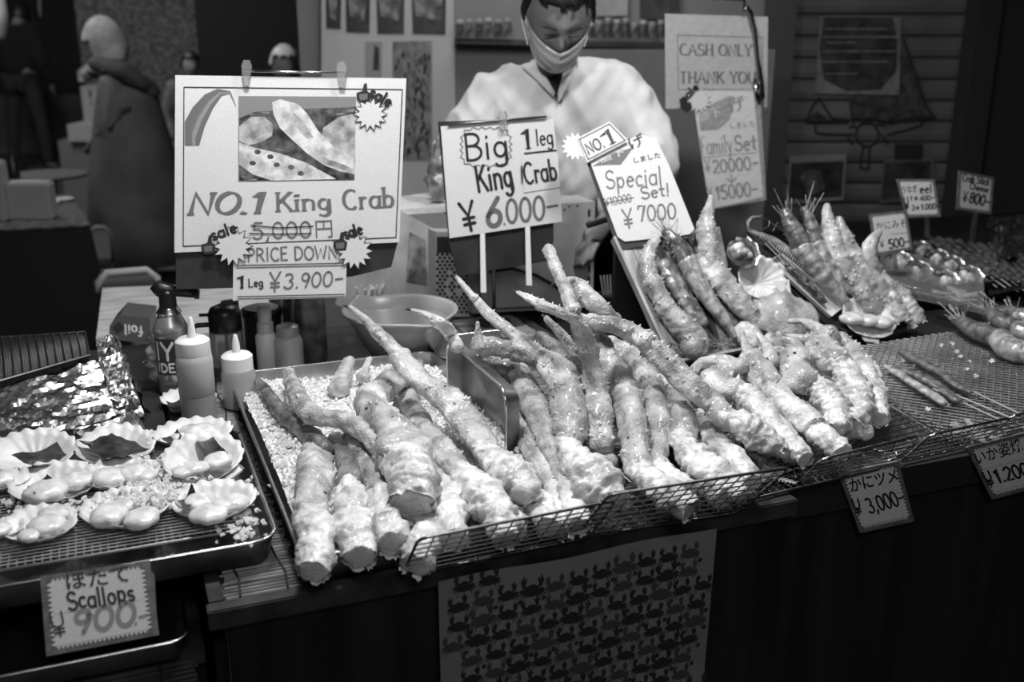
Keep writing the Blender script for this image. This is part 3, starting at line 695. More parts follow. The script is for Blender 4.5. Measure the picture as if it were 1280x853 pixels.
# grey service partition to the right of the vendor
bm = bmesh.new(); d = 3.75; p0 = PW(690, 300, d); p1 = PW(952, 300, d)
prism(bm, [V((p0.x, p0.y, 0)), V((p1.x, p1.y, 0)), V((p1.x, p1.y, PW(820, 62, d).z)), V((p0.x, p0.y, PW(820, 62, d).z))], boxo_h * .04)
tag(fin('partition', bm, mat('partition_grey', .15, .7, var=(3, .13, .17))), 'plain grey partition standing behind the vendor and the cash sign', 'partition')

# ------------------------------------------------------------------ counters
t = thing('counter', (.5, 1.8, 0), 'stained dark wooden counter carrying the king crab trays', 'counter')
boxo('counter_top', (.085, 1.215, .74), (.93, 2.40, .794), M['wood_edge'], t)
boxo('front_panel', (.085, 1.2, .02), (.925, 1.214, .772), M['wood_dark'], t)
boxo('front_rail', (.062, 1.19, .772), (.938, 1.213, .80), M['wood_edge'], t, .002)
boxo('side_rail', (.918, 1.215, .772), (.938, 2.4, .80), M['wood_edge'], t)
boxo('side_rail', (.066, 1.215, .772), (.084, 2.4, .80), M['wood_edge'], t)
boxo('side_panel', (.918, 1.216, .02), (.93, 2.4, .739), M['wood_dark'], t)
boxo('side_panel', (.068, 1.216, .02), (.084, 2.4, .739), M['wood_dark'], t)
t = thing('counter', (1.9, 1.8, 0), 'plain black counter on the right under the claws and skewers', 'counter')
boxo('counter_top', (.955, 1.235, .74), (1.95, 2.36, .795), M['black_matt'], t); boxo('counter_top', (1.951, 1.235, .74), (3.3, 2.9, .795), M['black_matt'], t)
boxo('front_panel', (.96, 1.245, .02), (3.3, 1.26, .74), mat('black_panel', .008, .6, var=(6, .003, .014, 8), stretch=(4, 4, .3)), t)
boxo('side_panel', (.96, 1.262, .02), (.975, 2.36, .74), M['black_matt'], t)
# left lower stand
t = thing('counter', (-.3, 1.6, 0), 'low dark stand at the left corner under the scallop trays', 'counter')
boxo('shelf_board', (-.9, 1.27, .68), (.058, 2.4, .706), M['wood_edge'], t)
boxo('side_panel', (.04, 1.28, .02), (.058, 2.4, .68), M['wood_dark'], t)
boxo('back_riser', (-.9, 1.62, .707), (.058, 2.4, .798), M['black_matt'], t)
bamboo_mat('dark bamboo blind hanging down the front of the left stand', -.6, 1.255, .045, 1.26, .70, 'bamboo_dark', .0072, (-.28, -.11, .0), vertical=.3, name='bamboo_blind')
bamboo_mat('dark slatted bamboo mat along the left of the crab tray', .088, 1.216, .186, 2.12, .7955, 'bamboo', .0088, (.105, .165), name='bamboo_mat')
bamboo_mat('slatted bamboo mat laid under the right hand crab legs', .57, 1.27, .915, 2.38, .7955, 'bamboo', .0088, (.64, .75, .86), name='bamboo_mat')

# crab-print cloth hanging from the counter front
CP = (V((.5, 1.19, .5)), V((0, -1, 0)))
q = [PY(547, 728, 1.186), PY(895, 657, 1.186)]
x0, x1, zt = q[0].x, q[1].x, (q[0].z + q[1].z) / 2
t = thing('printed_cloth', ((x0 + x1) / 2, 1.186, .3), 'grey cloth printed with rows of small dark crabs hung on the counter front', 'cloth')
bm = bmesh.new(); nx, nz = 40, 40; g = []
def cz(u, v): return V((x0 + (x1 - x0) * u - .012 * v * u, 1.186 - .003 - .004 * math.sin(u * 9 + v * 2) * v - (.006 if v > .48 else 0) * min(1, (v - .48) * 20), zt + .0022 * math.sin(u * 11) * (1 - v) - .50 * v))
for j in range(nz + 1):
    for i in range(nx + 1): g.append(bm.verts.new(cz(i / nx, j / nz)))
for j in range(nz):
    for i in range(nx): bm.faces.new((g[j * (nx + 1) + i], g[j * (nx + 1) + i + 1], g[(j + 1) * (nx + 1) + i + 1], g[(j + 1) * (nx + 1) + i]))
fin('cloth_sheet', bm, M['fabric'], t, smooth=True)
def crab2d(cx, cz_, s, rot):
    out = []
    body = [(s * .56 * math.cos(a), s * (.1 + .44 * math.sin(a))) for a in [k * math.pi / 5 for k in range(10)]]; out.append(body)
    for sg in (-1, 1):
        for k, (ex, ey) in enumerate(((1.2, .02), (1.22, -.3), (1.05, -.58), (.78, -.8))):
            bx, by = .36, .08 - .12 * k; out.append([(sg * s * bx, s * (by + .09)), (sg * s * (bx + ex) * .55, s * (by + .2)), (sg * s * ex, s * ey), (sg * s * (bx + ex) * .5, s * (by + .04)), (sg * s * bx, s * (by - .06))])
        out.append([(sg * s * .34, s * .16), (sg * s * .86, s * .42), (sg * s * .98, s * .78), (sg * s * .66, s * 1.18), (sg * s * .68, s * .82), (sg * s * .44, s * 1.02), (sg * s * .52, s * .66), (sg * s * .62, s * .5), (sg * s * .26, s * .32)])
    c, sn = math.cos(rot), math.sin(rot)
    out = [[(x, y * 1.25) for x, y in p_] for p_ in out]; return [[(cx + x * c - y * sn, cz_ + x * sn + y * c) for x, y in pl_] for pl_ in out]
bmA = bmesh.new(); bmB = bmesh.new(); R = random.Random(2); Wd = x1 - x0
for row in range(17):
    for k in range(13):
        u = (k + (.5 if row % 2 else 0) + .3 * math.sin(row * 2.1)) / 12; v = (row + .6) / 17 - .03 * u
        if not (.03 < u < .97 and .03 < v < .97): continue
        tgt = bmA if (k + row * 2) % 3 != 0 else bmB; s = (.0145 if (k + row) % 4 else .018)
        c0 = cz(u, v)
        for pl_ in crab2d(c0.x, c0.z, s, .12 * math.sin(k * 3 + row)):
            vs = [tgt.verts.new((x, cz((x - x0) / Wd, (zt - z) / .5).y - .0022, z)) for x, z in pl_]
            tgt.faces.new(vs)
        a = cz(min(u + .042, 1), v); tgt2 = bmA
        tgt2.faces.new([tgt2.verts.new((a.x + .0035 * math.cos(j), a.y - .0022, a.z - .012 + .0035 * math.sin(j))) for j in range(6)])
stuff(fin('crab_print', bmA, M['fabric_ink'], t, norm=False)); stuff(fin('crab_print', bmB, M['fabric_ink2'], t, norm=False))

# ------------------------------------------------------------------ steel trays
tray('steel_tray', 'large steel tray of crushed ice and king crab legs', .186, 1.208, .60, 1.985, .797, .842, .035, taper=.006)
tray('steel_tray', 'steel tray with a wire rack holding the scallops on the half shell', -.55, 1.275, .164, 1.70, .803, .841, .035, m=M['steel_dark'])
tray('steel_tray', 'lower empty steel tray under the scallop tray at the left corner', -.6, 1.238, .036, 1.6, .708, .740, .02, m=M['steel_dark'])
# dividing tray standing on its long edge
dv = lambda p: V((.575 + (p.z - .3) * 1.0 * -1, p.y, p.x))
A_ = PY(642, 497, 1.47)
X_ = .585
def dvx(p): return V((X_ + p.z, p.y, p.x))
tray('steel_tray', 'small steel tray stood on edge between the two heaps of crab legs', .803, 1.46, .935, 1.76, -.0, -.024, .028, m=M['steel_dark'], xf=dvx)
# crushed ice
def icebed(name, label, x0, y0, x1, y1, zf, seed, n=(46, 80), nch=2600, r=(.0022, .0052), zmin=None):
    bm = bmesh.new(); g = []
    for j in range(n[1] + 1):
        for i in range(n[0] + 1):
            x = x0 + (x1 - x0) * i / n[0]; y = y0 + (y1 - y0) * j / n[1]
            z = zf(x, y) + .005 * N.noise(V((x, y, seed)) * 45) + .003 * N.noise(V((x, y, seed)) * 140); g.append(bm.verts.new((x, y, z)))
    w_ = n[0] + 1
    for j in range(n[1]):
        for i in range(n[0]): bm.faces.new((g[j * w_ + i], g[j * w_ + i + 1], g[(j + 1) * w_ + i + 1], g[(j + 1) * w_ + i]))
    R = random.Random(seed); pts = []
    for _ in range(nch):
        x = R.uniform(x0, x1); y = R.uniform(y0, y1); pts.append((x, y, zf(x, y) + R.uniform(-.001, .006)))
    return chunks(name, M['ice'], pts, r[0], r[1], seed, None, label, 'ice', bed=bm)
icebed('crushed_ice', 'bed of crushed ice filling the large crab leg tray', .200, 1.34, .59, 1.955, lambda x, y: .826 + .012 * math.sin((y - 1.3) * 5) - .03 * max(0, 1.5 - y) * (1 if x > .28 else .35) + .006 * math.sin(x * 30), 4, nch=5200)

# ------------------------------------------------------------------ king crab legs in the ice tray
leg('thin dark king crab leg furthest left, tip at the back corner of the ice tray', 't 312 467 5 1.5 320 474 5 3|s 328 482 5.5 6 338 495 6 7.5 348 510 6 8|s 358 521 6 10 376 535 6 12 392 549 6 13 404 562 5.5 12', 'dark', 11)
leg('stubby curved king crab leg with dark spots and a round upper end', 'l 361 466 8 7 367 482 8.5 10 378 504 9 12 392 520 9.5 13|l 404 522 9.5 12 430 526 9.5 13 455 539 9 14 478 560 8.5 16 492 578 8 20', 'light', 12, spines=26)
leg('broad white-meated king crab leg bent at the knee in the middle of the ice tray', 'l 506 467 9 17 488 478 9.5 17 466 496 10 17|l 462 505 10 20 474 522 10 23 492 543 9.5 27 504 566 9 31|m 512 586 8.5 33 517 608 8 32 516 632 7 27', 'light', 13)
leg('king crab leg with a spotted shell nearest the left rim of the ice tray', 'l 392 552 4.5 10 394 572 4.6 19 392 600 4.8 23 388 625 4.6 20 386 640 4.4 18|m 391 655 4.6 22 396 676 4.6 25 396 698 4.4 26 392 715 4.2 20', 'light', 14, spines=6)
leg('king crab leg with narrow glossy shell, second from the left tray rim', 'd 420 548 5 9 430 566 5 12 438 588 5 15 436 606 5 14|m 440 624 5 19 440 650 5 23 444 676 4.6 25 450 698 4.2 20', 'light', 15, spines=6)
leg('king crab leg with shaded shell, third from the left rim of the ice tray', 's 438 551 5.5 12 455 575 5.5 16 470 598 5.5 16 474 614 5.5 14|m 478 632 5.2 21 482 656 5 24 490 680 4.4 20', 'shell', 16, spines=6)
leg('king crab leg half hidden below the broad bent one, meat end by the wire rack', 's 538 560 4 15 548 586 4 18 554 606 4 16|m 560 622 4.4 21 562 648 4.4 23 566 676 4 18', 'light', 17)
leg('short king crab leg stump below the bent leg, touching the wire rack corner', 's 530 640 3.4 12 531 654 3.6 15|m 532 668 3.8 19 527 690 3.8 24 520 706 3.4 20', 'light', 18, spines=3)
leg('straight king crab leg with an open upper end, right of the broad bent leg', 'l 508 486 6 12 514 508 6 13 530 536 6 15 552 563 6 17 570 584 6 15|m 584 598 6 18 601 616 6 23 616 634 5.6 25 628 656 4.8 22 634 676 4 16', 'light', 19, spines=22)
leg('longest king crab leg of the ice tray, dark tip over the bowl edge', 't 430 382 22 1.6 438 385 22 3|l 440 386 22 3.6 456 399 21 5.5 470 414 20 7|l 486 430 18 10 500 446 16 11|l 506 456 15 14 528 478 13 16 556 498 11 19 578 522 9 20 598 546 8 18 608 566 7 15|m 622 580 7 20 640 598 7 26 658 614 6.5 24 668 624 5.6 16', 'light', 20, spines=26)
leg('small slim king crab leg with its black tip over the bowl', 't 508 387 23 1.4 516 388 23 2.6|l 520 389 23 3 534 394 22.5 5 546 402 22 7|l 556 409 20 9 564 420 17 8 572 434 17 8', 'light', 21, spines=8)
leg('little upright king crab claw tip stuck in the ice at the back', 'l 462 449 7 3.5 458 460 6 5 454 472 5 8', 'light', 22, spines=2)
leg('king crab leg lying flat in the ice below the straight hollow one', 's 560 520 3.2 13 580 548 3.2 16 596 572 3.2 15', 'shell', 23, spines=8)
leg('short snow-covered king crab leg piece at the back rim of the ice tray', 'l 436 452 5 7 430 468 5 10 424 486 4.5 12', 'light', 24, spines=2)
leg('king crab leg end with white meat squeezed between the tray divider and the rack', 'l 664 612 4 8|m 674 624 4 14 682 640 4 18 686 660 3.6 17', 'light', 25)
leg('white meat end of a buried king crab leg behind the left wire rack', 'l 630 640 3.4 12|m 640 650 3.4 17 645 668 3 15', 'light', 26)

# ------------------------------------------------------------------ king crab legs heaped right of the divider
leg('bent king crab leg level across the heap back, ending in a big white lump', 'l 600 432 15 13 624 433 15 15 648 436 15 15|l 672 445 14.5 16 690 458 14 17|l 703 470 13 20 711 500 10.5 23 714 530 8.5 23 711 552 7 15|m 714 570 6.5 17 732 590 6.5 27 747 610 6 34 764 628 5 24', 'light', 31, spines=26)
leg('thin brown-tipped king crab leg pointing up left above the heap', 'l 571 347 24 2.6 580 358 23.5 4 592 372 23 5|l 594 374 22.5 5.5 612 394 20.5 8 636 414 18 9 652 428 16 11', 'shell', 32, spines=10)
leg('small upright claw tip showing behind the level leg', 'l 597 404 20 2.4 598 418 18 5 600 434 16 6', 'light', 33, spines=2)
leg('dark spotted king crab leg running down the left side of the heap', 's 612 450 10 9 634 458 9.5 12|s 650 468 9 14 664 498 8 17 680 528 7 18 688 556 6 14 698 580 5 11 704 598 4.6 9|m 711 614 4.6 13 717 636 4.4 16 725 658 4 17', 'shell', 34, spines=24)
leg('smooth king crab leg half hidden beside the standing steel tray', 'l 650 520 4.4 10 662 552 4.2 14 678 582 4 12 688 604 3.6 8', 'light', 35, spines=8)
leg('knobbly upright king crab leg reaching highest out of the heap', 's 686 312 31 7 696 338 29.5 7.5 707 362 28 8.5 716 388 26 9|s 718 396 25 9 728 416 22 13 736 438 18 12|l 737 446 17 11 742 470 14 14 749 500 11 16 751 532 8 16 752 556 6 14', 'shell', 36, spines=60)
leg('long king crab leg crossing over the whole heap from its black tip to the claws', 't 642 363 26 1.4 648 366 26 2.6|l 650 367 26 3.2 662 373 26 5.5 676 381 25.5 7|l 694 388 25 8 716 396 24 8.5 738 402 23 9.5|s 746 404 22.5 11 766 407 21.5 13 788 416 20 14 804 425 19 13|s 812 432 18 15 836 455 15.5 17 862 481 13 17 892 506 10 17 906 522 9 14|m 916 528 8.5 18 938 541 7.5 21 960 552 6.5 19 976 560 5.6 13', 'shell', 37, spines=40)
leg('pale king crab claw arm rising behind the upright leg', 't 690 357 27 2 697 354 27 3.2|l 702 354 27 5 718 354 26.5 10 734 368 25 13 750 386 23 13 766 402 20 12', 'light', 38, spines=14)
leg('thick king crab leg down the centre right of the heap', 's 745 410 19 9 750 430 16 11|l 762 450 14 15 778 482 11 19 788 518 9 19 794 556 7 17 798 584 5.8 16|m 808 598 5.6 18 826 612 5.4 22 845 626 5 23 862 638 4.4 17', 'light', 39, spines=22)
leg('flat grey king crab leg just right of the thick centre leg', 's 764 428 13 9 782 440 12 13|s 802 456 11 16 814 490 9 20 822 526 7 21 824 552 5.6 14 820 576 4.8 10|m 828 590 4.6 14 842 602 4.6 18 858 616 4.4 18', 'shell', 40, spines=22)
leg('king crab leg with a burst freckled joint right of the flat grey leg', 's 820 466 9 8 840 494 8 14 852 524 7 19 852 546 6 16|m 858 562 5.6 17 874 580 5.4 24 892 594 5 27 912 610 4.4 21 926 622 4 12', 'light', 41, spines=14)
leg('king crab leg tucked behind the freckled one, white end at the rack', 's 876 520 5 11 890 546 5 14 904 562 5 14|m 914 572 4.8 18 926 588 4.4 20 938 604 4 14', 'shell', 42, spines=6)
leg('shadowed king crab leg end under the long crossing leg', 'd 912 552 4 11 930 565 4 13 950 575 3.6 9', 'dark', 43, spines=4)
leg('thin spiny dark-tipped king crab leg in the middle of the heap', 't 678 394 22 1.8 684 399 21.5 3|s 688 404 21 5 702 418 19 7 718 440 16 9 730 460 13 10', 'shell', 44, spines=30)
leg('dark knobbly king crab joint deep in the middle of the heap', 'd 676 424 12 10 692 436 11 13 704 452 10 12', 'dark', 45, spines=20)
leg('king crab leg seen between the thick centre leg and the upright one', 's 726 420 14 9 736 450 11 10 738 500 7 11 748 556 4 12 760 580 3.6 13', 'shell', 46, spines=12)
leg('white meat end of a low king crab leg behind the right wire rack', 'l 690 600 3.4 12|m 700 640 3.4 14 708 662 3 15', 'light', 47)
leg('curled king crab leg stub behind the standing tray', 's 632 446 7 10 636 472 6.5 12 646 496 6 13', 'shell', 48, spines=10)
leg('white meat lump at the foot of the freckled leg by the rack end', 's 870 560 3 12|m 884 604 3.4 17 905 626 3 16', 'light', 49)
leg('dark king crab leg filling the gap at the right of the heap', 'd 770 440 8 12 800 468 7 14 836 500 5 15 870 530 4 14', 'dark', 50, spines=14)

# ------------------------------------------------------------------ claws on the right counter
leg('wide white crab claw with a speckled hooked finger, leftmost of the claws', 's 866 464 9 5 874 456 9.5 7 890 452 10 9 910 452 10 9 926 458 10 8|l 896 470 8 16 902 484 7.5 22 920 490 7 17|m 938 502 6.5 18 956 524 6 17 972 544 5.6 17 992 562 5 20 1006 574 4.4 14', 'light', 61, fingers=['876 474 7 9 868 468 7 7 872 478 6 5'], name='crab_claw', cat='crab claw', spines=18)
leg('slim white crab claw with open pincers pointing up, second from the left', 's 928 416 11 2.5 932 432 10 5 940 450 9.5 11|l 950 464 9 20 962 482 8 17|m 976 498 7 17 1000 522 6 20 1020 540 5.4 17|m 1036 552 5.2 18 1052 566 4.6 14', 'light', 62, fingers=['964 452 10 11 962 440 11 8 954 426 11.5 5 948 418 12 3'], name='crab_claw', cat='crab claw', spines=16)
leg('crab claw with a short thumb lying across, third from the left', 's 958 440 11 4 974 438 11 6 990 444 10.5 9|s 994 456 9.5 19 1001 476 8.5 21|m 1022 486 7.5 18 1040 504 6.6 19 1048 522 5.6 18 1042 538 4.8 12', 'light', 63, fingers=['1006 450 11 9 994 430 11.5 7 980 424 12 4'], name='crab_claw', cat='crab claw', spines=24)
leg('speckled crab claw with a saw-edged finger, fourth from the left', 's 988 402 12 3.5 1004 402 12 5 1020 410 11.5 8 1034 420 11 10|s 1026 432 10 19 1044 452 9 20|m 1058 470 7.5 18 1070 490 6.6 20 1072 512 5.6 20 1062 532 4.6 16', 'light', 64, fingers=['1030 420 11 9 1010 424 11 7 992 422 11 5 984 420 11 3'], name='crab_claw', cat='crab claw', spines=34)
leg('small crumbling crab claw at the right end of the row', 's 1050 424 9 10 1066 442 8 15 1080 462 7 17|m 1090 484 6 16 1098 504 5 14 1100 524 4.4 11', 'light', 65, fingers=['1056 430 9.5 7 1042 424 10 5 1034 418 10 3'], name='crab_claw', cat='crab claw', spines=24)
leg('crab claw thumb lying between the hooked and the open claw', 'l 934 470 6 8 950 500 5.4 12 972 530 5 14 992 556 4.4 12', 'light', 66, name='crab_claw', cat='crab claw', spines=6)
leg('low crab claw piece between the second and third claws', 's 986 480 4.4 12 1010 506 4 14 1030 530 3.6 12', 'shell', 67, name='crab_claw', cat='crab claw', spines=10)
leg('low crab claw piece behind the saw-edged claw', 's 1040 520 3.4 12 1056 536 3.2 14 1080 540 3 13', 'light', 68, name='crab_claw', cat='crab claw', spines=10)
# ------------------------------------------------------------------ wire racks along the counter front
def PX(x, y, X):
    r = ray(x, y); return CAM + r * (X / r.x)
def lipped(label, bl, tl, tr, br, nu, nv, z=.803, back=.17, nb=9, m='wire_dark'):
    """rack whose front edge is bent up towards the customer"""
    a = Pz(*bl, z); b = PX(*tl, a.x); d = Pz(*br, z); c = PX(*tr, d.x)
    t = rack(label, a, d - a, ((b - a) + (c - d)) / 2, nu, nv, m=m)
    # flat bed running back under the food
    O = a + V((0, .004, .002)); U = d - a; W_ = V((0, back, .002)); bm = bmesh.new()
    wires(bm, [(O + U * (i / nu), O + U * (i / nu) + W_) for i in range(nu + 1)], .001)
    wires(bm, [(O + W_ * (j / nb), O + U + W_ * (j / nb)) for j in range(nb + 1)], .001)
    stuff(fin('bed_grid', bm, M['chrome'], t))
    bm = bmesh.new(); tube(bm, [O + U * .06 + V((0, .012, .001)), O + U * .1 + V((0, .03, .005)), O + U * .82 + V((0, .03, .005)), O + U * .86 + V((0, .012, .0))], .0018, 6); fin('foot_bar', bm, M['chrome'], t, smooth=True)
    return t
lipped('wire rack with a bent up front at the left end of the crab counter', (503, 720), (532, 668), (757, 632), (735, 672), 13, 8)
lipped('wire rack with a bent up front under the right hand crab legs', (716, 674), (777, 624), (967, 581), (925, 640), 15, 8)
lipped('long wire rack with bright rails in front of the crab claws', (995, 606), (1029, 573), (1150, 545), (1114, 576), 5, 6, m='chrome')
lipped('wire rack with bent front to the right of the claws', (1124, 578), (1166, 544), (1262, 522), (1222, 556), 7, 6, m='chrome')
lipped('wire rack cut by the right edge of the picture', (1232, 553), (1270, 520), (1400, 492), (1370, 524), 8, 6, m='chrome')
rack('fine wire rack lying flat under the claws', Pz(905, 632, .806), Pz(1105, 585, .806) - Pz(905, 632, .806), V((0, .36, 0)), 24, 26, r=.0009)
rack('square wire rack lying flat between claws and perforated mat', Pz(1100, 566, .807), Pz(1192, 542, .807) - Pz(1100, 566, .807), V((0.02, .22, 0)), 9, 12, r=.0009, m='wire_dark')
boxo_ = bmesh.new(); box(boxo_, (1.02, 1.30, .7955), (1.36, 1.62, .798)); tag(fin('steel_sheet', boxo_, M['steel'], None), 'thin bright steel sheet under the square wire rack', 'sheet')
rack('wire rack standing inside the scallop tray', (-.42, 1.335, .832), (.545, 0, 0), (0, .33, 0), 54, 34, r=.0010, m='wire_grey')

# perforated metal mat with stray crumbs
O = Pz(1194, 548, .808); t = thing('perforated_mat', Pz(1200, 490, .8), 'expanded metal mat under the skewers at the right', 'mat')
U = V((.82, .03, 0)); W_ = V((.06, .50, 0)); O = Pz(1190, 552, .808) + V((.0, .0, 0))
bm = bmesh.new(); nu, nv = 78, 46; R = random.Random(9)
def pmat(i, j):
    return O + U * (i / nu) + W_ * (j / nv)
for j in range(nv + 1):                                # zigzag strands make diamond openings
    tube(bm, [pmat(i, j + (.38 if (i + j) % 2 else -.38)) for i in range(nu + 1)], .0013, 4, False)
stuff(fin('diamond_mesh', bm, M['steel'], t))
bm = bmesh.new(); tube(bm, [O, O + W_], .003, 6); tube(bm, [O, O + U], .003, 6); fin('frame', bm, M['chrome'], t)
bm = bmesh.new(); box(bm, (O.x + .02, O.y + .0, .7955), (O.x + .86, O.y + .52, .7985)); tag(fin('baking_sheet', bm, M['steel_dark']), 'dull steel sheet under the expanded metal mat', 'sheet')
chunks('crumbs', M['ice'], [tuple(Pz(x, y, .812)) for x, y in [(1196, 440), (1200, 446), (1212, 452), (1150, 470), (1160, 512), (1184, 506), (1232, 530), (1220, 470), (1190, 430), (1176, 432), (1208, 462), (1144, 456), (1130, 450), (1240, 452)] for _ in range(3)], .003, .007, 5, None, 'white crumbs of ice scattered over the metal mat', 'ice')

# ------------------------------------------------------------------ scallops
SC = shell_dish
SC('scallop shell holding a folded dark seaweed sheet, upper left of the tray', 44, 570, 50, yaw=250, tilt=14, weed=[(14, 572), (72, 558), (84, 574), (40, 588)], seed=1)
SC('scallop shell almost covered by a broad seaweed sheet, nearest the foil', 148, 563, 50, yaw=200, tilt=8, weed=[(98, 555), (140, 545), (188, 566), (130, 575)], seed=2)
SC('scallop shell cut by the left picture edge with one pale scallop', 6, 604, 32, yaw=300, meats=[(4, 598, 17)], seed=3)
SC('scallop shell with one long and one round scallop left of centre', 70, 609, 54, yaw=240, tilt=6, meats=[(58, 614, 23), (93, 602, 19)], weed=[(34, 612), (60, 598), (66, 604), (44, 622)], seed=4)
SC('scallop shell with two plump scallops in the middle of the tray', 152, 598, 48, yaw=225, meats=[(136, 597, 20), (165, 592, 19), (180, 595, 12)], seed=5)
SC('scallop shell at the back right of the tray, behind the tilted one', 242, 548, 48, yaw=80, meats=[(248, 543, 22), (226, 548, 12)], weed=[(202, 552), (222, 540), (228, 550), (212, 562)], seed=6)
SC('steeply tilted bright scallop shell with a round scallop on seaweed, right side', 256, 580, 50, yaw=130, z=.855, tilt=18, meats=[(272, 576, 17), (244, 586, 15), (228, 590, 12)], weed=[(244, 556), (262, 548), (286, 570), (262, 572)], seed=7)
SC('scallop shell with a frilled rim nearest the right corner of the tray', 268, 631, 52, yaw=250, tilt=4, meats=[(250, 627, 17), (260, 644, 19), (288, 630, 19)], weed=[(222, 634), (240, 612), (246, 622), (232, 644)], seed=8)
SC('scallop shell with two scallops and ice at the front of the tray, centre', 158, 641, 54, yaw=255, tilt=3, meats=[(136, 644, 22), (178, 648, 20), (156, 632, 16)], seed=9)
SC('narrow scallop shell with a slanting scallop at the front left', 52, 660, 46, yaw=215, tilt=4, meats=[(58, 656, 21), (66, 643, 17), (36, 670, 12)], seed=10)
SC('scallop shell at the left picture edge in the front row', 2, 664, 28, yaw=300, meats=[(-2, 662, 14)], seed=11)
SC('empty-looking scallop shell on the mat behind the front squeeze bottle', 236, 503, 34, z=.806, yaw=60, tilt=4, weed=[(208, 506), (232, 498), (236, 512), (214, 518)], seed=12, group=None)
R = random.Random(21); pts = []
for _ in range(520):
    x = R.gauss(196, 26); y = R.gauss(602, 15); p = Pz(x, y, .845 + R.uniform(0, .012)); pts.append(tuple(p))
for _ in range(150): pts.append(tuple(Pz(R.gauss(300, 14), R.gauss(640, 22), .836 + R.uniform(0, .006))))
for _ in range(120): pts.append(tuple(Pz(R.gauss(60, 34), R.gauss(632, 6), .842 + R.uniform(0, .006))))
for _ in range(90): pts.append(tuple(Pz(R.gauss(170, 22), R.gauss(622, 5), .858 + R.uniform(0, .006))))
for _ in range(60): pts.append((R.uniform(0.0, .15), R.uniform(1.285, 1.33), .812))
chunks('crushed_ice', M['ice'], pts, .0025, .006, 6, None, 'loose crushed ice scattered among the scallop shells', 'ice')

# ------------------------------------------------------------------ foil wrapped grill at the left
t = thing('foil_wrapped_grill', (-.22, 2.0, .8), 'table grill wrapped all round in crumpled aluminium foil with a black mesh on top', 'grill')
def crumple(bm, quad, nu, nv, amp, seed, freq=38):
    g = []; nrm = (quad[1] - quad[0]).cross(quad[3] - quad[0]).normalized()
    for j in range(nv + 1):
        for i in range(nu + 1):
            u, v = i / nu, j / nv
            p = (quad[0] * (1 - u) + quad[1] * u) * (1 - v) + (quad[3] * (1 - u) + quad[2] * u) * v
            q = V((p.x * 1.0, p.y, p.z * 2.2)) * freq + V((seed, 0, 0)); vd = N.voronoi(q * .55)[0]; n_ = 1.5 * (vd[1] - vd[0]) + abs(N.noise(q * 2.3)) * .35 + .6 * N.noise(q * .5)
            g.append(bm.verts.new(p + nrm * (amp * n_)))
    for j in range(nv):
        for i in range(nu):
            a, b, c, d = g[j * (nu + 1) + i], g[j * (nu + 1) + i + 1], g[(j + 1) * (nu + 1) + i + 1], g[(j + 1) * (nu + 1) + i]
            if (i + j) % 2: bm.faces.new((a, b, c)); bm.faces.new((a, c, d))
            else: bm.faces.new((a, b, d)); bm.faces.new((b, c, d))
zt = .905
FL = lambda x, y, z: Pz(x, y, z)
tl = FL(-60, 502, zt); tr = FL(122, 449, zt); br_ = FL(178, 524, .80); bl_ = FL(-60, 566, .80)
bm = bmesh.new(); crumple(bm, [bl_, FL(150, 528, .8), tr, tl], 56, 22, .010, 3, 34)
crumple(bm, [FL(150, 530, .8), FL(182, 522, .8), FL(150, 442, .90), tr], 14, 22, .012, 5, 40)
crumple(bm, [FL(182, 522, .8), FL(172, 500, .8), FL(140, 418, .905), FL(150, 442, .90)], 10, 22, .012, 7, 40)
crumple(bm, [tr + V((0, 0, .002)), FL(150, 442, .902), FL(140, 420, .905), FL(120, 432, .912)], 8, 8, .012, 9, 60)
crumple(bm, [tl, tr, tr + V((.0, .012, -.02)), tl + V((0, .012, -.02))], 56, 3, .005, 4, 60)
fin('foil_wrap', bm, M['foil'], t, norm=False)
bm = bmesh.new(); crumple(bm, [FL(-60, 580, .806), FL(110, 545, .806), FL(118, 530, .83), FL(-60, 566, .83)], 30, 6, .006, 12, 60); o = fin('foil_fold', bm, M['foil'], t, norm=False)
bm = bmesh.new(); crumple(bm, [FL(90, 552, .802), FL(186, 540, .80), FL(168, 512, .82), FL(96, 536, .83)], 20, 8, .012, 15, 60); fin('foil_fold', bm, M['foil'], t, norm=False)
a = FL(-40, 488, zt - .004); b = FL(112, 444, zt - .004); c = FL(106, 415, zt - .004); d = FL(-40, 424, zt - .004)
bm = bmesh.new(); prism(bm, [a - V((0, 0, .02)), b - V((0, 0, .02)), c - V((0, 0, .02)), d - V((0, 0, .02))], V((0, 0, -.06))); fin('grill_body', bm, M['black_matt'], t)
bm = bmesh.new(); nx = 14; ny = 30
for i in range(nx + 1): tube(bm, [a + (b - a) * (i / nx), d + (c - d) * (i / nx)], .0014, 5)
fin('mesh_bars', bm, M['wire_dark'], t); bm = bmesh.new()
for i in range(62): tube(bm, [a + (b - a) * (i / 62) - V((0, 0, .003)), d + (c - d) * (i / 62) - V((0, 0, .003))], .0008, 4)
for j in range(ny + 1): tube(bm, [a + (d - a) * (j / ny) - V((0, 0, .003)), b + (c - b) * (j / ny) - V((0, 0, .003))], .0008, 4)
stuff(fin('fine_mesh', bm, mat('black_wire', .06, .45, 1), t))
bm = bmesh.new(); tube(bm, [a, b, c, d, a], .0025, 6); fin('frame', bm, M['wire_dark'], t)

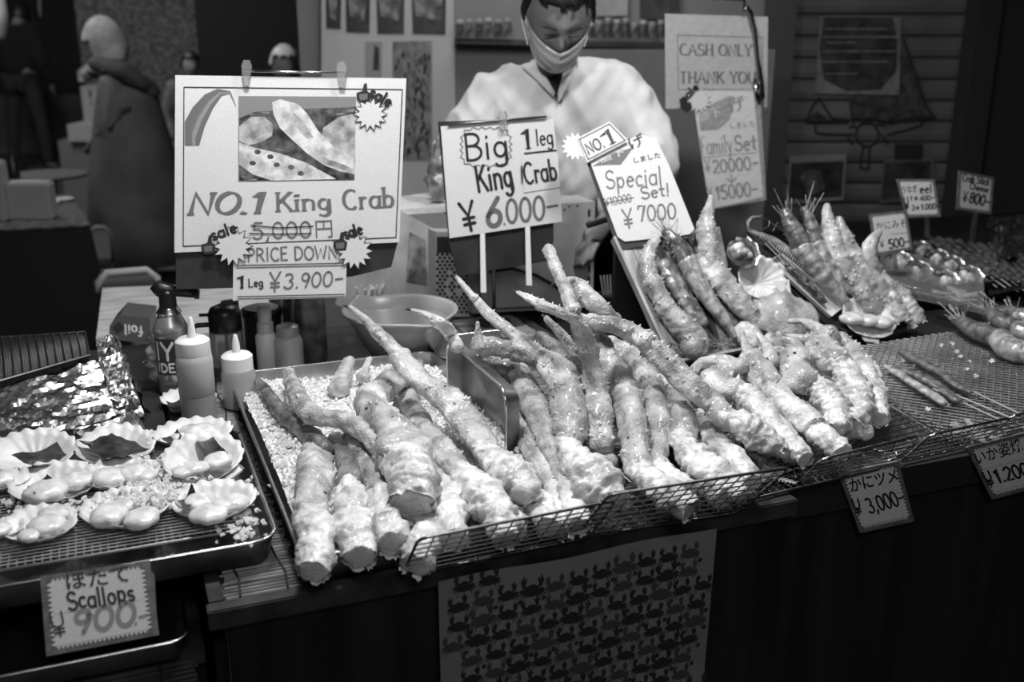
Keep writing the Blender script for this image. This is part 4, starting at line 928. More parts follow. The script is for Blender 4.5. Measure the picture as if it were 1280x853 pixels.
# ------------------------------------------------------------------ bottles and jars (profile: radius px, height px)
def up(x, y, z=TT): p = Pz(x, y, z); return p, depth(p) / F
def pot(name, base, prof, m, parent, n=24, dz=0):
    p, s = base; return latheo(name, p + V((0, 0, dz * s * 1.05)), [(r * s, h * s * 1.05) for r, h in prof], m, parent, n)
b = up(250, 527); t = thing('squeeze_bottle', b[0], 'clear squeeze bottle half full of sauce standing in front of the others', 'bottle')
pot('sauce', b, [(19, 1), (21.5, 3), (21.5, 36), (21.5, 37)], M['sauce'], t); pot('bottle_body', b, [(21.5, 37), (22, 38), (22, 76), (21, 84), (18, 88)], M['bottle'], t)
pot('cap', b, [(20.5, 84), (21, 86), (20.5, 101), (17, 104), (6, 105)], M['white'], t); pot('nozzle', b, [(6, 104), (5, 110), (4.5, 116), (2.5, 128), (2, 129)], M['white'], t)
b = up(301, 508); t = thing('squeeze_bottle', b[0], 'squeeze bottle with white cap tucked behind the corner of the ice tray', 'bottle')
pot('bottle_body', b, [(19, 1), (21, 3), (21, 42), (18, 50)], M['sauce'], t); pot('cap', b, [(19, 46), (19, 63), (16, 66), (6, 68)], M['white'], t); pot('nozzle', b, [(5, 68), (4.5, 78), (2.5, 88), (2, 89)], M['white'], t)
# gas torch
b = up(221, 489); t = thing('gas_torch', b[0], 'silver gas can with a black torch head and black printed label', 'torch'); p, s = b
pot('gas_can', b, [(19, 0), (20, 2), (20, 78), (20.5, 80), (19, 84), (14, 94), (12, 97)], mat('can_grey', .42, .3, .6), t)
pot('collar', b, [(14, 96), (15, 98), (12, 102), (11, 104)], M['chrome'], t); pot('torch_neck', b, [(10.5, 102), (10, 122), (8, 124)], M['black'], t)
bm = bmesh.new(); h0 = p + V((0, 0, 126 * s)); tube(bm, [h0 + V((-.024, 0, .004)), h0 + V((-.012, 0, .012)), h0 + V((.008, 0, .006)), h0 + V((.05, -.01, 0))], [.011, .015, .012, .011], 14); fin('torch_head', bm, M['black'], t, smooth=True)
bm = bmesh.new(); e = h0 + V((.05, -.01, 0)); tube(bm, [e, e + V((.008, -.0015, 0))], .0135, 16); fin('nozzle_ring', bm, M['black'], t)
bm = bmesh.new(); tube(bm, [e + V((.0085, -.0017, 0)), e + V((.0092, -.0019, 0))], .006, 12); o = fin('nozzle_mouth', bm, M['chrome'], t)
def wrap(bm, base, x0, x1, h0, h1, r, n=10):           # printed patch around a can, angles in degrees from the viewer
    p, s = base; fa = math.degrees(math.atan2(CAM.y - p.y, CAM.x - p.x)); g = []
    for i in range(n + 1):
        a = math.radians(fa + x0 + (x1 - x0) * i / n); c = V((math.cos(a), math.sin(a), 0)) * r * s
        g.append((bm.verts.new(p + c + V((0, 0, h0 * s * 1.05))), bm.verts.new(p + c + V((0, 0, h1 * s * 1.05)))))
    for i in range(n): bm.faces.new((g[i][0], g[i + 1][0], g[i + 1][1], g[i][1]))
bm = bmesh.new(); wrap(bm, b, -72, 8, 26, 70, 20.4); o = fin('label_block', bm, M['ink'], t, norm=False)
bm = bmesh.new(); wrap(bm, b, 30, 60, 18, 70, 20.4); wrap(bm, b, -70, 10, 72, 76, 20.4); wrap(bm, b, -60, 0, 14, 18, 20.4); wrap(bm, b, -50, -8, 6, 9, 20.4); fin('label_print', bm, M['grey'], t, norm=False)
def can_write(sx, x0, x1, h0, hh, wv):
    p, s = b; fa = math.degrees(math.atan2(CAM.y - p.y, CAM.x - p.x)); bm = bmesh.new(); tot = sum(G[c][0] + .12 for c in sx) - .12; x = 0
    for c in sx:
        for q in G[c][1]:
            def to3(X, Y):
                a = math.radians(fa + x0 + (x1 - x0) * X); return p + V((math.cos(a), math.sin(a), 0)) * (20.8 * s) + V((0, 0, Y * s * 1.05))
            qq = [((x + u) / tot * 30, h0 + v * hh) for u, v in q]
            ribbon(bm, qq, wv, lambda X, Y: to3(X / 30, Y))
        x += G[c][0] + .12
    fin('lettering', bm, M['paper'], t, norm=False)
can_write('IY', -64, 2, 45, 20, 4); can_write('IDE', -62, 2, 30, 10, 2.6)
# pump jar
b = up(287, 470); t = thing('pump_jar', b[0], 'clear glass jar with a black pump lid and black spout', 'jar'); p, s = b
pot('glass_body', b, [(20, 0), (21, 3), (21, 40), (20, 58)], M['glass'], t); pot('sauce', b, [(18, 2), (18.5, 14), (18, 15)], mat('brown_sauce', .05, .3), t); pot('pump_lid', b, [(19, 56), (20, 58), (20, 78), (17, 84), (8, 88)], M['black'], t)
bm = bmesh.new(); q = p + V((0, 0, 68 * s)); tube(bm, [q, q + V((-34 * s, 0, .002)), q + V((-38 * s, 0, -.004)), q + V((-39 * s, 0, -24 * s))], 3.2 * s, 8); fin('spout', bm, M['black'], t, smooth=True)
bm = bmesh.new(); q = p + V((0, 0, 80 * s)); tube(bm, [q, q + V((-30 * s, -.004, .004))], 2 * s, 8); tube(bm, [p + V((0, 0, .004)), p + V((0, 0, 60 * s))], 1.6 * s, 6); fin('lever', bm, M['black'], t, smooth=True)
# round black tin
b = up(332, 455); t = thing('tin_jar', b[0], 'dark round jar with a pale lid inside a black ring', 'jar')
pot('jar_body', b, [(22, 0), (23, 2), (23, 58), (25, 62), (25, 68)], mat('dark_jar', .03, .25, coat=.5), t); pot('lid', b, [(21, 67), (21, 70), (18, 71)], M['dull_box'], t)
b = up(336, 470); t = thing('spray_bottle', b[0], 'slim white spray bottle with a clear cap beside the dark jar', 'bottle')
pot('bottle_body', b, [(12, 0), (13, 2), (13, 50), (10, 54)], M['white'], t); pot('spray_cap', b, [(10, 54), (10.5, 56), (10, 66), (8, 68), (8.5, 70), (8.5, 84), (7, 86)], M['bottle'], t)
b = up(363, 470); t = thing('seasoning_bottle', b[0], 'squat white bottle with a grey cap beside the spray bottle', 'bottle')
pot('bottle_body', b, [(17, 0), (18, 2), (18, 44), (15, 50), (13, 51)], M['bottle'], t); pot('cap', b, [(13, 50), (14, 52), (13.5, 62), (10, 64)], M['sauce'], t)
b = up(384, 452); t = thing('metal_canister', b[0], 'wide grey metal canister behind the bottles under the large sign', 'canister')
pot('canister_body', b, [(25, 0), (26, 2), (26, 84), (24, 86)], mat('canister', .12, .4, .5, var=(30, .05, .2)), t)
b = up(292, 440); t = thing('jam_jar', b[0], 'small glass jar just behind the pump jar', 'jar'); pot('glass_body', b, [(14, 0), (15, 2), (15, 46), (11, 54)], M['glass'], t); pot('lid', b, [(11, 54), (11, 62)], M['black'], t)
# bowl on its stand
p, s = up(502, 448); t = thing('plastic_bowl', p, 'grey plastic bowl with a wavy pouring rim behind the ice tray', 'bowl'); bm = bmesh.new(); rings = []
for r, h, wv in ((34, 6, 0), (44, 30, 0), (58, 62, 0), (66, 76, 1), (70, 79, 1), (71, 76, 1), (70, 74, 1)): pass
prof = [(36, 0, 0), (46, 14, 0), (60, 44, .4), (66, 56, 1), (71, 59, 1), (72, 56, 1), (68, 53, 1), (57, 40, .4), (42, 14, 0), (34, 5, 0)]
for r, h, wv in prof:
    ring = []
    for k in range(64):
        a = 2 * math.pi * k / 64; sp = math.exp(-((a - 2.15) / .18) ** 2) + .9 * math.exp(-((a - 5.0) / .3) ** 2)
        ring.append(p + V((math.cos(a) * r * s * (1 + .03 * sp * wv), math.sin(a) * r * s * 1.0 * (1 + .03 * sp * wv), (h + 6 + (7 if a < 3.1 else -5) * wv * sp) * s)))
    rings.append(ring)
loft(bm, rings, True, True); fin('bowl_body', bm, M['bowl'], t, smooth=True)
pot('foot_ring', (p, s), [(34, 0), (34, 7), (30, 8)], M['bowl'], t)
tray('steel_tray', 'small steel tray half hidden behind the bowl and the tray divider', .60, 1.90, .80, 2.05, .803, .85, .03)
# plastic bag slumped beside the torch
bm = bmesh.new(); blob(bm, [tuple(Pz(204, 470, .82)) + (.022,), tuple(Pz(203, 450, .86)) + (.03,), tuple(Pz(202, 425, .90)) + (.026,), tuple(Pz(200, 410, .93)) + (.014,)], 24, .5, 40, .8, 3, .006, ridge=.3)
tag(fin('plastic_bag', bm, mat('bag_film', .5, .15, var=(50, .2, .6), trans=.3), smooth=True), 'crumpled clear plastic bag slumped behind the gas torch', 'bag')
# foil box
FP = (Pz(165, 432, .80), V((-.25, -.93, .28)).normalized())
t = thing('foil_box', Pz(165, 432, .8), 'dark cardboard box with the word foil upside down on its side', 'box')
q = [(146, 394), (190, 399), (187, 432), (136, 424)]; bm = bmesh.new()
prism(bm, [Pp(x, y, FP) for x, y in [(150, 394), (188, 398), (187, 430), (136, 424), (137, 408)]], V((.02, .11, 0))); fin('box_body', bm, mat('box_card', .07, .45), t)
lettering(t, M['paper'], lambda bm: write(bm, 'foil', (178, 409), (155, 406), 12, 2.4, FP, up=(0.05, 1)))
lettering(t, M['ink'], lambda bm: flat(bm, [(148, 402), (157, 410), (147, 418), (140, 410)], FP, .0008), 'diamond_print')
# side table with paper
zt2 = .775
q = [Pz(120, 424, zt2), Pz(345, 412, zt2), Pz(330, 352, zt2), Pz(128, 360, zt2)]
t = thing('side_table', q[0], 'side table spread with pale paper behind the bottles', 'table'); bm = bmesh.new(); prism(bm, q, V((0, 0, -.02))); fin('table_top', bm, mat('pale_top', .5, .6, var=(8, .34, .6), stretch=(1, 4, 1)), t)
for x, y in ((130, 418), (334, 408), (322, 356), (134, 362)):
    c = Pz(x, y, zt2 - .02); boxo('leg', (c.x - .015, c.y - .015, 0), (c.x + .015, c.y + .015, zt2 - .02), M['black'], t)
# basket with drinking straws / chopsticks
p, s = up(462, 404); t = thing('straw_cup', p, 'black cup full of wrapped white chopsticks behind the bowl', 'cup'); pot('cup', (p, s), [(16, 0), (20, 24), (19, 24)], M['black'], t)
R = random.Random(4); bm = bmesh.new()
for k in range(16):
    a = p + V((R.uniform(-.02, .02), R.uniform(-.02, .02), .02)); tube(bm, [a, a + V((R.uniform(-.03, .03), R.uniform(-.03, .0), .075))], .0025, 5)
stuff(fin('chopsticks', bm, M['white'], t))
# translucent plastic crate and things behind the bowl
def facebox(name, label, q, dpt, m, cat, pl=None, top=None, extra=None):
    t = thing(name, Pp(*q[3], pl), label, cat); bm = bmesh.new(); prism(bm, [Pp(x, y, pl) for x, y in q], -pl[1] * dpt); fin(name + '_body', bm, m, t); return t
c0 = Pz(520, 392, .8)
CPn = plane(c0, 25)
t = facebox('plastic_crate', 'translucent white plastic tub standing behind the bowl', [(498, 262), (542, 286), (545, 380), (470, 396)], .16, mat('crate', .55, .35, var=(14, .34, .48)), 'tub', CPn)
bm = bmesh.new(); flat(bm, [(512, 290), (532, 300), (533, 356), (508, 352)], CPn, .002); fin('faded_print', bm, M['poster_mid'], t, norm=False)
LP = plane(Pz(535, 300, .98), 0)
bm = bmesh.new(); q = [Pz(500, 262, 1.06), Pz(560, 258, 1.06), Pz(556, 238, 1.06), Pz(498, 246, 1.06)]; prism(bm, q, V((0, 0, -.014))); tag(fin('box_lid', bm, M['paper_dim']), 'pale flat lid lying on the tub beside the vendor', 'lid')
# patterned black and white carton
PP_ = plane(Pz(572, 400, .8), 5)
t = facebox('patterned_carton', 'carton with a black diamond lattice pattern behind the king crab sign', [(545, 290), (592, 290), (592, 396), (545, 396)], .05, M['dull_box'], 'carton', PP_)
bm = bmesh.new()
for j in range(17):
    for i in range(8):
        x = 547 + i * 6 + (3 if j % 2 else 0); y = 318 + j * 4.5
        if x < 591 and not (558 < x < 580 and 336 < y < 372 and (i * j) % 3): flat(bm, [(x, y - 2.4), (x + 2.6, y), (x, y + 2.4), (x - 2.6, y)], PP_, .001)
flat(bm, [(546, 296), (590, 296), (590, 316), (546, 316)], PP_, .001)
stuff(fin('lattice_print', bm, M['ink'], t, norm=False))
# stainless cabinet behind the sign
SP = plane(Pz(640, 398, .80), -2)
t = facebox('steel_cabinet', 'stainless steel cabinet with a rounded door and side vents behind the king crab sign', [(590, 262), (744, 252), (741, 384), (590, 392)], .11, mat('cabinet_steel', .42, .4, .2, var=(5, .36, .46)), 'cabinet', SP)
bm = bmesh.new(); o_ = [Pp(x, y, SP, .006) for x, y in [(600, 284), (700, 276), (712, 280), (716, 292), (716, 372), (708, 380), (600, 384)]]; prism(bm, o_, -SP[1] * -.012); o = fin('door_panel', bm, mat('door_steel', .5, .3, .35, var=(5, .4, .55)), t); o['label'] = 'shiny bulging steel door'
bm = bmesh.new()
for k in range(8): flat(bm, [(735, 262 + k * 14), (738, 262 + k * 14), (738, 270 + k * 14), (735, 270 + k * 14)], SP, .002)
for x, y in ((700, 258), (712, 258), (722, 257), (706, 262), (608, 378), (616, 377)): flat(bm, [(x + 1.3 * math.cos(a), y + 1.3 * math.sin(a)) for a in range(6)], SP, .002)
fin('vent_holes', bm, M['ink'], t, norm=False)
bm = bmesh.new(); tube(bm, [Pp(x, y, SP, .02) for x, y in ((612, 340), (640, 336), (670, 344), (694, 358), (710, 372))], .004, 8); tag(fin('cable', bm, M['black'], smooth=True), 'black cable drooping across the steel cabinet', 'cable')
t = thing('forks_pot', Pz(762, 384, .8), 'pot of pale forks between the cabinet and the tilted board', 'cutlery'); p, s = up(762, 392); pot('pot', (p, s), [(14, 0), (17, 24), (16, 24)], M['black'], t)
bm = bmesh.new()
for k in range(6): tube(bm, [p + V((-.012 + k * .005, 0, .02)), p + V((-.03 + k * .009, -.004, .10))], .002, 5)
stuff(fin('forks', bm, M['dull_box'], t))
bm = bmesh.new(); tube(bm, [Pd(x, y, 2.62) for x, y in ((700, 247), (716, 240), (724, 237))], [.004, .007, .006], 8); 
bm.free()
# ------------------------------------------------------------------ large signs
def clip_(parent, pl, x, y, k=1.0, m=None):
    bm = bmesh.new(); prism(bm, [Pp(x + a * k, y + b * k, pl, .008) for a, b in ((-6, -12), (-3, -20), (4, -20), (7, -12), (5, 0), (3, 12), (-3, 12), (-5, 0))], -pl[1] * .012)
    o = fin('clip', bm, M['glass'], parent); return o
def backboard(parent, px, pl, off=-.006): 
    bm = bmesh.new(); sheet(bm, px, pl, off, .003); o = fin('backing_board', bm, M['black_board'], parent); o['label'] = 'curved black plastic board behind the paper'
A = plane(Pd(365, 220, 1.98), 0, 4)
tA = thing('sign_board', Pz(365, 456, .8), 'large number one king crab sign with a crab photograph and a price slip clipped below', 'sign')
backboard(tA, [(218, 95), (506, 99), (498, 300), (489, 334), (440, 346), (360, 352), (300, 360), (220, 362)], A)
qa = [(219, 94), (508, 98), (499, 303), (218, 316)]
bm = bmesh.new(); sheet(bm, qa, A, 0, .002); fin('paper', bm, M['paper'], tA)
lettering(tA, M['ink'], lambda b: [ribbon(b, [p, q], 1.3, lambda X, Y: Pp(X, Y, A, .0006)) for p, q in (((230, 109), (503, 112)), ((503, 112), (495, 297)), ((495, 297), (229, 308)), ((229, 308), (230, 109)))], 'border_line')
# rainbow swoosh, printed in three greys
for k, (mm, o1, o2) in enumerate(((M['ink_mid'], 0, .35), (M['grey'], .35, .5), (M['ink_light'], .5, .72), (M['ink_mid'], .72, 1))):
    bm = bmesh.new(); out = [(231, 152), (241, 134), (256, 118), (272, 111), (288, 114), (295, 132)]; inn = [(249, 182), (256, 158), (266, 136), (277, 120), (287, 117), (295, 134)]
    def lerp(f): return [(a[0] * (1 - f) + b[0] * f, a[1] * (1 - f) + b[1] * f) for a, b in zip([(231, 182)] + out, [(250, 182)] + inn)]
    L1 = lerp(o1); L2 = lerp(o2)
    for i in range(len(L1) - 1): flat(bm, [L1[i], L1[i + 1], L2[i + 1], L2[i]], A, .0006)
    fin('arc_print', bm, mm, tA, norm=False)
ph = thing
bm = bmesh.new(); flat(bm, [(298, 120), (445, 121), (443, 225), (298, 227)], A, .0006); pho = fin('photo_print', bm, M['print_bg'], tA, norm=False); pho['label'] = 'photograph of cut crab legs on a grill'
def layer(m, polys, off, nm='photo_shape'):
    bm = bmesh.new()
    for p in polys: flat(bm, p, A, off)
    fin(nm, bm, m, pho, norm=False)
layer(M['print_dark'], [[(299, 148), (318, 140), (345, 138), (380, 136), (444, 134), (443, 225), (299, 226)]], .0008)
layer(M['print'], [[(299, 158), (314, 146), (330, 146), (342, 156), (340, 170), (326, 178), (310, 182), (299, 176)], [(404, 160), (424, 146), (444, 142), (444, 206), (420, 196), (402, 178)]], .0010)
layer(M['print_light'], [[(299, 178), (316, 184), (350, 192), (384, 204), (420, 224), (340, 226), (316, 218), (299, 206)], [(340, 128), (350, 124), (372, 130), (384, 142), (398, 164), (418, 184), (443, 196), (443, 218), (424, 214), (404, 206), (384, 192), (362, 172), (350, 160), (342, 144)]], .0012)
layer(M['print'], [[(366, 140), (378, 150), (392, 172), (384, 174), (370, 158)], [(402, 196), (430, 206), (442, 212), (430, 213), (408, 206)]], .0013)
layer(M['print_dark'], [[(x + 4 * math.cos(a) * 1.1, y + 3.2 * math.sin(a)) for a in range(6)] for x, y in ((322, 190), (338, 196), (316, 204), (346, 206), (364, 209), (376, 217))] + [[(384, 196), (402, 206), (428, 218), (424, 222), (398, 212), (382, 202)], [(350, 172), (358, 174), (366, 184), (360, 186)]], .0014)
R = random.Random(6)
layer(M['print_bg'], [[(x, y), (x + 9, y + R.uniform(-3, 3)), (x + 9, y + 2.2), (x, y + 2)] for x, y in ((304, 152), (312, 142), (328, 140), (420, 142), (434, 138), (346, 186), (352, 194), (302, 220), (312, 224))], .0011)
lettering(tA, M['grey'], lambda b: (write(b, 'NO.1', (236, 268), (328, 266), 26, 5.4, A, nib=20, serif=True, slant=.28), write(b, 'King', (346, 264), (414, 262), 23, 3.8, A, nib=15, serif=True), write(b, 'Crab', (430, 262), (493, 258), 24, 3.8, A, nib=15, serif=True)))
lettering(tA, M['grey'], lambda b: (write(b, '5,000', (316, 299), (390, 297), 20, 2.2, A, serif=True), cjk(b, '円', (395, 298), (416, 297), 22, A, bold=.0)))
lettering(tA, M['ink'], lambda b: (ribbon(b, [(314, 282), (350, 285), (391, 283)], 1.5, lambda X, Y: Pp(X, Y, A, .0014)), ribbon(b, [(312, 292), (350, 293), (389, 292)], 1.5, lambda X, Y: Pp(X, Y, A, .0014))), 'strike_line')
bm = bmesh.new(); tube(bm, [Pp(304, 89, A, .004), Pp(432, 91, A, .004)], .0022, 8); fin('hanging_bar', bm, M['chrome'], tA, smooth=True)
clip_(tA, A, 308, 95); clip_(tA, A, 427, 97)
bm = bmesh.new(); tube(bm, [Pz(365, 456, .8) + V((0, .0, 0)), Pp(366, 330, A, -.02), Pp(366, 200, A, -.014)], .0052, 8); fin('pole', bm, M['steel'], tA, smooth=True)
bm = bmesh.new(); lathe(bm, Pz(365, 456, .8), [(.04, 0), (.04, .006), (.01, .01)], 20); fin('foot', bm, M['steel_dark'], tA)
# slip
A2 = (A[0] + A[1] * .006, A[1])
q2 = [(292, 306), (434, 302), (432, 372), (291, 376)]
bm = bmesh.new(); sheet(bm, q2, A2, 0, .0012); sl = fin('price_slip', bm, M['paper'], tA); sl['label'] = 'price down slip with a handwritten price'
lettering(sl, M['grey'], lambda b: write(b, 'PRICE DOWN', (310, 327), (422, 323), 16, 2.0, A2, jit=.03))
lettering(sl, M['ink'], lambda b: [ribbon(b, [(297, y), (431, y - 3)], 1.0, lambda X, Y: Pp(X, Y, A2, .0008)) for y in (332, 335, 371, 374)], 'ruled_line')
lettering(sl, M['ink'], lambda b: (write(b, '1', (298, 360), (306, 360), 15, 3, A2, serif=True), write(b, 'Leg', (311, 359), (329, 358), 10, 1.6, A2)))
lettering(sl, M['grey'], lambda b: (write(b, 'Q', (337, 365), (352, 364), 24, 2.4, A2, slant=.1), write(b, '3.900-', (355, 361), (428, 357), 18, 2.3, A2, slant=.15)))
sale_sticker(tA, A, (463, 143), 21, (456, 118, 9), (461, 120), (486, 134), 9, .002)
sale_sticker(tA, A2, (291, 308), 25, (262, 308, 9), (266, 301), (297, 290), 9, .003)
sale_sticker(tA, A2, (443, 314), 23, (427, 304, 9), (432, 299), (454, 292), 9, .003)

B = plane(Pd(627, 230, 2.32), 0, 5)
tB = thing('sign_board', Pz(618, 402, .8), 'handwritten big king crab sign on two white sticks, black board hanging behind', 'sign')
backboard(tB, [(548, 152), (690, 148), (692, 300), (688, 326), (640, 334), (572, 345), (561, 300)], B)
qb = [(551, 158), (692, 148), (703, 277), (562, 298)]
bm = bmesh.new(); sheet(bm, qb, B, 0, .002); fin('paper', bm, M['paper'], tB)
bm = bmesh.new(); tube(bm, [Pp(560, 156, B, .004), Pp(630, 150, B, .004), Pp(683, 146, B, .004)], .0024, 8); fin('hanging_bar', bm, M['wire_dark'], tB, smooth=True)
clip_(tB, B, 629, 155, .8)
zz = []
for k in range(40):
    a = 2 * math.pi * k / 40; rx, ry = 31, 24; f = 1 + (.10 if k % 2 else -.02); se = (abs(math.cos(a)) ** 4 + abs(math.sin(a)) ** 4) ** -.25
    zz.append((607.5 + rx * se * f * math.cos(a) * .95, 184 + ry * se * f * math.sin(a) * .95))
lettering(tB, M['ink_mid'], lambda b: ribbon(b, zz + [zz[0]], 1.1, lambda X, Y: Pp(X, Y, B, .0008)), 'jagged_outline')
lettering(tB, M['ink'], lambda b: (write(b, 'Big', (583, 201), (636, 196), 33, 3.2, B), write(b, '1', (655, 186), (665, 185), 24, 3.4, B, serif=True), write(b, 'leg', (671, 182), (692, 180), 20, 1.9, B), write(b, 'King', (598, 240), (642, 233), 32, 3.6, B),
          ribbon(b, [(656, 192), (675, 190), (695, 188)], 2.2, lambda X, Y: Pp(X, Y, B, .0008))))
bm = bmesh.new(); flat(bm, [(652, 197), (697, 191), (700, 234), (655, 241)], B, .0016); st = fin('paper_patch', bm, M['paper'], tB, norm=False)
lettering(st, M['ink'], lambda b: (write(b, 'Crab', (657, 230), (697, 224), 26, 2.8, B, off=.003), ribbon(b, [(652, 208), (653, 228)], 2, lambda X, Y: Pp(X, Y, B, .0031))))
lettering(tB, M['ink'], lambda b: write(b, 'Q', (581, 290), (600, 286), 36, 4, B))
lettering(tB, M['ink_mid'], lambda b: (write(b, '6', (609, 284), (628, 281), 34, 6, B, slant=.12), write(b, '.', (629, 281), (633, 280), 20, 2, B), write(b, '000', (634, 279), (682, 274), 29, 3.6, B, slant=.06), write(b, '-', (684, 268), (699, 266), 20, 3, B)))
for x0, x1, x2, x3 in ((600, 294, 604, 366), (656, 284, 661, 357)):
    bm = bmesh.new(); prism(bm, [Pp(x0, x1 - 40, B, -.0035), Pp(x0 + 5, x1 - 40, B, -.0035), Pp(x2 + 4, x3, B, .006), Pp(x2 - 3, x3, B, .006)], -B[1] * .002); fin('white_stick', bm, M['white'], tB)
bm = bmesh.new(); tube(bm, [Pz(618, 404, .8), Pp(617, 330, B, -.016), Pp(617, 200, B, -.013)], .0045, 8); fin('pole', bm, M['steel'], tB, smooth=True)
bm = bmesh.new(); lathe(bm, Pz(618, 404, .8), [(.04, 0), (.04, .006), (.01, .01)], 20); fin('foot', bm, M['steel_dark'], tB)

# tilted display board of planks (special set)
DB = plane(Pz(888, 446, .81), -6, 38)
def plane_pts(*a): return plane(*a)
tD = thing('display_board', Pz(888, 446, .8), 'wooden tray of pale planks tilted up to show the special set seafood', 'tray')
edges = [(768, 303), (862, 290)], [(832, 452), (932, 434)]
nP = 7
for k in range(nP):
    u0, u1 = k / nP + .004, (k + 1) / nP - .004
    def L_(a, b, u): return (a[0] * (1 - u) + b[0] * u, a[1] * (1 - u) + b[1] * u)
    ta, tb = (766, 300), (900, 283); ba, bb = (832, 452), (932, 434)
    bm = bmesh.new(); prism(bm, [Pp(*L_(ta, tb, u0), DB, -.004 + .0006 * (k % 2)), Pp(*L_(ta, tb, u1), DB, -.004 + .0006 * (k % 2)), Pp(*L_(ba, bb, u1), DB, -.004), Pp(*L_(ba, bb, u0), DB, -.004)], -DB[1] * .006)
    fin('plank', bm, M['plank'] if k < 3 else M['bamboo_dark'] if k in (4,) else M['bamboo'], tD)
def rail(parent, pts, pl, wd, h0, h1, m, name='side_rail'):
    bm = bmesh.new(); (x0, y0), (x1, y1) = pts; dx, dy = x1 - x0, y1 - y0; L = math.hypot(dx, dy); nx, ny = -dy / L * wd, dx / L * wd
    lo = [Pp(x0, y0, pl, h0), Pp(x1, y1, pl, h0)]; s_ = (Pp(x0 + nx, y0 + ny, pl, h0) - lo[0])
    hexa(bm, [lo[0], lo[1], lo[1] + s_, lo[0] + s_], [lo[0] + pl[1] * (h1 - h0), lo[1] + pl[1] * (h1 - h0), lo[1] + s_ + pl[1] * (h1 - h0), lo[0] + s_ + pl[1] * (h1 - h0)]); return fin(name, bm, m, parent)
rail(tD, [(766, 300), (831, 440)], DB, 3.2, -.008, .012, M['plank']); rail(tD, [(834, 456), (936, 437)], DB, 3, -.008, .016, M['plank'], 'front_rail')
a = Pp(770, 300, DB, -.012); b_ = Pp(900, 286, DB, -.012)
bm = bmesh.new(); prism(bm, [a, b_, V((b_.x, b_.y, .80)), V((a.x, a.y, .80))], V((0, .012, 0))); prism(bm, [V((a.x + .015, a.y, .8)), V((b_.x, b_.y, .8)), V((Pz(930, 438, .8).x, Pz(930, 438, .8).y, .8)), V((Pz(840, 452, .8).x, Pz(840, 452, .8).y, .8))], V((0, 0, .004)))
fin('stand', bm, M['black'], tD)
D = DB
leg('spiny crab claw leg on the tilted board, leftmost beside the rail', 't 826 297 2.6 2 821 300 2.6 4|l 818 302 2.6 6 810 316 2.4 9 810 336 2.2 10 816 354 2.2 11|l 824 370 2.2 12 838 392 2.2 14 854 408 2.2 16 868 424 2.2 17 868 436 2.2 15', 'light', 71, pl=D, spines=44)
t = thing('grilled_fish', Pp(858, 372, D), 'dark glazed grilled piece between claw and prawn on the tilted board', 'seafood')
bm = bmesh.new(); blob(bm, [tuple(Pp(x, y, D, .018)) + (r * .0019,) for x, y, r in ((830, 330, 7), (840, 350, 11), (854, 370, 12), (868, 390, 11), (878, 402, 9))], 18, .3, 60, .7, 4, .005, ridge=.2); fin('fish_body', bm, mat('glazed_fish', .22, .2, var=(40, .06, .36), coat=.6), t, smooth=True)
bm = bmesh.new(); tube(bm, [Pp(862, 372, D, .02), Pp(886, 434, D, .014)], .0018, 5); fin('skewer', bm, M['dull_box'], t)
bm = bmesh.new(); R = random.Random(7)
for k in range(26):
    x, y = R.uniform(828, 856), R.uniform(290, 316); ang = R.uniform(0, 3); c = [Pp(x + 14 * math.cos(ang) * f + 6 * f * f, y + 16 * math.sin(ang) * f, D, .03 + .012 * math.sin(f * 3)) for f in (0, .3, .6, 1)]
    tube(bm, c, .0009, 4)
stuff(tag(fin('prawn_whiskers', bm, M['prawn_dark']), 'tangle of thin prawn whiskers at the top of the tilted board', 'whiskers'))
bm = bmesh.new(); R = random.Random(8)
for k in range(240):
    x = R.uniform(826, 930); y = 440 - (x - 826) * .12 + R.gauss(0, 4); p = Pp(x, y, D, R.uniform(.001, .008)); d = V((R.uniform(-1, 1), R.uniform(-1, 1), R.uniform(0, .4))).normalized() * .02
    tube(bm, [p, p + d * .5 + V((0, 0, .002)), p + d], .0006, 3)
stuff(tag(fin('shredded_straw', bm, M['bamboo']), 'shredded brown straw along the foot of the tilted board', 'straw'))
leg('tall pale crab leg with a fin-like tip leaning against the board end, reaching above it', 'l 889 246 3 3 886 264 3 7 883 284 3 12 886 310 2.8 14 888 328 2.4 13|l 894 340 2.2 15 910 362 2.2 15 930 384 2.2 14 944 396 2 9', 'light', 73, pl=D, spines=36)
D2 = plane(Pz(975, 432, .82), -6, 36)
t = thing('crab_miso_cup', Pp(925, 318, D2), 'foil cup of glistening crab paste above the flat shell', 'cup')
def cup(t, px, py, r, pl, seed, m1, m2, foil=True):
    c = Pp(px, py, pl, .012); s = r * depth(c) / F; n = pl[1]; u = n.cross(V((1, 0, 0))).normalized(); v_ = n.cross(u); bm = bmesh.new(); rings = []
    for rr, h in ((.55, 0), (.9, .5), (1.0, .75), (.92, .7), (.8, .5)):
        rings.append([c + (u * math.cos(a) + v_ * math.sin(a)) * s * rr * (1 + .05 * math.sin(a * 9)) + n * (s * h * .8) for a in [2 * math.pi * k / 36 for k in range(36)]])
    loft(bm, rings, True, True); o = fin('foil_cup' if foil else 'cup', bm, m1, t, smooth=not foil)
    R = random.Random(seed); bm = bmesh.new()
    for k in range(5):
        a = R.uniform(0, 6.3); p = c + (u * math.cos(a) + v_ * math.sin(a)) * s * R.uniform(.1, .45) + n * s * .5
        bmesh.ops.create_icosphere(bm, subdivisions=2, radius=s * R.uniform(.2, .38), matrix=Matrix.Translation(p))
    fin('filling', bm, m2, t, smooth=True)
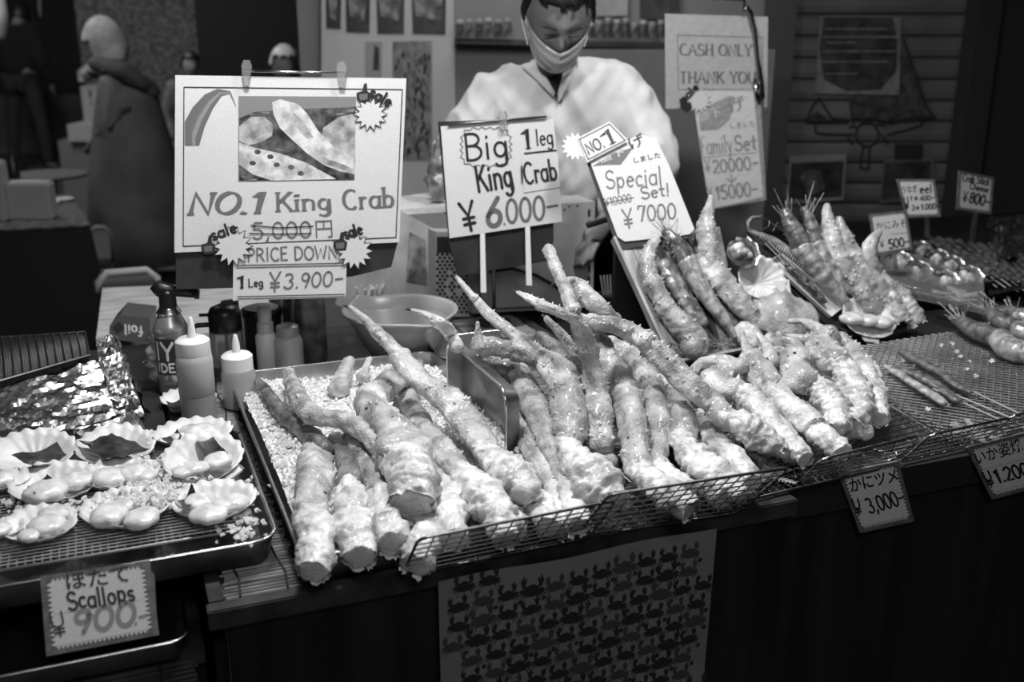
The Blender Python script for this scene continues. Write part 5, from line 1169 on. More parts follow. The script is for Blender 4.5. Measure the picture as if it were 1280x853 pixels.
cup(t, 924, 320, 22, D2, 1, M['foil'], mat('roe_filling', .4, .15, var=(60, .08, .7), coat=.7))
shell_dish('flat white scallop shell lying face up below the foil cup', 950, 352, 32, pl=D2, yaw=70, seed=31, group=None)
t = thing('cooked_crab', Pp(984, 396, D2), 'round pale crab body shell with a darker round muscle in the middle', 'seafood')
bm = bmesh.new(); blob(bm, [tuple(Pp(x, y, D2, .014)) + (r * .00188,) for x, y, r in ((958, 392, 22), (980, 396, 34), (1004, 400, 24))], 30, .09, 26, .42, 5, .005, ridge=.1, up=D2[1]); fin('body_shell', bm, M['shell_light'], t, smooth=True)
bm = bmesh.new(); blob(bm, [tuple(Pp(x, y, D2, .032)) + (r * .00188,) for x, y, r in ((976, 396, 11), (986, 397, 12))], 20, .05, 26, .35, 6, .005, up=D2[1]); fin('muscle', bm, mat('muscle', .36, .3, coat=.4), t, smooth=True)
bm = bmesh.new(); blob(bm, [tuple(Pp(x, y, D2, .012)) + (r * .0018,) for x, y, r in ((930, 414, 14), (940, 426, 16), (948, 432, 12))], 20, .3, 50, .8, 7, .005, ridge=.3, up=D2[1]); o = fin('meat_lump', bm, M['meat'], t, smooth=True)
bm = bmesh.new()
for k in range(5): blob(bm, [tuple(Pp(962 + k * 12, 424 - k * 4, D2, .012)) + (.016,), tuple(Pp(972 + k * 11, 434 - k * 5, D2, .014)) + (.014,)], 14, .25, 50, .8, 20 + k, .005, ridge=.3)
fin('meat_pieces', bm, M['meat'], t, smooth=True)
bm = bmesh.new(); prism(bm, [Pp(x, y, D2, .02) for x, y in ((966, 352), (986, 350), (990, 374), (976, 368))], V((0, 0, .001))); tag(fin('paper_square', bm, M['paper']), 'corner of folded white paper behind the round crab body', 'paper')

# second display: bamboo boat with lobster, legs, skewer
t = thing('bamboo_boat', Pz(1060, 420, .8), 'ribbed bamboo boat shaped dish with a looped handle holding legs and prawns', 'dish')
D3 = plane(Pz(1080, 414, .815), -4, 33)
bm = bmesh.new(); ring = [(948, 318), (940, 290), (958, 292), (990, 318), (1060, 372), (1140, 402), (1130, 412), (1096, 420), (1060, 414), (1010, 384), (974, 346)]
prism(bm, [Pp(x, y, D3, -.004) for x, y in ring], -D3[1] * .02); fin('boat_body', bm, mat('boat_bamboo', .035, .4, var=(30, .015, .07)), t)
bm = bmesh.new(); tube(bm, [Pp(x, y, D3, h) for x, y, h in ((952, 271, .02), (940, 272, .02), (934, 278, .02), (936, 288, .02), (948, 294, .02), (966, 300, .02), (984, 312, .02), (1004, 330, .02), (1024, 350, .02), (1040, 366, .015))], [.004, .004, .0045, .005, .007, .0085, .009, .009, .009, .008], 10)
for k in range(30):
    f = k / 30; x = 950 + 84 * f; y = 295 + 66 * f ** 1.1; c = Pp(x, y, D3, .02); tube(bm, [c, c + V((.0025, -.001, -.0012))], .0105, 8)
fin('twisted_rim', bm, M['bamboo'], t, smooth=True)
bm = bmesh.new(); tube(bm, [Pp(x, y, D3, .0) for x, y in ((998, 376), (1030, 400), (1066, 418), (1100, 422), (1132, 414))], [.01, .013, .014, .012, .008], 10); fin('bamboo_keel', bm, mat('keel', .03, .3, coat=.4), t, smooth=True)
bm = bmesh.new()
for pts in (((952, 271), (962, 276), (960, 284), (952, 288)), ((962, 278), (974, 284), (982, 292)), ((966, 290), (972, 278), (986, 282))): tube(bm, [Pp(x, y, D3, .03) for x, y in pts], .0014, 5)
fin('wire_loop', bm, M['chrome'], t)
t = thing('paper_tray', Pp(1000, 362, D3), 'long white paper tray holding a dark glazed skewer', 'tray'); q = [(960, 328), (974, 320), (1052, 384), (1036, 397)]
bm = bmesh.new(); prism(bm, [Pp(x, y, D3, .014) for x, y in q], -D3[1] * .002); fin('tray_floor', bm, M['paper'], t)
for i in range(4):
    a, b_ = q[i], q[(i + 1) % 4]; bm = bmesh.new(); A_, B_ = Pp(*a, D3, .014), Pp(*b_, D3, .014); prism(bm, [A_, B_, B_ + D3[1] * .012, A_ + D3[1] * .012], (D3[1].cross(B_ - A_)).normalized() * .0015); fin('tray_wall', bm, M['paper'], t)
t = thing('glazed_skewer', Pp(1008, 358, D3, .02), 'black glazed grilled skewer lying in the white paper tray', 'skewer')
bm = bmesh.new(); blob(bm, [tuple(Pp(x, y, D3, .026)) + (r * .0018,) for x, y, r in ((984, 332, 5), (998, 344, 7), (1012, 358, 7.5), (1022, 368, 7), (1030, 376, 5))], 14, .35, 80, .7, 8, .004, ridge=.3); fin('meat', bm, M['char'], t, smooth=True)
bm = bmesh.new(); tube(bm, [Pp(956, 304, D3, .03), Pp(990, 338, D3, .026)], .0018, 5); tube(bm, [Pp(960, 302, D3, .03), Pp(994, 336, D3, .026)], .0018, 5); fin('stick', bm, M['dull_box'], t)
def prawn(label, pts, pl, seed, head=2, m='prawn', group=None, z=None, whisk=8):
    P = [(tuple(Pp(x, y, pl, h / 100)) if pl else tuple(Pz(x, y, z + h / 100))) + (r * (depth(Pp(x, y, pl)) if pl else depth(Pz(x, y, z))) / F,) for x, y, h, r in pts]
    t = thing('prawn', P[-1][:3], label, 'prawn', group); bm = bmesh.new(); blob(bm, P[:head + 1], 16, .12, 60, .9, seed, .004, ridge=.15, spines=10); fin('head', bm, M['prawn_dark'], t, smooth=True)
    bm = bmesh.new(); Q = crom(P[head:], .004); n = len(Q); Q = [q[:3] + (q[3] * (1 + .09 * (1 - ((i % 6) / 6))),) for i, q in enumerate(Q)]
    blob(bm, Q, 16, .04, 60, .9, seed + 1, .01); fin('tail', bm, M[m], t, smooth=True)
    R = random.Random(seed); bm = bmesh.new(); h = V(P[0][:3]); d = (h - V(P[head][:3])).normalized()
    for k in range(whisk):
        s1 = V((R.uniform(-1, 1), R.uniform(-1, 1), R.uniform(-.2, 1))) * .03; a = h - d * R.uniform(0, .05); tube(bm, [a, a + d * .02 + s1 * .5, a + d * .045 + s1 * 1.2], .0008, 4)
    for k in range(8):
        a = V(P[head][:3]) + d * .008 * k - V((0, 0, P[head][3] * .5)); tube(bm, [a, a + V((R.uniform(-.02, .02), -.014, -.004)), a + V((R.uniform(-.02, .02), -.02, -.008))], .0011, 4)
    stuff(fin('legs_and_whiskers', bm, M['prawn'], t)); return t
prawn('white grilled prawn with a whiskered head lying on the tilted board', [(834, 292, 3.4, 8), (848, 308, 3.4, 12), (860, 328, 3, 13), (874, 356, 2.6, 12), (890, 380, 2.4, 10), (904, 398, 2.2, 8), (918, 420, 2, 4)], DB, 53, 2, whisk=16)
prawn('large prawn with a dark upright head at the left of the bamboo boat', [(982, 266, 5, 7), (990, 284, 4.5, 12), (1003, 312, 3.6, 14), (1022, 336, 3, 14), (1040, 360, 2.6, 12), (1058, 382, 2.2, 7)], D3, 51, 2)
prawn('large prawn with a broken pale shell patch, second in the bamboo boat', [(1006, 263, 5, 6), (1014, 282, 4.6, 9), (1021, 308, 3.8, 11), (1036, 336, 3, 12), (1052, 362, 2.6, 10)], D3, 52, 2)
leg('tall bumpy crab leg standing at the middle of the bamboo boat', 'l 1034 258 4.4 4 1035 272 4.2 8 1038 288 4 11 1042 306 3.8 13 1050 324 3.4 13|l 1058 340 3.2 14 1074 360 3 15 1090 380 2.6 14', 'shell', 81, pl=D3, spines=50)
leg('second bumpy crab leg, right of the tallest in the bamboo boat', 'l 1049 274 4.6 4 1053 288 4.4 8 1060 308 4.2 11 1066 322 4 11|l 1078 336 3.8 11 1096 356 3.4 13 1110 372 3 13|m 1116 384 2.8 15 1124 402 2.4 14', 'light', 82, pl=D3, spines=40)
leg('shorter crab leg with a flaky pale side at the right of the bamboo boat', 'l 1096 338 3.2 6 1112 356 3 9 1128 372 2.8 12|m 1136 386 2.8 14 1146 404 2.4 13', 'light', 83, pl=D3, spines=22)
leg('small crab pincer curving up in front of the crab paste sign', 'l 1100 289 6 3 1092 299 5.6 7 1087 314 5 10 1090 328 4.4 9 1096 338 3.6 7', 'light', 84, pl=D3, spines=3, name='crab_claw', cat='crab claw')
shell_dish('scallop shell with three pale scallops in front of the bamboo boat', 1083, 402, 34, pl=plane(Pz(1083, 410, .83), -8, 50), yaw=70, meats=[(1066, 398, 14), (1086, 400, 13), (1102, 402, 13)], seed=32, group=None)

# ------------------------------------------------------------------ right: crab paste cups, eel skewers, foil, prawns
t = tray('display_tray', 'black tray holding crab paste cups and eel skewers', 1.86, 1.98, 3.2, 2.75, .80, .86, .02, m=M['black'])
zc = .845
for i, (x, y, r, lb) in enumerate([(1122, 333, 17, 'foil cup of crab paste furthest left under the small sign'), (1149, 318, 15, 'foil cup of crab paste at the top of the group'), (1146, 345, 17, 'foil cup of crab paste with a pale upright filling, second in the front row'),
        (1170, 328, 15, 'foil cup of crab paste in the middle of the back row'), (1178, 357, 18, 'foil cup of crab paste lowest in the group'), (1188, 336, 15, 'foil cup of crab paste at the right of the back row'), (1208, 352, 18, 'foil cup of crab paste furthest right with one dark round spot')]):
    pl = (Pz(x, y, zc), V((-.25, -.55, .8)).normalized()); t = thing('crab_miso_cup', Pz(x, y + r * .8, zc), lb, 'cup', 'foil cups of crab paste')
    cup(t, x, y, r, pl, i + 5, M['foil'], mat('paste_%s' % 'abcdefg'[i], .3, .15, var=(50, .05, .6), coat=.8))
bm = bmesh.new(); g = []
for j in range(15):
    for i in range(25):
        u, v_ = i / 24, j / 14; x = 1100 + 130 * u; y = 305 + 40 * u + (60 - 12 * u) * v_; g.append(bm.verts.new(Pz(x, y, .868 + .010 * abs(N.noise(V((x, y, 0)) * .11)) + .006 * N.noise(V((x, y, 3)) * .3) - .02 * (v_ > .9))))
for j in range(14):
    for i in range(24): bm.faces.new((g[j * 25 + i], g[j * 25 + i + 1], g[(j + 1) * 25 + i + 1], g[(j + 1) * 25 + i]))
tag(fin('plastic_wrap', bm, M['film'], smooth=True), 'shiny clear wrap stretched over the crab paste cups', 'film')
def fern(name, label, px, py, z, n, seed, R_=.05):
    R = random.Random(seed); c = Pz(px, py, z); bm = bmesh.new()
    for k in range(n):
        a = R.uniform(0, 6.28); L = R.uniform(.5, 1) * R_; d = V((math.cos(a), math.sin(a), 0)); s_ = V((-d.y, d.x, 0)); o = c + V((R.uniform(-.5, .5) * R_, R.uniform(-.4, .4) * R_, R.uniform(.002, .008)))
        tube(bm, [o, o + d * L], .0012, 4)
        for j in range(1, 6):
            q = o + d * L * j / 6
            for sg in (-1, 1): tube(bm, [q, q + (d * .7 + s_ * sg).normalized() * L * (.34 - .03 * j)], [.0016, .0008], 4)
    tag(fin(name, bm, M['leaf']), label, 'leaf')
fern('cypress_sprig', 'flat cypress sprig on the wire rack in front of the claws', 950, 596, .812, 14, 1, .05)
fern('cypress_sprig', 'dark cypress sprig at the rack edge above the squid price card', 1218, 545, .814, 14, 2, .05)
fern('plastic_leaf', 'fringe of green leaf along the tray edge below the crab paste cups', 1190, 372, .862, 12, 3, .07)
R = random.Random(12)
names = ['leftmost', 'second', 'third', 'fourth', 'fifth', 'sixth', 'seventh', 'eighth', 'ninth']
for i in range(9):
    x = 1160 + i * 13; y = 297 + i * 1.5; x2 = x + 62; y2 = y + 44 + i * 1.2; z = .848 + .006 * (i % 3); P = []
    t = thing('eel_skewer', Pz(x2, y2, z), 'dark glazed eel skewer, %s from the left behind the crab paste cups' % names[i], 'skewer', 'eel skewers on the black tray')
    for f in (0, .25, .5, .75, 1): p = Pz(x + (x2 - x) * f, y + (y2 - y) * f, z + .012); P.append(tuple(p) + (.010 + .002 * math.sin(f * 9 + i),))
    bm = bmesh.new(); blob(bm, P, 14, .3, 40, .6, 60 + i, .006, ridge=.25); fin('meat', bm, mat('eel_%d' % i, .1, .28, var=(50, .02, .15), bump=(90, .6, .003), coat=.3), t, smooth=True)
    a = Pz(x2 - 8, y2 - 6, z + .012); b_ = Pz(x2 + 24, y2 + 18, z); bm = bmesh.new(); tube(bm, [a, b_], .002, 5); fin('stick', bm, M['dull_box'], t)
bm = bmesh.new(); crumple(bm, [Pz(1236, 370, .862), Pz(1300, 358, .862), Pz(1300, 352, .868), Pz(1236, 364, .868)], 16, 3, .004, 2, 60); tag(fin('foil_strip', bm, M['foil'], norm=False), 'strip of bright foil along the tray edge at the right', 'foil')
bm = bmesh.new(); crumple(bm, [Pz(1246, 330, .87), Pz(1330, 316, .87), Pz(1320, 268, .90), Pz(1232, 276, .90)], 26, 18, .02, 6, 26); crumple(bm, [Pz(1246, 336, .855), Pz(1330, 322, .855), Pz(1330, 316, .87), Pz(1246, 330, .87)], 20, 4, .008, 6, 40)
tag(fin('foil_packet', bm, M['foil'], norm=False), 'film wrapped foil packet at the far right edge', 'packet')
# large prawns with whiskers at right
prawn('whole prawn with long whiskers lying in front at the right edge', [(1196, 400, 3, 7), (1222, 414, 3, 12), (1250, 424, 3, 13), (1262, 436, 2.6, 15), (1284, 442, 2.4, 14), (1310, 452, 2, 10)], None, 91, 2, z=.81, whisk=22)
prawn('whole prawn behind the front one at the right edge', [(1232, 390, 3.4, 8), (1252, 402, 3.4, 12), (1274, 414, 3, 13), (1300, 422, 2.6, 13), (1320, 430, 2, 10)], None, 92, 2, z=.815, whisk=22)
prawn('whole prawn at the back of the heap cut by the right edge', [(1254, 388, 3.6, 7), (1276, 396, 3.6, 11), (1300, 404, 3, 12), (1330, 414, 2.4, 9)], None, 93, 1, z=.815, whisk=18)
# squid skewers on the mat
for i, (pts, st_, lb, mm) in enumerate([([(1108, 458, 5), (1124, 468, 7), (1146, 482, 7.5), (1166, 494, 8), (1180, 504, 6)], ((1166, 486), (1252, 526)), 'pale skewered squid lying across the metal mat', 'prawn'), ([(1126, 440, 7), (1150, 452, 9), (1176, 466, 8), (1200, 484, 7), (1212, 490, 5)], ((1196, 480), (1276, 518)), 'darker skewered squid behind the pale one', 'prawn_dark'), ([(1120, 462, 8), (1146, 470, 10), (1170, 482, 9), (1196, 500, 7)], ((1190, 492), (1262, 522)), 'flat grey squid piece between the two skewers', 'prawn_dark')]):
    t = thing('squid_skewer', Pz(pts[2][0], pts[2][1], .81), lb, 'skewer'); bm = bmesh.new(); blob(bm, [tuple(Pz(x, y, .824)) + (r * .0014,) for x, y, r in pts], 14, .18, 50, .6, 95 + i, .005); fin('squid', bm, M[mm], t, smooth=True)
    bm = bmesh.new(); tube(bm, [Pz(*st_[0], .824), Pz(*st_[1], .812)], .002, 5); fin('stick', bm, M['dull_box'], t)

# ------------------------------------------------------------------ small signs and price cards
def cardtext(t, pl, items):
    for m, fn in items: lettering(t, M[m], fn)
K_ = plane(PY(120, 770, 1.215), 0, 26)
q = [(50, 721), (187, 701), (199, 794), (58, 821)]
t = price_card('tilted card for scallops in front of the lower left tray', q, K_, rows=(.5, .9), nz=(20, 13))
cardtext(t, K_, [('ink', lambda b: (cjk(b, 'ほたて', (84, 738), (163, 727), 21, K_, bold=.012), write(b, 'Scallops', (86, 763), (169, 750), 22, 3.4, K_, jit=.04), write(b, 'q', (66, 796), (88, 791), 28, 2.4, K_))), ('ink_light', lambda b: write(b, '900', (93, 793), (170, 780), 28, 6, K_, slant=.2)), ('ink_light', lambda b: write(b, '.-', (168, 781), (187, 776), 16, 3, K_))])
bm = bmesh.new(); sheet(bm, [(182, 708), (193, 718), (196, 770), (186, 760)], K_, -.012, .004); fin('clip_stand', bm, M['glass'], t)
I_ = plane(PY(1095, 620, 1.228), 0, 0)
q = [(1048, 592), (1123, 577), (1143, 652), (1075, 667)]
t = price_card('price card for crab claws hung below the claw rack', q, I_, rows=(.5, .9), nz=(20, 14))
cardtext(t, I_, [('ink', lambda b: (cjk(b, 'かにツメ', (1064, 616), (1124, 602), 17, I_, bold=.02), write(b, 'q', (1069, 643), (1080, 641), 18, 2.2, I_, slant=-.1), write(b, '3,000-', (1088, 642), (1133, 630), 19, 2.4, I_, slant=-.15)))])
J_ = plane(PY(1250, 590, 1.225), 0, 0)
q = [(1208, 560), (1286, 540), (1312, 606), (1240, 625)]
t = price_card('price card for grilled squid at the right edge of the counter', q, J_, rows=(.45, .88), nz=(20, 14))
cardtext(t, J_, [('ink', lambda b: (cjk(b, 'いか姿焼', (1222, 582), (1280, 564), 18, J_, bold=.012), write(b, 'q', (1234, 608), (1246, 605), 18, 2.4, J_, slant=-.2), write(b, '1.200-', (1248, 604), (1298, 592), 17, 2.8, J_, slant=-.2)))])
F_ = plane(Pd(1113, 290, 2.62), -8, 8)
q = [(1086, 268), (1133, 263), (1141, 312), (1095, 320)]
t = price_card('small sign for crab paste standing behind the pincer', q, F_, nz=(30, 24), th=.003)
bm = bmesh.new(); tube(bm, [Pp(1118, 312, F_, -.003), Pz(1120, 350, .80)], [.005, .007], 8); fin('clip_stand', bm, M['glass'], t)
cardtext(t, F_, [('ink', lambda b: cjk(b, 'かにみそ', (1096, 288), (1133, 284), 10, F_, bold=.0)), ('ink_mid', lambda b: (ribbon(b, [(1114, 293), (1136, 291)], .6, lambda X, Y: Pp(X, Y, F_, .001)), write(b, 'Q', (1101, 310), (1106, 309), 9, 1.2, F_))), ('ink', lambda b: write(b, '500-', (1112, 311), (1137, 307), 11, 1.9, F_))])
G_ = plane(Pd(1148, 250, 2.85), -10, 8)
q = [(1120, 224), (1168, 224), (1176, 271), (1133, 272)]
t = price_card('small sign for eel behind the crab paste sign', q, G_, nz=(26, 22), th=.003)
cardtext(t, G_, [('ink', lambda b: (cjk(b, 'うなぎ', (1128, 242), (1147, 240), 9, G_, bold=.012), write(b, 'eel', (1150, 242), (1165, 241), 11, 1.8, G_), write(b, '1', (1138, 251), (1140, 251), 6, 1.2, G_), cjk(b, '本', (1142, 251), (1148, 251), 6, G_), write(b, '400-', (1150, 251), (1168, 250), 6, 1.4, G_), write(b, 'q', (1131, 261), (1138, 260), 14, 1.6, G_), write(b, '3', (1140, 263), (1143, 263), 6, 1.3, G_), cjk(b, '本', (1144, 263), (1150, 263), 6, G_), write(b, '1.000-', (1152, 262), (1174, 261), 6.5, 1.5, G_)))])
bm = bmesh.new(); tube(bm, [Pp(1158, 270, G_, -.003), Pz(1160, 302, .84)], [.006, .008], 8); o = fin('clip_stand', bm, M['glass'], t)
H_ = plane(Pd(1218, 240, 3.0), 12, 8)
q = [(1199, 213), (1243, 222), (1239, 268), (1196, 262)]
t = price_card('small sign for crab stick with cheese, rightmost of the standing signs', q, H_, nz=(26, 24), th=.003)
cardtext(t, H_, [('ink', lambda b: (write(b, 'Crab Stick', (1203, 226), (1236, 232), 9, 1.5, H_), write(b, 'Cheese', (1212, 236), (1235, 241), 7.5, 1.4, H_), write(b, 'Q', (1203, 252), (1209, 253), 13, 1.6, H_), write(b, '800-', (1211, 253), (1236, 259), 13, 2.2, H_)))])
bm = bmesh.new(); tube(bm, [Pp(1220, 264, H_, -.003), Pz(1215, 300, .84)], [.006, .008], 8); fin('clip_stand', bm, M['glass'], t)
# special set sheet leaning on the tilted board
C_ = (Pp(800, 296, DB, .012), V((-.2, -.86, .42)).normalized())
tC = thing('sign_sheet', Pp(800, 300, C_), 'handwritten special set sheet leaning above the tilted board with a number one tag', 'sign')
q = [(735, 196), (818, 168), (866, 288), (780, 302)]
bm = bmesh.new(); sheet(bm, [(736, 198), (760, 188), (800, 168), (820, 174), (836, 206), (868, 286), (862, 293), (820, 298), (781, 302), (772, 296)], C_, 0, .0015); fin('laminated_sheet', bm, M['paper'], tC)
bm = bmesh.new(); sheet(bm, [(734, 204), (742, 200), (778, 300), (868, 292), (872, 296), (778, 312), (768, 300)], C_, -.004, .003); o = fin('backing_board', bm, M['black_board'], tC)
lettering(tC, M['ink_mid'], lambda b: flat(b, [(740, 208), (766, 192), (792, 184), (782, 198), (776, 206), (760, 206)], C_, .0006), 'photo_patch')
lettering(tC, M['paper'], lambda b: cjk(b, '値下', (750, 205), (782, 193), 9, C_, off=.0012, bold=.0))
lettering(tC, M['ink'], lambda b: (cjk(b, 'げ', (790, 188), (808, 180), 16, C_, bold=.012), cjk(b, 'しました', (793, 204), (826, 197), 7, C_, bold=.01)))
lettering(tC, M['grey'], lambda b: (write(b, 'Special', (758, 236), (828, 230), 22, 2.0, C_, slant=.0), write(b, 'Set!', (802, 249), (838, 244), 15, 2.0, C_), write(b, 'Q10000', (757, 258), (790, 252), 10, 1.2, C_), ribbon(b, [(757, 254), (792, 247)], 1, lambda X, Y: Pp(X, Y, C_, .0012)), write(b, 'Q', (781, 286), (794, 284), 24, 2.2, C_), write(b, '7000', (798, 277), (846, 273), 19, 2.2, C_)))
t = thing('number_tag', Pp(735, 202, C_, .01), 'slanted white tag reading number one pinned over the special set sheet', 'tag'); q = [(721, 173), (762, 152), (786, 176), (734, 203)]
bm = bmesh.new(); sheet(bm, q, C_, .008, .0015); fin('tag_card', bm, M['paper'], t); lettering(t, M['grey'], lambda b: (frame_line(b, q, (.05, .08), 1.6, C_, .0088),), 'border_line')
lettering(t, M['ink'], lambda b: (write(b, 'NO.', (736, 193), (757, 183), 14, 1.8, C_, off=.0092), write(b, '1', (759, 182), (772, 176), 18, 3.2, C_, off=.0092, serif=True)))
bm = bmesh.new(); sheet(bm, star(719, 183, 18, 12, 14), C_, .006, .001); ty = tag(fin('starburst_tag', bm, M['paper']), 'white starburst sticker peeking out left of the number one tag', 'sticker')
# cash only sign and family set sheet on the tongs hook
E_ = plane(Pd(895, 80, 3.0), -14, 0)
q = [(831, 17), (960, 21), (959, 134), (832, 136)]
tE = thing('sign_sheet', Pp(895, 134, E_), 'printed cash only thank you sheet hung on the right of the stall', 'sign'); bm = bmesh.new(); sheet(bm, q, E_, 0, .0015); fin('laminated_sheet', bm, mat('sheet_grey', .42, .35, var=(60, .39, .45), coat=.2), tE)
lettering(tE, M['ink_mid'], lambda b: [ribbon(b, [p, r], .9, lambda X, Y: Pp(X, Y, E_, .0007)) for p, r in (((847, 44), (953, 47)), ((953, 47), (952, 112)), ((952, 112), (848, 112)), ((848, 112), (847, 44)))], 'border_line')
lettering(tE, M['ink_mid'], lambda b: (write(b, 'CASH ONLY', (850, 69), (940, 70), 14, 2.3, E_, nib=15, serif=True), write(b, 'THANK YOU', (850, 104), (945, 104), 14, 2.3, E_, nib=15, serif=True)))
bm = bmesh.new(); tube(bm, [Pp(x, y, E_, .02) for x, y in ((929, 14), (934, 9), (938, 16), (944, 40), (947, 72), (951, 100), (952, 122), (949, 128), (945, 118), (944, 98))], [.004, .006, .007, .006, .005, .008, .010, .010, .008, .005], 10)
tag(fin('tongs', bm, mat('tongs_steel', .25, .15, 1), smooth=True), 'glossy metal tongs hanging over the cash only sheet', 'tongs')
bm = bmesh.new(); a = Pp(930, 14, E_, .01); tube(bm, [a, a + V((0, 0, .03)), a + V((0, .6, .06))], .004, 6); tube(bm, [Pp(834, 18, E_, -.004), Pp(834, 18, E_, -.4) + V((0, 0, .02))], .002, 6); tag(fin('hook_rod', bm, M['black']), 'thin rod holding up the cash only sheet', 'rod')
E2 = (E_[0] + E_[1] * .022, E_[1])
tF = thing('sign_sheet', Pp(925, 250, E2), 'crinkled laminated family set sheet hanging below the cash only sheet', 'sign')
bm = bmesh.new(); sheet(bm, [(866, 118), (900, 114), (942, 116), (948, 180), (954, 246), (930, 252), (892, 260), (884, 240), (876, 190)], E2, 0, .0015); fin('laminated_sheet', bm, M['paper'], tF)
bm = bmesh.new(); prism(bm, [Pp(x, y, E2, .002) for x, y in ((864, 114), (950, 112), (958, 250), (888, 262))], -E2[1] * .0004); fin('plastic_sleeve', bm, mat('sleeve', .9, .08, alpha=.16, bump=(60, .8, .01)), tF)
lettering(tF, M['ink_mid'], lambda b: flat(b, [(872, 136), (890, 130), (912, 120), (920, 122), (912, 150), (898, 162), (876, 164)], E2, .0006), 'photo_patch')
lettering(tF, M['paper'], lambda b: cjk(b, '値下', (874, 152), (902, 146), 14, E2, off=.0012, bold=.0))
lettering(tF, M['ink'], lambda b: (cjk(b, 'げ', (914, 142), (934, 136), 18, E2, bold=.012), cjk(b, 'しました', (913, 161), (944, 159), 8, E2, bold=.01), write(b, 'Family', (877, 194), (916, 190), 22, 1.5, E2), write(b, 'Set', (919, 189), (946, 187), 19, 2.4, E2), ribbon(b, [(877, 197), (945, 191)], .8, lambda X, Y: Pp(X, Y, E2, .001)), write(b, 'Q', (882, 216), (890, 215), 17, 1.5, E2), write(b, '20000-', (892, 217), (948, 211), 16, 2.2, E2), ribbon(b, [(914, 218), (915, 228)], 1.5, lambda X, Y: Pp(X, Y, E2, .001)), ribbon(b, [(909, 223), (915, 228), (920, 223)], 1.5, lambda X, Y: Pp(X, Y, E2, .001)), write(b, 'Q', (887, 250), (893, 249), 15, 1.4, E2), write(b, '15000-', (896, 250), (948, 244), 17, 2.4, E2)))
bm = bmesh.new(); sheet(bm, star(874, 126, 16, 10, 14), E2, .006, .001); st = fin('starburst_sticker', bm, M['paper']); tag(st, 'white starburst sticker with sale lettering over the cash only sheet corner', 'sticker')
lettering(st, M['ink'], lambda b: write(b, 'sale', (856, 128), (874, 110), 9, 2.8, E2, off=.0065)); lettering(st, M['ink'], lambda b: flat(b, [(849, 124), (854, 122), (860, 130), (864, 128), (864, 138), (858, 141), (851, 136)], E2, .0064), 'thumb')
# ------------------------------------------------------------------ people
def skin_eval(verts, edges, radii, voxel=.012, sub=2, extra=None, fold=None, smooth=2):
    """verts dict name->point; returns a mesh grown around the joints as one continuous surface"""
    names = list(verts); me = bpy.data.meshes.new('sk'); me.from_pydata([verts[n] for n in names], [(names.index(a), names.index(b)) for a, b in edges], [])
    o = bpy.data.objects.new('sk', me); COL.objects.link(o); o.modifiers.new('s', 'SKIN'); sv = me.skin_vertices[0].data
    seen = set(); adj = {n: [] for n in names}
    for a, b in edges: adj[a].append(b); adj[b].append(a)
    for i, n in enumerate(names):
        r = radii[n]; sv[i].radius = (r, r) if not isinstance(r, tuple) else r
        if n not in seen:
            sv[i].use_root = True; st = [n]
            while st:
                q = st.pop()
                if q in seen: continue
                seen.add(q); st += adj[q]
        else: sv[i].use_root = False
    m = o.modifiers.new('d', 'SUBSURF'); m.levels = sub; m.render_levels = sub
    dg = bpy.context.evaluated_depsgraph_get(); out = bpy.data.meshes.new_from_object(o.evaluated_get(dg))
    bm = bmesh.new(); bm.from_mesh(out)
    if extra: 
        m2 = bpy.data.meshes.new('e'); extra.to_mesh(m2); extra.free(); bm.from_mesh(m2); bpy.data.meshes.remove(m2)
    me2 = bpy.data.meshes.new('r'); bm.to_mesh(me2); bm.free(); o2 = bpy.data.objects.new('r', me2); COL.objects.link(o2)
    r = o2.modifiers.new('r', 'REMESH'); r.mode = 'VOXEL'; r.voxel_size = voxel; s = o2.modifiers.new('c', 'SMOOTH'); s.iterations = smooth; s.factor = .5
    dg = bpy.context.evaluated_depsgraph_get(); res = bpy.data.meshes.new_from_object(o2.evaluated_get(dg))
    for x in (o, o2): bpy.data.objects.remove(x)
    for x in (me, out, me2): bpy.data.meshes.remove(x)
    if fold:
        amp, fr = fold; bm = bmesh.new(); bm.from_mesh(res); bm.normal_update()
        for v in bm.verts:
            c = v.co; n_ = 1 - abs(N.noise(V((c.x * fr * 1.6 + c.z * fr * .7, c.y * fr * 1.2, c.z * fr * .45 + 3)))) * 3; n2 = N.noise(V((c.x * fr * 3 - c.z * fr * 2, c.y * fr * 3, c.z * fr)))
            v.co += v.normal * amp * (n_ * .7 + n2 * .8)
        bm.to_mesh(res); bm.free()
    return res
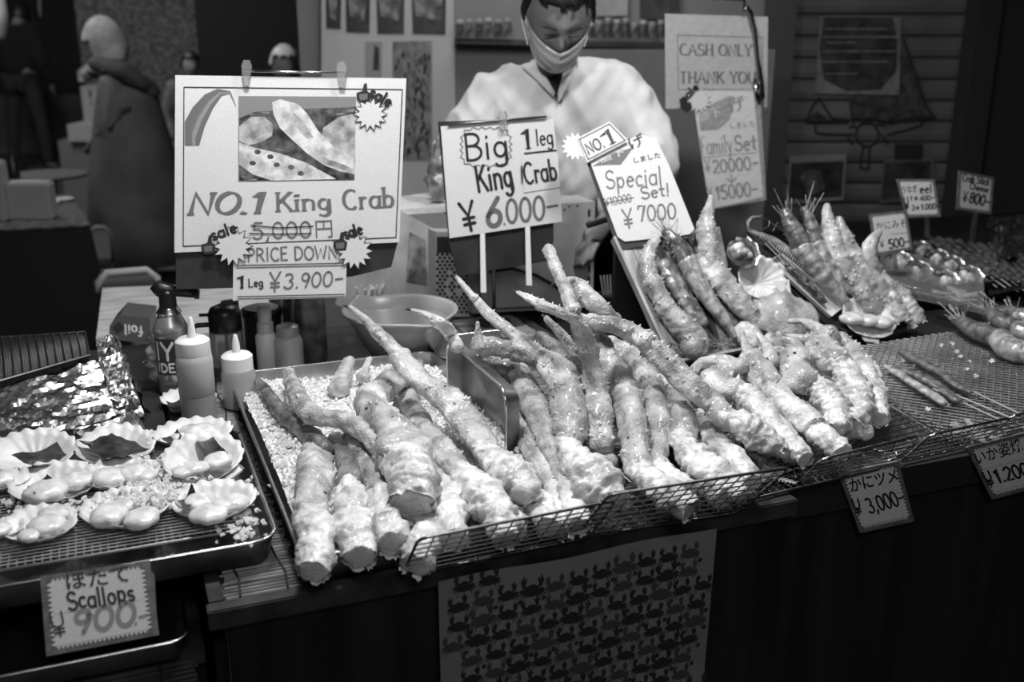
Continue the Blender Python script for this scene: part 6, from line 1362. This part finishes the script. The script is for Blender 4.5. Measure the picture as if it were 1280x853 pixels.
def head_bm(c, pitch=0, yaw=0, s=1.0, roll=0):
    """egg shaped head facing -Y with brow, eye sockets, nose, mouth, chin and ears"""
    bm = bmesh.new(); R_ = Matrix.Rotation(yaw, 3, 'Z') @ Matrix.Rotation(pitch, 3, 'X') @ Matrix.Rotation(roll, 3, 'Y'); nu, nv = 48, 36; prev = None
    def g(x, z, cx, cz, sx, sz): return math.exp(-((x - cx) / sx) ** 2 - ((z - cz) / sz) ** 2)
    top = None
    for j in range(nv + 1):
        th = math.pi * j / nv; ring = []
        for i in range(nu):
            a = 2 * math.pi * i / nu; x = math.sin(th) * math.cos(a); y = math.sin(th) * math.sin(a); z = math.cos(th)
            X = .076 * x; Y = .096 * y; Z = .118 * z
            if z < 0: X *= 1 - .28 * z * z; Y *= 1 - .12 * z * z; Y -= .012 * (-z) * (1 if y < 0 else 1)
            if y < 0:
                d = .024 * g(X, Z, 0, -.022, .011, .022) + .008 * g(X, Z, 0, .006, .009, .02) + .006 * g(X, Z, 0, .03, .05, .012) - .011 * (g(X, Z, .031, .012, .017, .011) + g(X, Z, -.031, .012, .017, .011)) + .006 * (g(X, Z, .031, .010, .013, .007) + g(X, Z, -.031, .010, .013, .007))
                d += .006 * g(X, Z, 0, -.058, .024, .006) + .005 * g(X, Z, 0, -.070, .02, .006) + .010 * g(X, Z, 0, -.098, .022, .016) + .004 * (g(X, Z, .045, -.015, .016, .014) + g(X, Z, -.045, -.015, .016, .014))
                Y -= d * min(1, -y * 2.2)
            e = math.exp(-((Y - .008) / .016) ** 2 - ((Z + .005) / .028) ** 2)
            if abs(x) > .6: X += (.02 if x > 0 else -.02) * e
            ring.append(bm.verts.new(V(c) + R_ @ (V((X, Y, Z)) * s)))
        if prev:
            for i in range(nu):
                try: bm.faces.new((prev[i], ring[i], ring[(i + 1) % nu], prev[(i + 1) % nu]))
                except ValueError: pass
        prev = ring
    bmesh.ops.remove_doubles(bm, verts=bm.verts, dist=.0004); return bm, R_
def hand_graph(Vt, E, Rd, tag_, wrist, d, side, up_, k=1.0, curl=.6):
    """palm and five unequal fingers, bent, rooted in the palm; d = pointing direction"""
    d = V(d).normalized(); s = d.cross(V(up_)).normalized() * side; n = s.cross(d).normalized() * side
    w_ = V(wrist); Vt[tag_ + 'pm'] = w_ + d * .05 * k; Rd[tag_ + 'pm'] = (.036 * k, .017 * k); E.append((tag_ + 'w', tag_ + 'pm')) if tag_ + 'w' in Vt else None
    Vt[tag_ + 'pk'] = w_ + d * .085 * k; Rd[tag_ + 'pk'] = (.036 * k, .014 * k); E.append((tag_ + 'pm', tag_ + 'pk'))
    for i, (off, L) in enumerate(((-.030, .068), (-.010, .078), (.010, .073), (.028, .056))):
        p = w_ + d * .07 * k + s * off * k; dd = d.copy(); prevn = None
        for j in range(4):
            nm = '%sf%d%d' % (tag_, i, j); Vt[nm] = p.copy(); Rd[nm] = (.0092 - .0008 * j) * k
            if prevn: E.append((prevn, nm))
            prevn = nm; dd = (dd - n * curl * .5).normalized(); p = p + dd * L * k * (.42, .34, .26, .2)[j]
    p = w_ + d * .03 * k - s * .028 * k; dd = (d - s * .9 - n * .3).normalized(); prevn = None
    for j in range(3):
        nm = '%st%d' % (tag_, j); Vt[nm] = p.copy(); Rd[nm] = (.0115 - .0012 * j) * k
        if prevn: E.append((prevn, nm))
        prevn = nm; p = p + dd * .034 * k; dd = (dd + s * .25).normalized()
def person(label, org, yaw, J, cat='person', hp=0, hy=0, s=1.0, vox=.014, mats=None, coat=None, hair=1, legs=True, name='person', fold=(.006, 8), skin='skin', feet=True, coatvox=None, hr=0):
    """J overrides default joints (local, facing -Y)"""
    D_ = dict(pel=(0, 0, .95), sp=(0, 0, 1.12), ch=(0, -.01, 1.3), nk=(0, -.01, 1.45), hd=(0, -.03, 1.6), shl=(-.18, 0, 1.4), ell=(-.25, .02, 1.12), wrl=(-.24, -.12, .9), shr=(.18, 0, 1.4), elr=(.25, .02, 1.12), wrr=(.24, -.12, .9),
              hpl=(-.09, 0, .92), knl=(-.1, -.01, .5), anl=(-.1, .02, .09), tol=(-.11, -.13, .035), hpr=(.09, 0, .92), knr=(.1, -.01, .5), anr=(.1, .02, .09), tor=(.11, -.13, .035)); D_.update(J)
    T = Matrix.Translation(V(org)) @ Matrix.Rotation(yaw, 4, 'Z') @ Matrix.Scale(s, 4)
    W3 = {k: T @ V(v) for k, v in D_.items()}; t = thing(name, org, label, cat)
    rad = dict(pel=(.14, .10), sp=(.125, .09), ch=(.145, .10), nk=.052, hd=.06, shl=.06, ell=.042, wrl=.028, shr=.06, elr=.042, wrr=.028, hpl=.085, knl=.055, anl=.04, tol=.034, hpr=.085, knr=.055, anr=.04, tor=.034)
    rad = {k: (tuple(q * s for q in v) if isinstance(v, tuple) else v * s) for k, v in rad.items()}
    Ed = [('pel', 'sp'), ('sp', 'ch'), ('ch', 'nk'), ('nk', 'hd'), ('ch', 'shl'), ('shl', 'ell'), ('ell', 'wrl'), ('ch', 'shr'), ('shr', 'elr'), ('elr', 'wrr'), ('pel', 'hpl'), ('hpl', 'knl'), ('knl', 'anl'), ('anl', 'tol'), ('pel', 'hpr'), ('hpr', 'knr'), ('knr', 'anr'), ('anr', 'tor')]
    Vt = dict(W3); E = list(Ed); Rd = dict(rad)
    for sd, tg in ((1, 'l'), (-1, 'r')):
        d = (W3['wr' + tg] - W3['el' + tg]).normalized(); Vt[tg + 'w'] = W3['wr' + tg] + d * .01; Rd[tg + 'w'] = .026 * s; E.append(('wr' + tg, tg + 'w'))
        hand_graph(Vt, E, Rd, tg, W3['wr' + tg] + d * .01, d, sd, (0, 0, 1), s)
    hb, hR = head_bm((0, 0, 0), hp, hy, s * 1.0, hr); hb.transform(Matrix.Translation(W3['hd']) @ Matrix.Rotation(yaw, 4, 'Z')); hR = Matrix.Rotation(yaw, 3, 'Z') @ hR
    me = skin_eval(Vt, E, Rd, vox, 2, hb); me.polygons.foreach_set('use_smooth', [True] * len(me.polygons)); link('body', me, M[skin], t)
    cv = coatvox or vox
    def cloth(nm, keys, edges, rd, m, fold_=fold, cut=None):
        me = skin_eval({k: W3[k] for k in keys}, edges, {k: (tuple(q * s for q in rd[k]) if isinstance(rd[k], tuple) else rd[k] * s) for k in keys}, cv, 2, None, fold_, 3); me.polygons.foreach_set('use_smooth', [True] * len(me.polygons)); return link(nm, me, m, t)
    return t, W3, hR, cloth, T
TORSO = [('pel', 'sp'), ('sp', 'ch'), ('ch', 'nk'), ('ch', 'shl'), ('shl', 'ell'), ('ell', 'wrl'), ('ch', 'shr'), ('shr', 'elr'), ('elr', 'wrr')]
TK = ['pel', 'sp', 'ch', 'nk', 'shl', 'ell', 'wrl', 'shr', 'elr', 'wrr']
LEGS = [('pel', 'hpl'), ('hpl', 'knl'), ('knl', 'anl'), ('pel', 'hpr'), ('hpr', 'knr'), ('knr', 'anr')]; LK = ['pel', 'hpl', 'knl', 'anl', 'hpr', 'knr', 'anr']
LR = dict(pel=(.15, .115), hpl=.10, knl=.07, anl=.058, hpr=.10, knr=.07, anr=.058)
CAMYAW = math.radians(-21.4)
def hairmesh(t, c, R_, s, m, name='hair', back=.02, thick=1.08, low=-.2, front=.045):
    bm = bmesh.new(); bmesh.ops.create_uvsphere(bm, u_segments=40, v_segments=28, radius=1)
    kill = []
    for v in bm.verts:
        x, y, z = v.co
        if z < low or (y < -.25 and z < front / .118 + .1 * math.sin(x * 14)): kill.append(v)
    bmesh.ops.delete(bm, geom=kill, context='VERTS')
    for v in bm.verts:
        n_ = 1 + .04 * N.noise(v.co * 9) + .03 * N.noise(V((v.co.x * 40, v.co.y * 40, v.co.z * 6)))
        v.co = V(c) + R_ @ (V((v.co.x * .08 * thick, v.co.y * .1 * thick + .004, v.co.z * .122 * thick)) * (s * n_))
    bmesh.ops.solidify(bm, geom=bm.faces[:], thickness=-.006 * s); return fin(name, bm, m, t, smooth=True)

# the vendor, stooping over the counter with a mask on
o = PW(691, 300, 2.92); o.z = 0
VJ = dict(sp=(0, -.02, 1.13), ch=(0, -.05, 1.24), nk=(0, -.11, 1.39), hd=(0, -.205, 1.518), shl=(-.175, -.08, 1.305), ell=(-.295, -.13, 1.10), wrl=(-.19, -.33, 1.00), shr=(.178, -.08, 1.315), elr=(.27, -.16, 1.14), wrr=(.12, -.34, 1.02))
t, W3, hR, cloth, T = person('vendor in a white jacket and face mask looking down behind the signs', o, CAMYAW, VJ, hp=math.radians(38), hy=math.radians(3), vox=.0065, coatvox=.008, name='person', hr=math.radians(3))
jr = dict(pel=(.19, .14), sp=(.175, .135), ch=(.165, .12), nk=.068, shl=.08, ell=.075, wrl=.05, shr=.08, elr=.078, wrr=.05)
cloth('jacket', TK, TORSO, jr, M['cloth_white'], (.012, 8))
cloth('trousers', LK, LEGS, LR, M['black_cloth'])
hairmesh(t, W3['hd'], hR, 1, M['hair'], front=.058, low=-.15)
def loc(x, y, z): return T @ V((x, y, z))
# shirt opening, lapels and mask
from mathutils.bvhtree import BVHTree
jk = [c for c in t.children if c.name.startswith('jacket')][0]; bmj = bmesh.new(); bmj.from_mesh(jk.data); bmj.transform(Matrix.Translation(WO[t.name])); tree = BVHTree.FromBMesh(bmj); bmj.free()
def proj_patch(nm, px, off, m, th=.003, dpt=2.0, nsub=3, tr=None):
    """cloth piece lying on the jacket where the picture shows it"""
    bm = bmesh.new(); vs = [bm.verts.new((x, y, 0)) for x, y in px]; f = bm.faces.new(vs); bmesh.ops.triangulate(bm, faces=[f]); bmesh.ops.subdivide_edges(bm, edges=bm.edges[:], cuts=nsub, use_grid_fill=True)
    kk = []
    for v in bm.verts:
        r = ray(v.co.x, v.co.y).normalized(); h = (tr or tree).ray_cast(CAM, r)
        if h[0] is None: kk.append(v); continue
        v.co = h[0] - r * off
    bmesh.ops.delete(bm, geom=kk, context='VERTS'); bmesh.ops.solidify(bm, geom=bm.faces[:], thickness=th); return fin(nm, bm, m, t, smooth=True)
proj_patch('shirt_front', [(666, 66), (714, 66), (709, 88), (702, 112), (696, 121), (687, 108), (674, 88)], .008, M['shirt'])
proj_patch('lapel', [(646, 44), (655, 44), (662, 70), (680, 92), (694, 116), (692, 122), (668, 98), (652, 84), (646, 66)], .012, M['cloth_white'])
proj_patch('lapel', [(728, 38), (740, 40), (742, 50), (722, 78), (712, 104), (698, 130), (697, 118), (704, 92), (714, 66)], .012, M['cloth_white'])
bm = bmesh.new(); g = []; nu, nv = 26, 14                # mask: pleated shell over nose and chin
for j in range(nv + 1):
    for i in range(nu + 1):
        a = math.radians(-78 + 156 * i / nu); f = j / nv; z = -.030 - .088 * f + .034 * (abs(a) / 1.36) ** 1.5 * (1 - f) + .05 * (abs(a) / 1.36) ** 2 * f; rr = 1.0 + .0 * f
        d = .112 - .018 * abs(f - .35) - .028 * max(0, f - .6); pl_ = .0022 * math.sin(f * 22)
        g.append(bm.verts.new(W3['hd'] + hR @ V((math.sin(a) * (.083 - .012 * f), -math.cos(a) * (d + .012 * math.exp(-(a / .3) ** 2) * (1 - f) + pl_) + .004, z))))
for j in range(nv):
    for i in range(nu): bm.faces.new((g[j * (nu + 1) + i], g[j * (nu + 1) + i + 1], g[(j + 1) * (nu + 1) + i + 1], g[(j + 1) * (nu + 1) + i]))
bmesh.ops.solidify(bm, geom=bm.faces[:], thickness=.0015); fin('face_mask', bm, M['mask'], t, smooth=True)
for sg in (-1, 1):
    bm = bmesh.new(); tube(bm, [W3['hd'] + hR @ V((sg * .079, -.02, z1)) if k == 0 else W3['hd'] + hR @ V((sg * .09, .012, z1)) for k, z1 in ((0, -.02), (1, .015), (1, -.03))] + [W3['hd'] + hR @ V((sg * .072, -.03, -.075))], .0012, 5); fin('mask_loop', bm, M['mask'], t)
for sg in (-1, 1):                                      # closed eyelids and brows
    bm = bmesh.new(); tube(bm, [W3['hd'] + hR @ V((sg * (.018 + .026 * k / 5), -.0935 + .004 * k / 5, .006 - .003 * math.sin(math.pi * k / 5))) for k in range(6)], .0016, 5); fin('eyelashes', bm, M['black_matt'], t)
    bm = bmesh.new(); tube(bm, [W3['hd'] + hR @ V((sg * (.014 + .036 * k / 5), -.1035 + .012 * (k / 5) ** 2, .030 + .005 * math.sin(math.pi * k / 5))) for k in range(6)], [.002, .003, .0034, .003, .0024, .0014], 6); fin('eyebrow', bm, M['black_matt'], t)
bm = bmesh.new(); a = W3['wrr'] + V((-.03, -.06, -.01)); tube(bm, [a + V((-.06, -.02, .02)), a + V((.10, .0, .05))], .008, 8); tag(fin('tongs', bm, M['black']), 'black handled tongs held by the vendor', 'tongs')
t2 = thing('plastic_bag', PW(555, 200, 2.6), 'crumpled clear bag hanging between the two large signs', 'bag')
bm = bmesh.new(); blob(bm, [tuple(PW(556, 166, 2.62)) + (.02,), tuple(PW(550, 196, 2.62)) + (.035,), tuple(PW(546, 224, 2.62)) + (.04,), tuple(PW(548, 240, 2.62)) + (.03,)], 24, .5, 30, .7, 7, .008, ridge=.4); fin('bag_film', bm, mat('bag2', .34, .3, var=(40, .14, .42)), t2, smooth=True)

# woman in a long dark coat and pale head scarf
o = PW(178, 300, 6.1); o.z = 0
t, W3, hR, cloth, T = person('person in a long dark coat and pale head scarf walking away at the left', o, CAMYAW + math.radians(250), dict(hd=(0, -.12, 1.36), nk=(0, -.05, 1.25), ch=(0, -.02, 1.12), sp=(0, 0, .98), pel=(0, .02, .84), shl=(-.15, -.01, 1.17), shr=(.15, -.01, 1.17), ell=(-.19, -.02, .92), elr=(.19, -.02, .92), wrl=(-.13, -.16, .84), wrr=(.13, -.16, .84)), s=1.0, hp=math.radians(12), vox=.02)
cr = dict(pel=(.22, .2), sp=(.2, .17), ch=(.19, .14), nk=.08, shl=.10, ell=.08, wrl=.065, shr=.10, elr=.08, wrr=.065)
cloth('coat', TK, TORSO, cr, M['coat_dark'], (.018, 6))
bm = bmesh.new(); lathe(bm, (o.x, o.y, .14), [(.31, 0), (.30, .2), (.26, .5), (.21, .75), (.17, .95), (.10, 1.02)], 28); fin('coat_skirt', bm, M['coat_dark'], t, smooth=True)
hairmesh(t, W3['hd'], hR, 1.12, M['scarf'], 'head_scarf', thick=1.2, low=-1.0, front=.02)
bm = bmesh.new(); blob(bm, [tuple(W3['nk'] + V((-.1, -.06, .02))) + (.06,), tuple(W3['nk'] + V((0.02, -.12, -.02))) + (.075,), tuple(W3['nk'] + V((.16, -.10, -.12))) + (.07,)], 18, .3, 14, .7, 3, .02, ridge=.2); fin('shawl', bm, mat('shawl', .045, .8), t, smooth=True)
cloth('trousers', LK, LEGS, LR, M['black_cloth'])
# dark figure far left
o = PW(54, 300, 10.8); o.z = 0
t, W3, hR, cloth, T = person('person in black clothes standing far back at the left with legs apart', o, CAMYAW + math.radians(170), dict(anl=(-.2, .02, .09), knl=(-.16, 0, .5), tol=(-.22, -.12, .04), anr=(.2, .02, .09), knr=(.16, 0, .5), tor=(.22, -.12, .04), hd=(0, -.12, 1.56)), hp=math.radians(25), vox=.022)
cloth('jacket', TK, TORSO, dict(pel=(.18, .14), sp=(.18, .15), ch=(.2, .15), nk=.08, shl=.11, ell=.08, wrl=.05, shr=.11, elr=.08, wrr=.05), M['black_cloth'], (.012, 6)); cloth('trousers', LK, LEGS, LR, mat('dark_trousers', .012, .9)); hairmesh(t, W3['hd'], hR, 1, M['hair'], low=-.5)
# two more heads just above the big sign
for px, py, d, lb, mm, hm in ((257, 82, 7.6, 'person with dark hair, only the head showing above the big sign', 'coat_dark', M['hair']), (368, 84, 5.4, 'person in a white cap mostly hidden behind the top edge of the big sign', 'black_cloth', M['white'])):
    o = PW(px, 300, d); hz = PW(px, py, d).z; o.z = 0; k = (hz - .0) / 1.6
    t, W3, hR, cloth, T = person(lb, o, CAMYAW + math.radians(30), {}, s=k, vox=.022); cloth('coat', TK, TORSO, dict(pel=(.18, .14), sp=(.18, .15), ch=(.19, .14), nk=.08, shl=.10, ell=.08, wrl=.05, shr=.10, elr=.08, wrr=.05), M[mm]); cloth('trousers', LK, LEGS, LR, M['black_cloth']); hairmesh(t, W3['hd'], hR, k, hm, 'hair' if hm == M['hair'] else 'cap', low=-.3 if hm == M['hair'] else .05, thick=1.12)

# ------------------------------------------------------------------ left background: tables, napkin boxes, stools, pale cabinet
zt_ = .74
q = [Pz(-60, 290, zt_), Pz(113, 281, zt_), Pz(88, 243, zt_), Pz(-60, 250, zt_)]
t = thing('table', V((q[0].x, q[0].y, 0)), 'table under a dark cloth at the left with napkin boxes on it', 'table'); bm = bmesh.new(); prism(bm, q, V((0, 0, -.02))); fin('table_top', bm, mat('mottled_cloth', .07, .8, var=(30, .03, .12)), t)
bm = bmesh.new(); dn = V((0, 0, -.62)); hexa(bm, [q[0] + dn, q[1] + dn + V((.06, 0, 0)), q[2] + dn + V((.06, 0, 0)), q[3] + dn], [p + V((0, 0, -.005)) for p in q]); fin('cloth_skirt', bm, M['dark_cloth'], t)
for x0, y0, x1, y1, lb in ((10, 226, 66, 276, 'pale napkin box on the dark table at the left'), (-16, 198, 9, 278, 'taller pale box at the left picture edge on the dark table')):
    a = Pz(x0, y1, zt_); b_ = Pz(x1, y1, zt_); s = depth(a) / F; h = (y1 - y0) * s; ddy = V((0.02, .12, 0)); bm = bmesh.new()
    hexa(bm, [a, b_, b_ + ddy, a + ddy], [p + V((0, 0, h * .92)) for p in (a, b_, b_ + ddy, a + ddy)]); bmesh.ops.bevel(bm, geom=bm.edges[:], offset=.008, segments=2, affect='EDGES'); tb = thing('napkin_box', a, lb, 'box'); fin('box_body', bm, M['dull_box'], tb)
    bm = bmesh.new(); c = [p + V((0, 0, h * .925)) for p in (a * .75 + b_ * .25 + ddy * .35, a * .25 + b_ * .75 + ddy * .35, a * .25 + b_ * .75 + ddy * .6, a * .75 + b_ * .25 + ddy * .6)]; prism(bm, c, V((0, 0, .004))); fin('napkins', bm, M['paper_dim'], tb)
for (x, y, r, lb) in ((66, 256, 9, 'small pale dish behind the napkin box'), (80, 252, 12, 'folded pale cloth behind the napkin box')):
    p, s = up(x, y, zt_); bm = bmesh.new(); lathe(bm, p, [(r * s * .6, 0), (r * s, 4 * s), (r * s * .9, 4.5 * s)], 16); tag(fin('dish', bm, M['paper_dim']), lb, 'dish')
p, s = up(62, 218, .72); t = thing('round_table', V((p.x, p.y, 0)), 'round grey table top beyond the napkin boxes', 'table'); pot('table_top', (p, s), [(44, -3), (46, 0), (45, 1)], mat('round_top', .09, .5), t); bm = bmesh.new(); tube(bm, [V((p.x, p.y, .02)), V((p.x, p.y, .70))], .03, 8); fin('pedestal', bm, M['black'], t)
bm = bmesh.new(); lathe(bm, (p.x, p.y, 0), [(.22, 0), (.22, .02), (.04, .04)], 20); fin('foot', bm, M['black'], t)
p, s = up(18, 222, .73); t = thing('sauce_bottle', p, 'small dark sauce bottle standing on the round table', 'bottle'); pot('bottle_body', (p, s), [(7, 0), (8, 16), (3, 24), (3, 32)], M['black'], t, 12)
# pale cabinet with bins
q0 = PW(92, 300, 8.6); q1 = PW(160, 300, 8.6); t = thing('cabinet', V((q0.x, q0.y, 0)), 'pale low cabinet beside the walking person in the far left background', 'cabinet')
def wblock(nm, x0, x1, y0, y1, d, dp, m, parent):
    a = PW(x0, y1, d); b_ = PW(x1, y1, d); zt3 = PW((x0 + x1) / 2, y0, d).z; zb = max(0, PW((x0 + x1) / 2, y1, d).z); bm = bmesh.new(); h = boxo_h * dp; lo = [V((a.x, a.y, zb)), V((b_.x, b_.y, zb)), V((b_.x, b_.y, zb)) + h, V((a.x, a.y, zb)) + h]; hexa(bm, lo, [V((p.x, p.y, zt3)) for p in lo]); return fin(nm, bm, m, parent)
wblock('lower_body', 88, 152, 176, 300, 8.6, .5, mat('cab_grey', .1, .6), t); wblock('worktop', 86, 156, 156, 177, 8.55, .6, mat('cab_top', .2, .6, var=(4, .14, .26)), t); wblock('upper_bin', 106, 150, 108, 157, 8.7, .4, mat('cab_bin', .17, .6, var=(3, .13, .2)), t)
t = thing('food_display', PW(122, 92, 8.8), 'pale food display on the counter behind the cabinet', 'display'); wblock('display_base', 98, 148, 88, 102, 9.2, .3, mat('disp', .12, .6, var=(12, .04, .3)), t)
bm = bmesh.new(); blob(bm, [tuple(PW(x, y, 9.15)) + (.05,) for x, y in ((106, 90), (114, 84), (124, 87), (136, 88), (144, 86))], 12, .5, 9, .8, 3, .02, ridge=.3); fin('food', bm, mat('disp2', .22, .6, var=(10, .08, .34)), t, smooth=True)
t = thing('hanging_lantern', PW(125, 52, 8.8), 'pale tilted paper lantern hanging in the far left background', 'lantern'); bm = bmesh.new(); blob(bm, [tuple(PW(122, 42, 8.8)) + (.04,), tuple(PW(126, 54, 8.8)) + (.055,), tuple(PW(131, 64, 8.8)) + (.03,)], 16, .05, 9, .9, 3, .02); fin('shade', bm, mat('lantern', .16, .7), t, smooth=True)
bm = bmesh.new(); a = PW(122, 42, 8.8); tube(bm, [a, V((a.x, a.y, 3.1))], .004, 5); fin('cord', bm, M['black'], t)
t = thing('hanging_lantern', PW(2, 30, 7.5), 'pale glowing lantern cut off by the left picture edge', 'lantern'); bm = bmesh.new(); blob(bm, [tuple(PW(-6, -10, 7.5)) + (.06,), tuple(PW(-3, 20, 7.5)) + (.075,), tuple(PW(-1, 42, 7.5)) + (.05,)], 16, .04, 9, .9, 3, .02); fin('shade', bm, mat('lantern2', .4, .7), t, smooth=True)
bm = bmesh.new(); a = PW(-6, -10, 7.5); tube(bm, [a, V((a.x, a.y, 3.1))], .004, 5); fin('cord', bm, M['black'], t)
bm = bmesh.new(); a = PW(50, 30, 9.5); blob(bm, [tuple(PW(50, -30, 9.5)) + (.02,), tuple(PW(50, 8, 9.5)) + (.025,), tuple(PW(51, 20, 9.5)) + (.015,)], 12, .1, 9, .5, 3, .03); tube(bm, [PW(50, -30, 9.5), V((PW(50, -30, 9.5).x, PW(50, -30, 9.5).y, 3.2))], .006, 5); tag(fin('hanging_streamer', bm, mat('streamer', .08, .7), smooth=True), 'narrow grey streamer hanging above the dark figure', 'streamer')
wb = wallfloor('trim_3', -120, 130, 12.4, mat('far_counter', .045, .7, var=(2, .01, .09)), top=PW(50, 118, 12.4).z)
# chairs
def chair(lb, x0, x1, y0, y1, zs, m, dp=.35):
    a = Pz((x0 + x1) / 2, y1 + 6, zs); s = depth(a) / F; w_ = (x1 - x0) * s / 2; t = thing('chair', V((a.x, a.y, 0)), lb, 'chair'); zt4 = zs + (y1 - y0 + 6) * s
    bm = bmesh.new(); tube(bm, [V((a.x, a.y, zs)) + V((-w_, 0, 0)), V((a.x, a.y, zt4 - .03)) + V((-w_, 0, 0)), V((a.x, a.y, zt4)) + V((-w_ + .03, 0, 0)), V((a.x, a.y, zt4)) + V((w_ - .03, 0, 0)), V((a.x, a.y, zt4 - .03)) + V((w_, 0, 0)), V((a.x, a.y, zs)) + V((w_, 0, 0))], .012, 8); fin('back_frame', bm, m, t, smooth=True)
    boxo('backrest', (a.x - w_ + .01, a.y - .008, zs + .03), (a.x + w_ - .01, a.y + .008, zt4 - .012), mat('chair_back', .14, .6), t); boxo('seat', (a.x - w_, a.y + .02, zs - .03), (a.x + w_, a.y + dp, zs), mat('chair_seat', .04, .6), t, .008)
    for dx in (-w_ + .02, w_ - .02):
        for dy in (.03, dp - .03): boxo('leg', (a.x + dx - .012, a.y + dy - .012, 0), (a.x + dx + .012, a.y + dy + .012, zs - .03), M['wire_dark'], t)
chair('chair with a rounded grey back pushed behind the side table', 126, 196, 339, 356, .68, mat('chair_rim', .4, .5), .3)
chair('dark chair with a curved back rail beside the clothed table', 116, 142, 284, 320, .45, mat('chair_rim2', .12, .5), .3)
for o in list(bpy.data.objects):
    if o.type == 'MESH' and o.data.users and not o.data.materials: print('NOMAT', o.name)
